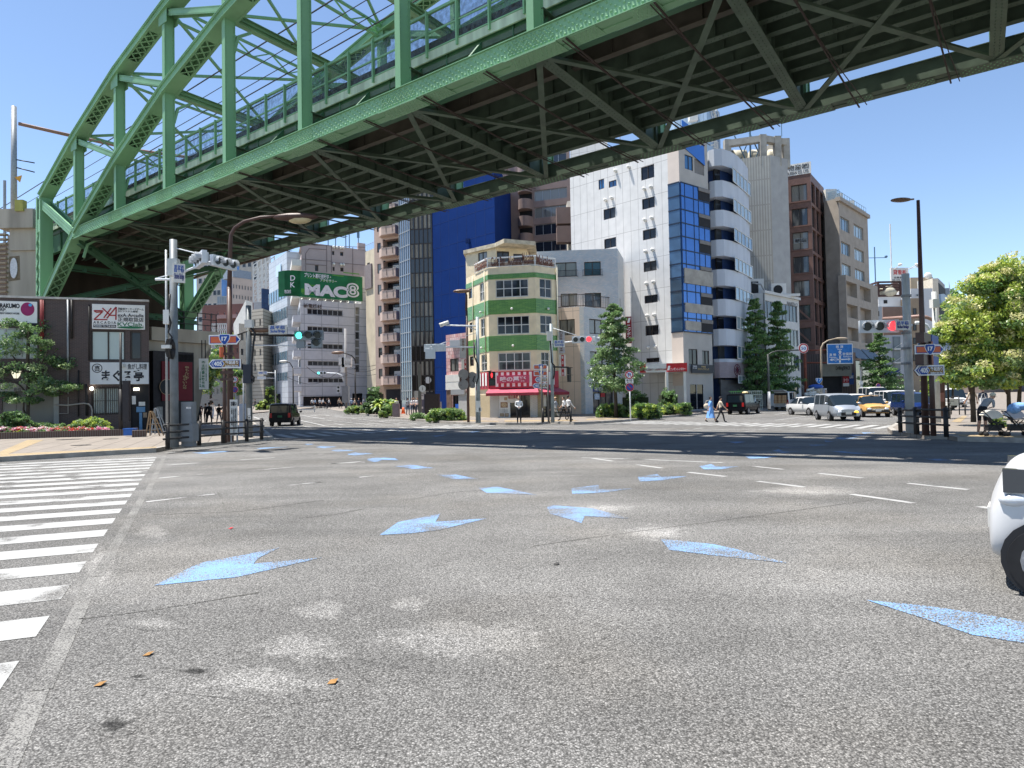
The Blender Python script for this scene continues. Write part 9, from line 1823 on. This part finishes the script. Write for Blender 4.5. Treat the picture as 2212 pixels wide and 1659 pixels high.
def ST(L,W,H,kind):
    w=W/2
    if kind=='van': return [(0,w*.93,.3,1.0,H-.05,w*.84,'b'),(.12,w,.28,1.0,H,w*.88,'b'),(.3,w,.28,1.0,H,w*.88,'g'),(L*.3,w,.25,1.0,H,w*.88,'b'),(L*.32,w,.25,1.0,H,w*.88,'g'),(L*.54,w,.25,1.0,H,w*.87,'b'),(L*.56,w,.25,1.0,H-.01,w*.87,'g'),(L*.69,w,.25,.98,H-.1,w*.82,'s'),(L*.87,w*.96,.26,.92,.96,w*.74,'b'),(L*.97,w*.88,.28,.78,.82,w*.6,'b'),(L,w*.76,.3,.66,.7,w*.5,'b')]
    if kind=='box': return [(0,w*.95,.35,1.05,H-.05,w*.88,'b'),(.1,w,.33,1.05,H,w*.92,'b'),(.35,w,.33,1.05,H,w*.92,'g'),(L*.38,w,.3,1.05,H,w*.92,'b'),(L*.41,w,.3,1.05,H,w*.92,'g'),(L*.64,w,.3,1.05,H,w*.92,'b'),(L*.67,w,.3,1.03,H,w*.91,'g'),(L*.83,w,.3,1.0,H-.08,w*.86,'s'),(L*.95,w*.96,.32,.95,1.0,w*.8,'b'),(L,w*.9,.34,.82,.87,w*.74,'b')]
    if kind=='sedan': return [(0,w*.86,.32,.84,.88,w*.6,'b'),(.1,w*.95,.28,.9,.94,w*.65,'b'),(L*.16,w,.26,.93,.97,w*.7,'s'),(L*.27,w,.25,.93,H-.03,w*.72,'g'),(L*.4,w,.25,.92,H,w*.74,'b'),(L*.42,w,.25,.92,H,w*.74,'g'),(L*.55,w,.25,.92,H-.03,w*.72,'s'),(L*.69,w,.25,.9,.94,w*.72,'b'),(L*.94,w*.96,.26,.78,.83,w*.68,'b'),(L,w*.86,.3,.7,.75,w*.6,'b')]
V=lambda k,x,y,dz=0:G(*zm(k,x,y),dz)
def place(label,cat,k,x,y,hd,L,W,H,kind,body,**kw):
    """x,y: picture point of the near bumper centre on the ground; hd: plan direction of the nose"""
    b=V(k,x,y); N=Vector((math.cos(hd),math.sin(hd),0)); near=kw.pop('near','front'); c=b-N*L/2 if near=='front' else b+N*L/2; c.z=hz(c.y)
    return vehicle(label,cat,c,hd-math.pi/2,W,ST(L,W,H,kind),body,wheels=kw.pop('wheels',(L*.19,L*.8)),**kw)
BLK=mat('black car paint',(.006,.007,.01),.2,0,0,spec=.12); WHT=paintm('white',(.58,.58,.575)); SLV=paintm('silver',(.4,.43,.47),.3,.5); YEL=paintm('yellow ochre',(.58,.33,.1)); BLU=mat('deep blue car paint',(.006,.02,.09),.2,0,0,spec=.2)
GPL=mat('green plate',(.02,.09,.04),.5)
place('black taxi minivan seen from behind on the left street','taxi','8',1200,1290,R(97),4.3,1.7,1.72,'van',BLK,near='rear',plate_=GPL,name='taxi')
t=place('black taxi minivan with a roof lamp in front of the cage trolleys','taxi','G',1030,1535,R(52),4.3,1.72,1.78,'van',BLK,near='rear',plate_=GPL,name='taxi'); mb=MB(); mb.ell((0,.4,1.86),(.3,.14,.12)); mb.build('roof_lamp',mat('gold lamp',(.75,.6,.3),.3),t,True)
place('silver minivan with lit amber indicator leading the queue','car','I',1085,1235,R(-98),4.2,1.72,1.68,'van',SLV,name='minivan',extra='blink')
place('white estate car half hidden at the left of the silver minivan','car','I',745,1155,R(-82),4.4,1.7,1.48,'sedan',WHT)
t=place('ochre yellow taxi sedan with black bumper second in the queue','taxi','I',1525,1180,R(-106),4.6,1.72,1.5,'sedan',YEL,front='taxi',lower=TRIM,name='taxi'); mb=MB(); mb.ell((0,.2,1.6),(.14,.14,.14)); mb.build('roof_lamp',OFFW,t,True); mb=MB()
place('white hatchback between the silver minivan and the yellow taxi','car','I',1300,1095,R(-100),4.2,1.72,1.55,'van',WHT)
place('white high roofed van behind the white hatchback','van','I',1560,1035,R(-102),4.9,1.9,2.1,'box',WHT,name='van')
place('white minivan right behind the yellow taxi','van','I',1860,1125,R(-104),4.7,1.8,1.85,'box',WHT,name='van')
place('white small van at the back of the queue seen over the white vans','van','I',1880,960,R(-104),4.7,1.8,2.0,'box',WHT,name='van')
t=place('deep blue taxi glimpsed between the two signal poles on the right','taxi','K',350,1170,R(-104),4.6,1.76,1.68,'van',BLU,front='taxi',lower=TRIM,name='taxi'); mb=MB(); mb.ell((0,.2,1.76),(.16,.12,.1)); mb.build('roof_lamp',OFFW,t,True)
t=place('white box truck cab facing us beyond the walker in the beige shirt','truck','K',850,1055,R(-108),4.8,1.75,1.85,'box',WHT,name='box_truck',wheels=(1,3.9)); mb=MB(); mb.box((0,-1.0,1.75),(1.85,2.9,1.6)); mb.build('cargo_box',mat('cream cargo box',(.55,.54,.48),.6),t)
place('pale blue sedan far down the right street beyond the walker','car','K',1180,800,R(-104),4.4,1.7,1.45,'sedan',paintm('pale blue',(.35,.5,.65)))
for i,(x,y,lab) in enumerate(((1400,800,'white car far right between the tree trunks'),(1500,770,'white van furthest right seen past the dark tree trunk'))): place(lab,'car','K',x,y,R(-104),4.4,1.75,1.6 if i==0 else 1.9,'van' if i==0 else 'box',WHT)
place('white van parked behind the beige cabinet at the foot of the blue wall','van','B',1910,1170,R(-95),4.4,1.7,1.9,'box',WHT,name='van')
place('white car inside the rental garage seen over the hedges','car','E',1300,1275,R(-120),4.2,1.7,1.5,'sedan',WHT)
# delivery van with open back
t=place('small white delivery van with its tailgate raised and cartons inside','van','I',95,1080,R(52),3.4,1.5,1.85,'box',SLV,near='rear',name='delivery_van')
mb=MB(); mb.box((0,-1.73,1.2),(1.25,.04,1.0)); mb.build('open_cargo_bay',DARK,t); mb=MB(); mb.mesh([(-.65,-1.72,1.86),(.65,-1.72,1.86),(.6,-2.75,2.0),(-.6,-2.75,2.0),(-.65,-1.72,1.81),(.65,-1.72,1.81),(.6,-2.75,1.95),(-.6,-2.75,1.95)],[(0,1,2,3)[::-1],(4,5,6,7),(0,3,7,4),(1,5,6,2),(3,2,6,7)]); mb.build('raised_tailgate',SLV,t)
for i in range(9): t2=thing('carton','cardboard carton in the delivery van, %s row, %s of three'%(('lowest','middle','top')[i//3],('left','centre','right')[i%3]),'box',(0,0,0),group='cartons in the delivery van'); q=t.matrix_basis if 0 else Matrix.Translation(t.location)@Matrix.Rotation(t.rotation_euler.z,4,'Z'); t2.location=q@Vector((-.4+.38*(i%3),-1.92,.95+.27*(i//3)-.13)); t2.rotation_euler.z=t.rotation_euler.z; mb=MB(); mb.box((0,0,0),(.34,.3,.25)); mb.box((0,-.001,0),(.05,.303,.252),1); mb.build('carton_body',[mat('cardboard',(.35,.22,.12),.8,0,.1,5),mat('parcel tape',(.45,.36,.22),.5)],t2)
# flatbed truck with a rusty white tank
b=V('I',560,1040); t=thing('flatbed_truck','cream flatbed truck with hydraulic crane, rusty white tank and blue sheet on its bed','truck',b,R(-32)); CRM=mat('cream truck paint',(.52,.5,.42),.6,0,.25,3)
mb=MB(); mb.box((0,0,.85),(1.9,4.4,.14)); mb.box((-.93,0,1.08),(.05,4.3,.34)); mb.box((.93,0,1.08),(.05,4.3,.34)); mb.box((0,-2.2,1.08),(1.9,.05,.34)); mb.build('flat_bed',CRM,t); mb=MB(); mb.box((0,0,.65),(.8,6,.22)); mb.build('chassis',TRIM,t)
mb=MB(); mb.box((0,3.1,1.35),(1.8,1.5,1.5)); mb.box((0,3.9,1.0),(1.8,.3,.8)); mb.build('cab',WHT,t); mb=MB(); mb.box((0,3.1,1.7),(1.82,1.0,.5)); mb.box((0,3.86,1.7),(1.6,.05,.5)); mb.build('cab_window',GLB,t)
mb=MB(); mb.cyl((-.75,1.3,1.55),(.75,1.3,1.55),.55,n=14); mb.box((0,1.3,1.2),(1.5,.9,.5)); mb.build('tank',mat('rusty white tank',(.5,.4,.28),.7,0,.5,4),t,True); mb=MB()
for a,c in (((-.5,-1.6,1.4),(.5,.4,1.5)),((-.5,-1.7,1.55),(.3,.2,1.7)),((0,-1.2,1.2),(0,-1.2,1.8)),((0,.6,1.2),(0,.7,2.2)),((0,.7,2.1),(-.3,-1.4,1.9))): mb.beam(a,c,.14,.14)
mb.build('crane_arm',OFFW,t); mb=MB(); mb.ell((.1,1.6,2.25),(.8,.7,.3)); mb.build('blue_sheet',mat('blue tarpaulin',(.03,.1,.4),.5),t,True)
for y in (-1.4,3.2):
    for s_ in (-1,1): mb=MB(); mb.cyl((s_*.7,y,.4),(s_*.92,y,.4),.4,n=18); w_=mb.build('wheel',RUBBER,t,True); mb=MB(); mb.cyl((s_*.9,y,.4),(s_*.94,y,.4),.2,n=12); mb.build('rim',HUB,w_)
for s_ in (-1,1): mb=MB(); mb.box((s_*.75,-2.24,.75),(.3,.04,.14)); mb.build('tail_light',LAMPR,t)
# near white car at the right edge, nose to the left
w=.74; kst=[(0,w*.95,.3,1.0,1.6,w*.85,'b'),(.15,w,.28,1.02,1.65,w*.88,'g'),(1.0,w,.25,1.02,1.66,w*.88,'b'),(1.06,w,.25,1.02,1.66,w*.88,'g'),(1.9,w,.25,1.02,1.66,w*.86,'b'),(1.95,w,.25,1.02,1.66,w*.86,'g'),(2.55,w,.25,1.03,1.6,w*.82,'s'),(3.0,w,.24,1.0,1.05,w*.86,'b'),(3.2,w*.985,.2,.98,1.02,w*.84,'b'),(3.31,w*.96,.18,.88,.93,w*.8,'b'),(3.39,w*.9,.2,.68,.74,w*.76,'b'),(3.43,w*.82,.24,.58,.62,w*.7,'b')]
g0=G(2268,1288); N=Vector((-.8,.6,0)); g0=g0-N*1.335-Vector((-.6,-.8,0))*.64; hd=math.atan2(N.y,N.x); t=vehicle('white small hatchback car entering at the right edge, nose pointing left','car',(g0.x,g0.y,0),hd-math.pi/2,1.48,kst,paintm('near white',(.52,.52,.52),.3),wheels=(.55,3.05),wr=.27,name='small_car',front='none')
for s_ in (-1,1): mb2=MB(); mb2.obox((s_*.69,1.5,.87),Vector((.045,0,0)),Vector((0,.1,0)),Zv*.09); h_=mb2.build('headlight',mat('smoked lamp glass',(.07,.075,.08),.1,0,0),t); mb2=MB(); mb2.ell((s_*.7,1.53,.72),(.05,.11,.05)); mb2.build('lower_lamp',LAMPW,h_,True)
o=[c for c in t.children if c.name.startswith('body')][0]; o.modifiers.clear(); o.modifiers.new('s','SUBSURF').levels=2; o.modifiers[0].render_levels=2
mb=MB(); mb.box((0,1.68,.45),(.8,.03,.2)); mb.build('grille',TRIM,t); mb=MB(); mb.box((0,1.72,.5),(.34,.02,.17)); mb.build('number_plate',OFFW,t)
# cage trolleys behind the taxi
for i,(x0,x1) in enumerate(((985,1120),(1125,1225),(1235,1355))):
    b=at(*zm('G',(x0+x1)/2,1460),68); b.z=.35; t=thing('cage_trolley',['green','middle white','right hand white'][i]+' wire cage trolley behind the black taxi','trolley',b); w_=(x1-x0)/5.586*68/F; hh=zat(*zm('G',1200,1250),68)-b.z; mb=MB()
    for z in range(6): mb.beam((-w_/2,0,hh*z/5),(w_/2,0,hh*z/5),.06,.06); mb.beam((-w_/2,.7,hh*z/5),(w_/2,.7,hh*z/5),.06,.06)
    for q in range(6): mb.beam((-w_/2+w_*q/5,0,0),(-w_/2+w_*q/5,0,hh),.05,.05)
    mb.build('wire_frame',mat('green wire',(.15,.4,.12),.5) if i==0 else mat('pale wire',(.55,.6,.5),.5),t)
def bicycle(label,k,x,y,rz,dy=0):
    b=V(k,x,y,.145); b.y+=dy; t=thing('bicycle',label,'bicycle',b,rz); 
    for s_ in (-.52,.52):
        mb=MB(); c=Vector((s_,0,.33)); mb.tube([c+Vector((math.cos(a*math.pi/9),0,math.sin(a*math.pi/9)))*.32 for a in range(19)],.022,6)
        for a in range(6): mb.beam(c,c+Vector((math.cos(a*1.05),0,math.sin(a*1.05)))*.3,.012,.012)
        mb.build('wheel',RUBBER,t,True)
    mb=MB(); P={'r':(-.52,0,.33),'f':(.52,0,.33),'b':(-.05,0,.3),'s':(-.2,0,.8),'h':(.38,0,.85)}
    for a,c in ('rb','bs','rs','bh','hf','sh'): mb.beam(P[a],P[c],.035,.035)
    mb.beam((.36,-.25,.98),(.36,.25,.98),.03,.03); mb.beam((.37,0,.8),(.36,0,1.0),.03,.03); mb.build('frame',BLACKM,t); mb=MB(); mb.ell((-.22,0,.88),(.14,.08,.04)); mb.build('saddle',BLACKM,t,True); return t
bicycle('black bicycle leaning by the brown gantry pole on the right pavement','K',735,1200,R(60)); bicycle('black bicycle with a grey crate behind the route sign post, right corner','K',425,1235,R(75)); bicycle('black bicycle parked left of the walker in the beige shirt','K',965,1140,R(55))
b=V('K',775,1190,.145); t=thing('parcel_box','pale grey plastic box carried on the bicycle by the gantry pole','box',(b.x,b.y,.95)); mb=MB(); mb.box((0,0,.1),(.5,.4,.36)); mb.box((0,0,.29),(.54,.44,.04)); mb.build('box_body',OFFW,t)
b=V('K',890,1140,.145); t=thing('parking_hoop','black bicycle parking hoop beside the bicycle on the right pavement','hoop',b); mb=MB(); mb.tube([(-.05,0,0),(-.05,0,1.1),(0,.1,1.2),(.05,.9,1.2),(.05,1,1.1),(.05,1,0)],.035,8); mb.build('hoop_tube',BLACKM,t,True)
def stroller(label,x,y,rz,hood):
    b=V('K',x,y,.145); t=thing('stroller',label,'stroller',b,rz); mb=MB()
    for s_ in (-.22,.22): mb.beam((.35,s_,.1),(-.35,s_,.95),.03,.03); mb.beam((-.3,s_,.1),(.2,s_,.6),.03,.03); mb.beam((-.05,s_,.55),(.35,s_,.5),.03,.03)
    mb.beam((-.35,-.22,.95),(-.35,.22,.95),.035,.035); mb.beam((.35,-.22,.12),(.35,.22,.12),.03,.03); mb.build('frame',TRIM,t)
    for sx in (-.3,.36):
        for s_ in (-.24,.24): mb=MB(); mb.cyl((sx,s_-.03,.09),(sx,s_+.03,.09),.09,n=14); mb.build('wheel',RUBBER,t,True)
    mb=MB(); mb.mesh([(-.2,-.2,.85),(-.2,.2,.85),(-.05,.2,.5),(-.05,-.2,.5),(.3,.2,.48),(.3,-.2,.48),(.35,.2,.3),(.35,-.2,.3)],[(0,1,2,3),(3,2,4,5),(5,4,6,7)]); mb.box((.02,0,.32),(.45,.38,.22)); mb.build('seat',TRIM,t)
    mb=MB(); n=8; R0=.34; pts=[[Vector((-.05+R0*math.cos(a),s_,.68+R0*.95*math.sin(a))) for a in [.15+i*2.6/n for i in range(n+1)]] for s_ in (-.23,.23)]
    for i in range(n): mb.face([pts[0][i],pts[1][i],pts[1][i+1],pts[0][i+1]])
    for s_ in (0,1): c=Vector((-.05,(-.23,.23)[s_],.66)); [mb.face([c,pts[s_][i],pts[s_][i+1]]) for i in range(n)]
    mb.build('hood',hood,t,True); t.scale=(.85,.85,.85); return t
stroller('stroller with a cream hood pushed by the bending person in a cap',1370,1455,R(-15),mat('cream hood',(.6,.56,.48),.8)); stroller('stroller with a pale grey hood standing alone at the right edge',1700,1455,R(-20),mat('pale grey hood',(.42,.42,.45),.8))
b=V('K',1790,1455,.145); t=thing('blue_blanket','pale blue cloth lying over the handle of the right hand stroller','blanket',b+Zv*.85+Vector((-.05,0,0))); mb=MB(); mb.ell((0,0,.1),(.3,.25,.14)); mb.ell((-.2,-.05,.02),(.18,.2,.16)); mb.build('cloth',mat('pale blue cloth',(.2,.36,.6),.8,0,.3,20),t,True)
# ================= PEOPLE =================
SKIN=mat('skin',(.5,.3,.21),.6,0,.05,9); HAIR=mat('black hair',(.015,.012,.011),.6,0,.1,20)
def cloth(n,c): return mat('cloth '+n,c,.85,0,.14,12)
CW=cloth('white',(.68,.68,.68)); CK=cloth('black',(.02,.02,.024)); CN=cloth('navy',(.03,.04,.07)); CG=cloth('grey',(.25,.27,.3)); CB=cloth('sky blue',(.16,.34,.68)); CBE=cloth('beige',(.52,.42,.32)); CL=cloth('light blue',(.35,.45,.58)); CKH=cloth('pale khaki',(.42,.39,.34))
def person(label,loc,rz,h=1.7,top=CW,bot=CK,shoe=CK,hair=HAIR,sleeve=True,pose='walk',ph=1,hat=None,dress=None,shorts=False,group=None,bend=0.):
    """one continuous skinned body, facing local +Y; clothing zones follow the nearest limb"""
    s=h/1.7; t=thing('person',label,'person',loc,rz,group); sw=.24*ph if pose=='walk' else .03
    hy=0.; cb,sb=math.cos(bend),math.sin(bend)
    def up(x,y,z): # bend the upper body forward about the hips
        q=z-.93; return (x,y*cb+q*sb,.93+q*cb-y*sb)
    J={'pel':(0,0,.95),'sp':up(0,.0,1.12),'ch':up(0,0,1.32),'nk':up(0,.0,1.46),'hd0':up(0,.015,1.54),'hd1':up(0,.02,1.63),'hd2':up(0,.01,1.69)}
    for s_,n in ((-1,'l'),(1,'r')):
        f=sw*s_; J['hp'+n]=(s_*.09,0,.92); J['kn'+n]=(s_*.1,f*.75+.03,.5); J['an'+n]=(s_*.1,f*1.3-.03,.09+max(0,-f)*.35); J['to'+n]=(s_*.12,f*1.3+.14,.04+max(0,-f)*.1)
        J['sh'+n]=up(s_*.17,0,1.4); 
        if pose=='hold': J['el'+n]=up(s_*.23,.02,1.14); J['wr'+n]=up(s_*.05,.22,1.05)
        elif pose=='push': J['el'+n]=up(s_*.22,.16,1.2); q=up(s_*.18,.3,1.05); J['wr'+n]=(q[0],q[1],max(q[2],.98))
        elif pose=='phone' and s_==-1: J['el'+n]=up(-.22,.05,1.16); J['wr'+n]=up(-.1,.18,1.48)
        else: J['el'+n]=up(s_*.23,-f*.5,1.12); J['wr'+n]=up(s_*.24,-f*1.1+.08,.89)
    E=[('pel','sp','t'),('sp','ch','t'),('ch','nk','t'),('nk','hd0','k'),('hd0','hd1','k'),('hd1','hd2','h')]
    for n in 'lr': E+=[('pel','hp'+n,'b'),('hp'+n,'kn'+n,'b'),('kn'+n,'an'+n,'s' if shorts else 'b'),('an'+n,'to'+n,'f'),('ch','sh'+n,'t'),('sh'+n,'el'+n,'t'),('el'+n,'wr'+n,'t' if sleeve=='long' else 'k')]
    Rr={'pel':(.15,.105),'sp':(.135,.095),'ch':(.15,.1),'nk':(.05,.05),'hd0':(.048,.05),'hd1':(.05,.06),'hd2':(.04,.04)}
    for n in 'lr': Rr.update({'hp'+n:(.085,.085),'kn'+n:(.06,.06),'an'+n:(.045,.045),'to'+n:(.04,.035),'sh'+n:(.06,.06),'el'+n:(.042,.042),'wr'+n:(.028,.028)})
    ks=list(J); me=bpy.data.meshes.new('body'); me.from_pydata([J[k] for k in ks],[(ks.index(a),ks.index(b)) for a,b,_ in E],[]); o=bpy.data.objects.new('body',me); COL.objects.link(o)
    m=o.modifiers.new('s','SKIN'); m.use_smooth_shade=True; 
    for i,k in enumerate(ks): me.skin_vertices[0].data[i].radius=Rr[k]
    me.skin_vertices[0].data[0].use_root=True; o.modifiers.new('u','SUBSURF').levels=1
    bpy.context.view_layer.update(); m2=bpy.data.meshes.new_from_object(o.evaluated_get(bpy.context.evaluated_depsgraph_get())); bpy.data.objects.remove(o); bpy.data.meshes.remove(me)
    mats=[top,bot,SKIN,hair,shoe]; 
    for x in mats: m2.materials.append(x)
    seg=[(Vector(J[a]),Vector(J[b]),z) for a,b,z in E]; code={'t':0,'b':1,'k':2,'s':2,'h':3,'f':4}
    hd=Vector(J['hd1']); fwd=Vector((0,cb,-sb))
    for f in m2.polygons:
        c=f.center; best=min(seg,key=lambda q:((q[0]+(q[1]-q[0])*max(0,min(1,(c-q[0]).dot(q[1]-q[0])/(q[1]-q[0]).length_squared)))-c).length); z=code[best[2]]
        if best[1]==Vector(J['sp']) and (c-best[0]).dot(best[1]-best[0])<.004: z=1
        f.material_index=z
    m2.polygons.foreach_set('use_smooth',[True]*len(m2.polygons)); b=link('body',m2,t)
    mb=MB()
    for n,s_ in (('l',-1),('r',1)):   # palms, four fingers and a thumb
        w_=Vector(J['wr'+n]); d=(w_-Vector(J['el'+n])).normalized(); x=d.cross(Vector((0,1,0))).normalized(); y=d.cross(x); mb.obox(w_+d*.045,x*.014,y*.036,d*.045,2)
        for q in range(4): mb.tube([w_+d*.085+y*(.027-.018*q),w_+d*(.115-.006*abs(q-1.5))+y*(.028-.019*q)+x*.006*s_,w_+d*(.145-.008*abs(q-1.5))+y*(.028-.019*q)+x*.02*s_],[.009,.008,.006],5,2)
        mb.tube([w_+d*.02+y*.034,w_+d*.055+y*.06,w_+d*.08+y*.062],[.011,.01,.007],5,2)
    ro=Matrix.Rotation(-bend,3,'X'); uv=Vector((0,sb,cb)); mb.ell(hd,(.073,.09,.112),2,14,9,ro); mb.ell(hd-fwd*.02+uv*.024,(.081,.092,.108),3,14,9,ro)
    for e in (-1,1): mb.ell(hd+fwd*.084+Vector((e*.03,0,0)),(.011,.006,.007),3,6,4); mb.ell(hd+Vector((e*.08,0,0)),(.012,.02,.03),2,6,4)
    mb.ell(hd+fwd*.09-uv*.025,(.012,.016,.02),2,6,4); mb.ell(hd+fwd*.075-uv*.06,(.022,.006,.006),0,6,4)
    o2=mb.build('tmp',mats); 
    vs=[v.co.copy() for v in m2.vertices]; fs=[tuple(p.vertices) for p in m2.polygons]; ms=[p.material_index for p in m2.polygons]; n0=len(vs)
    vs+=[v.co.copy() for v in o2.data.vertices]; fs+=[tuple(n0+i for i in p.vertices) for p in o2.data.polygons]; ms+=[p.material_index for p in o2.data.polygons]
    m3=bpy.data.meshes.new('body'); m3.from_pydata([v*s for v in vs],[],fs); [m3.materials.append(x) for x in mats]; m3.polygons.foreach_set('material_index',ms); m3.polygons.foreach_set('use_smooth',[True]*len(fs)); b.data=m3; bpy.data.objects.remove(o2)
    if hat: 
        mb=MB(); c=(hd+Vector((0,0,.05)))*s; mb.ell(c,(.1*s,.115*s,.075*s),0,12,6); mb.ell(c+fwd*(.07*s)-Vector((0,0,.02*s)),(.1*s if hat[1] else .075*s,.11*s,.012*s)); mb.build('hat',hat[0],t,True)
    if dress:
        mb=MB(); n=18; rings=[]
        for z,r_ in ((1.4,.15),(1.2,.17),(1.02,.165),(.8,.24),(.55,.3),(.32,.36)):
            rings.append([Vector((math.cos(a)*r_*(1+.06*math.sin(5*a)*(z<.9)),math.sin(a)*r_*.8*(1+.06*math.cos(4*a)*(z<.9)),z))*s for a in [2*math.pi*i/n for i in range(n)]])
        for i in range(5):
            for k in range(n): mb.face([rings[i][k],rings[i+1][k],rings[i+1][(k+1)%n],rings[i][(k+1)%n]])
        mb.build('dress',dress,t,True)
    return t
PS=lambda k,x,y,dz=.145:V(k,x,y,dz)
person('man in white shirt and black trousers facing us, hands clasped, before the red awning shop',PS('D',1315,1588),R(180),1.7,top=CW,pose='hold',sleeve='long')
person('old man in a tan cap and grey shirt walking left, by the far guardrail',PS('D',1908,1548),R(75),1.62,top=CG,bot=CKH,hat=(cloth('tan cap',(.5,.33,.2)),0)); 
person('person in a white polo shirt walking left behind the far guardrail',PS('D',2035,1540),R(80),1.65,top=CW,ph=-1); person('person in a white shirt seen from behind, rightmost behind the far guardrail',PS('D',2110,1540),R(-60),1.72,top=CW,sleeve='long',ph=-1)
person('woman in a long sky blue dress walking over the right crossing',V('G',735,1632),R(-95),1.6,top=CB,bot=SKIN,dress=CB,ph=1); t=thing('shoulder_bag','cream shoulder bag hanging behind the woman in the blue dress','bag',V('G',690,1632)+Zv*.95); mb=MB(); mb.ell((0,.0,.1),(.2,.09,.17)); mb.tube([(-.12,0,.2),(-.02,0,.42),(.16,.02,.45)],.015,5); mb.build('bag_body',cloth('cream',(.6,.5,.38)),t,True)
person('person in black bucket hat and cream top crossing beside the blue dress',V('G',855,1630),R(-90),1.58,top=cloth('cream',(.6,.5,.38)),bot=CK,hat=(CK,1),ph=-1)
person('delivery worker in orange and grey bending behind the white delivery van',V('I',355,1070),R(60),1.65,top=CG,bot=mat('cloth orange',(.5,.2,.07),.8),bend=1.0,pose='push')
person('walker in a beige shirt and black trousers going away on the right pavement',PS('K',1075,1178),R(10),1.76,top=CBE,bot=CK,shoe=CW,ph=.6)
person('dark haired woman in navy with a white tote, right of the beige walker',PS('K',1235,1215),R(-60),1.68,top=CN,bot=CK,ph=.5,sleeve='long'); t=thing('tote_bag','white printed tote bag carried by the dark haired woman','bag',PS('K',1215,1215)+Vector((-.08,-.25,.75))); mb=MB(); mb.box((0,0,.2),(.34,.1,.4)); mb.tube([(-.1,0,.4),(-.05,0,.62),(.05,0,.62),(.1,0,.4)],.012,5); mb.build('bag_body',CW,t)
person('person in a pale cap, dark top and white sleeves bending over the cream stroller',PS('K',1215,1435),R(-75),1.6,top=cloth('white black',(.3,.3,.3)),bot=CK,shoe=CW,bend=.85,pose='push',shorts=True,hat=(cloth('pale cap',(.62,.56,.42)),0),sleeve='long')
# group under the arch on the left
for i,(x,y,hh,top,bot,rz,lab,kw) in enumerate(((380,1288,1.78,CN,CK,180,'tall man in a beige cap, hand raised to his face, leftmost under the viaduct arch',dict(pose='phone',hat=(CBE,0))),(440,1262,1.66,CK,CK,10,'person in black half hidden behind the tall capped man under the arch',{}),(478,1283,1.72,CK,CK,0,'person in a black T-shirt walking away in the middle of the pavement under the arch',dict(shoe=CW)),(512,1215,1.7,CW,CL,5,'person in white farther away under the black umbrella on the left',{}),(578,1275,1.62,CK,CG,-5,'person in black top and grey shorts with a crossbody strap, left pavement',dict(shorts=True)),(628,1275,1.68,CK,CK,170,'person in black partly hidden behind the grey sign posts, left pavement',dict(pose='hold')))):
    person(lab,PS('8',x,y),R(rz),hh,top=top,bot=bot,ph=(-1)**i*.7,group='walkers under the viaduct arch',**kw)
p=PS('8',512,1215); t=thing('umbrella','black open umbrella over the walkers under the viaduct arch','umbrella',p+Zv*1.85); mb=MB(); n=8
for k in range(n): a0,a1=2*math.pi*k/n,2*math.pi*(k+1)/n; mb.face([(0,0,.25),(.62*math.cos(a0),.62*math.sin(a0),0),(.62*math.cos(a1),.62*math.sin(a1),0)])
mb.cyl((0,0,-.6),(0,0,.27),.012,n=6); mb.build('canopy',CK,t)
# distant walkers by the billboard office
for i,(k,x,y,Y,top,lab) in enumerate((('8',1530,1115,112,CW,'leftmost white shirted walker before the billboard office'),('8',1560,1115,113,CL,'walker in pale blue behind the leftmost white shirt, billboard office'),('8',1608,1118,112,CW,'white shirted walker with swinging arm before the billboard office'),('8',1640,1112,112,CW,'white shirted walker furthest right of the trio before the billboard office'),('B',35,1140,110,CK,'person in black at the garage of the billboard office'),('B',65,1150,110,CW,'person in white beside the one in black at the garage'),('B',232,1130,109,CBE,'person in a tan top beside the thin sign post of the billboard office'),('B',298,1130,108,CG,'person in grey behind the concrete utility pole'),('B',430,1175,96,CL,'person with a blue backpack and white cap above the left hedge'),('B',480,1170,97,CBE,'person in khaki above the left hedge'),('B',545,1170,95,CN,'person in a navy jacket above the left hedge'),('B',620,1170,97,CG,'person in dark grey above the right part of the left hedge'),('B',705,1175,94,CK,'person in black bending by the round clipped tree'),('8',945,1085,118,CK,'lone distant person in black up the left street'))):
    b=at(*zm(k,x,y),Y); b.z=hz(Y)+.1; person(lab,b,R(90*(i%4)+20),1.68,top=top,ph=(-1)**i,hat=(CW,0) if 'cap' in lab else None,pose='walk')
for i,(x,y,rz,top,lab) in enumerate(((1335,1250,-20,CG,'person in grey shirt, leftmost of the waiting group by the pylon'),(1408,1240,160,CW,'person in white shirt in the middle of the waiting group by the pylon'),(1440,1225,150,CW,'person in white half hidden behind the middle of the waiting group'),(1490,1235,170,CW,'person in white right next to the information pylon'),(1152,1240,180,CW,'person in white behind the brown marker column'))):
    b=PS('B',x,y); person(lab,b,R(rz),1.7,top=top,bot=CN,ph=.3*(-1)**i,pose='hold' if i in (1,3) else 'walk',group='people waiting by the pylon')
TL=mat('dry leaf',(.28,.15,.05),.8)
# small litter on the asphalt
for (k,x,y,c,lab) in (('M',1458,578,INKR,'small red and white wrapper on the asphalt'),('M',935,1376,TL,'dry tan leaf on the near asphalt, right of the crosswalk'),('M',630,1567,TL,'dry brown leaf near the lowest crosswalk stripe'),('M',2100,1553,TL,'curled tan leaf at the middle bottom of the road'),('O',1620,962,BLACKM,'small dark rubber scrap in the middle of the road')):
    b=V(k,x,y); t=thing('litter',lab,'litter',b+Zv*.004); mb=MB(); s_=.024; mb.mesh([(-s_,-.02,0),(s_,-.03,.008),(s_*1.1,.03,.012),(-s_*.8,.035,.002),(0,0,.015)],[(0,1,4),(1,2,4),(2,3,4),(3,0,4)]); mb.build('scrap',c,t)
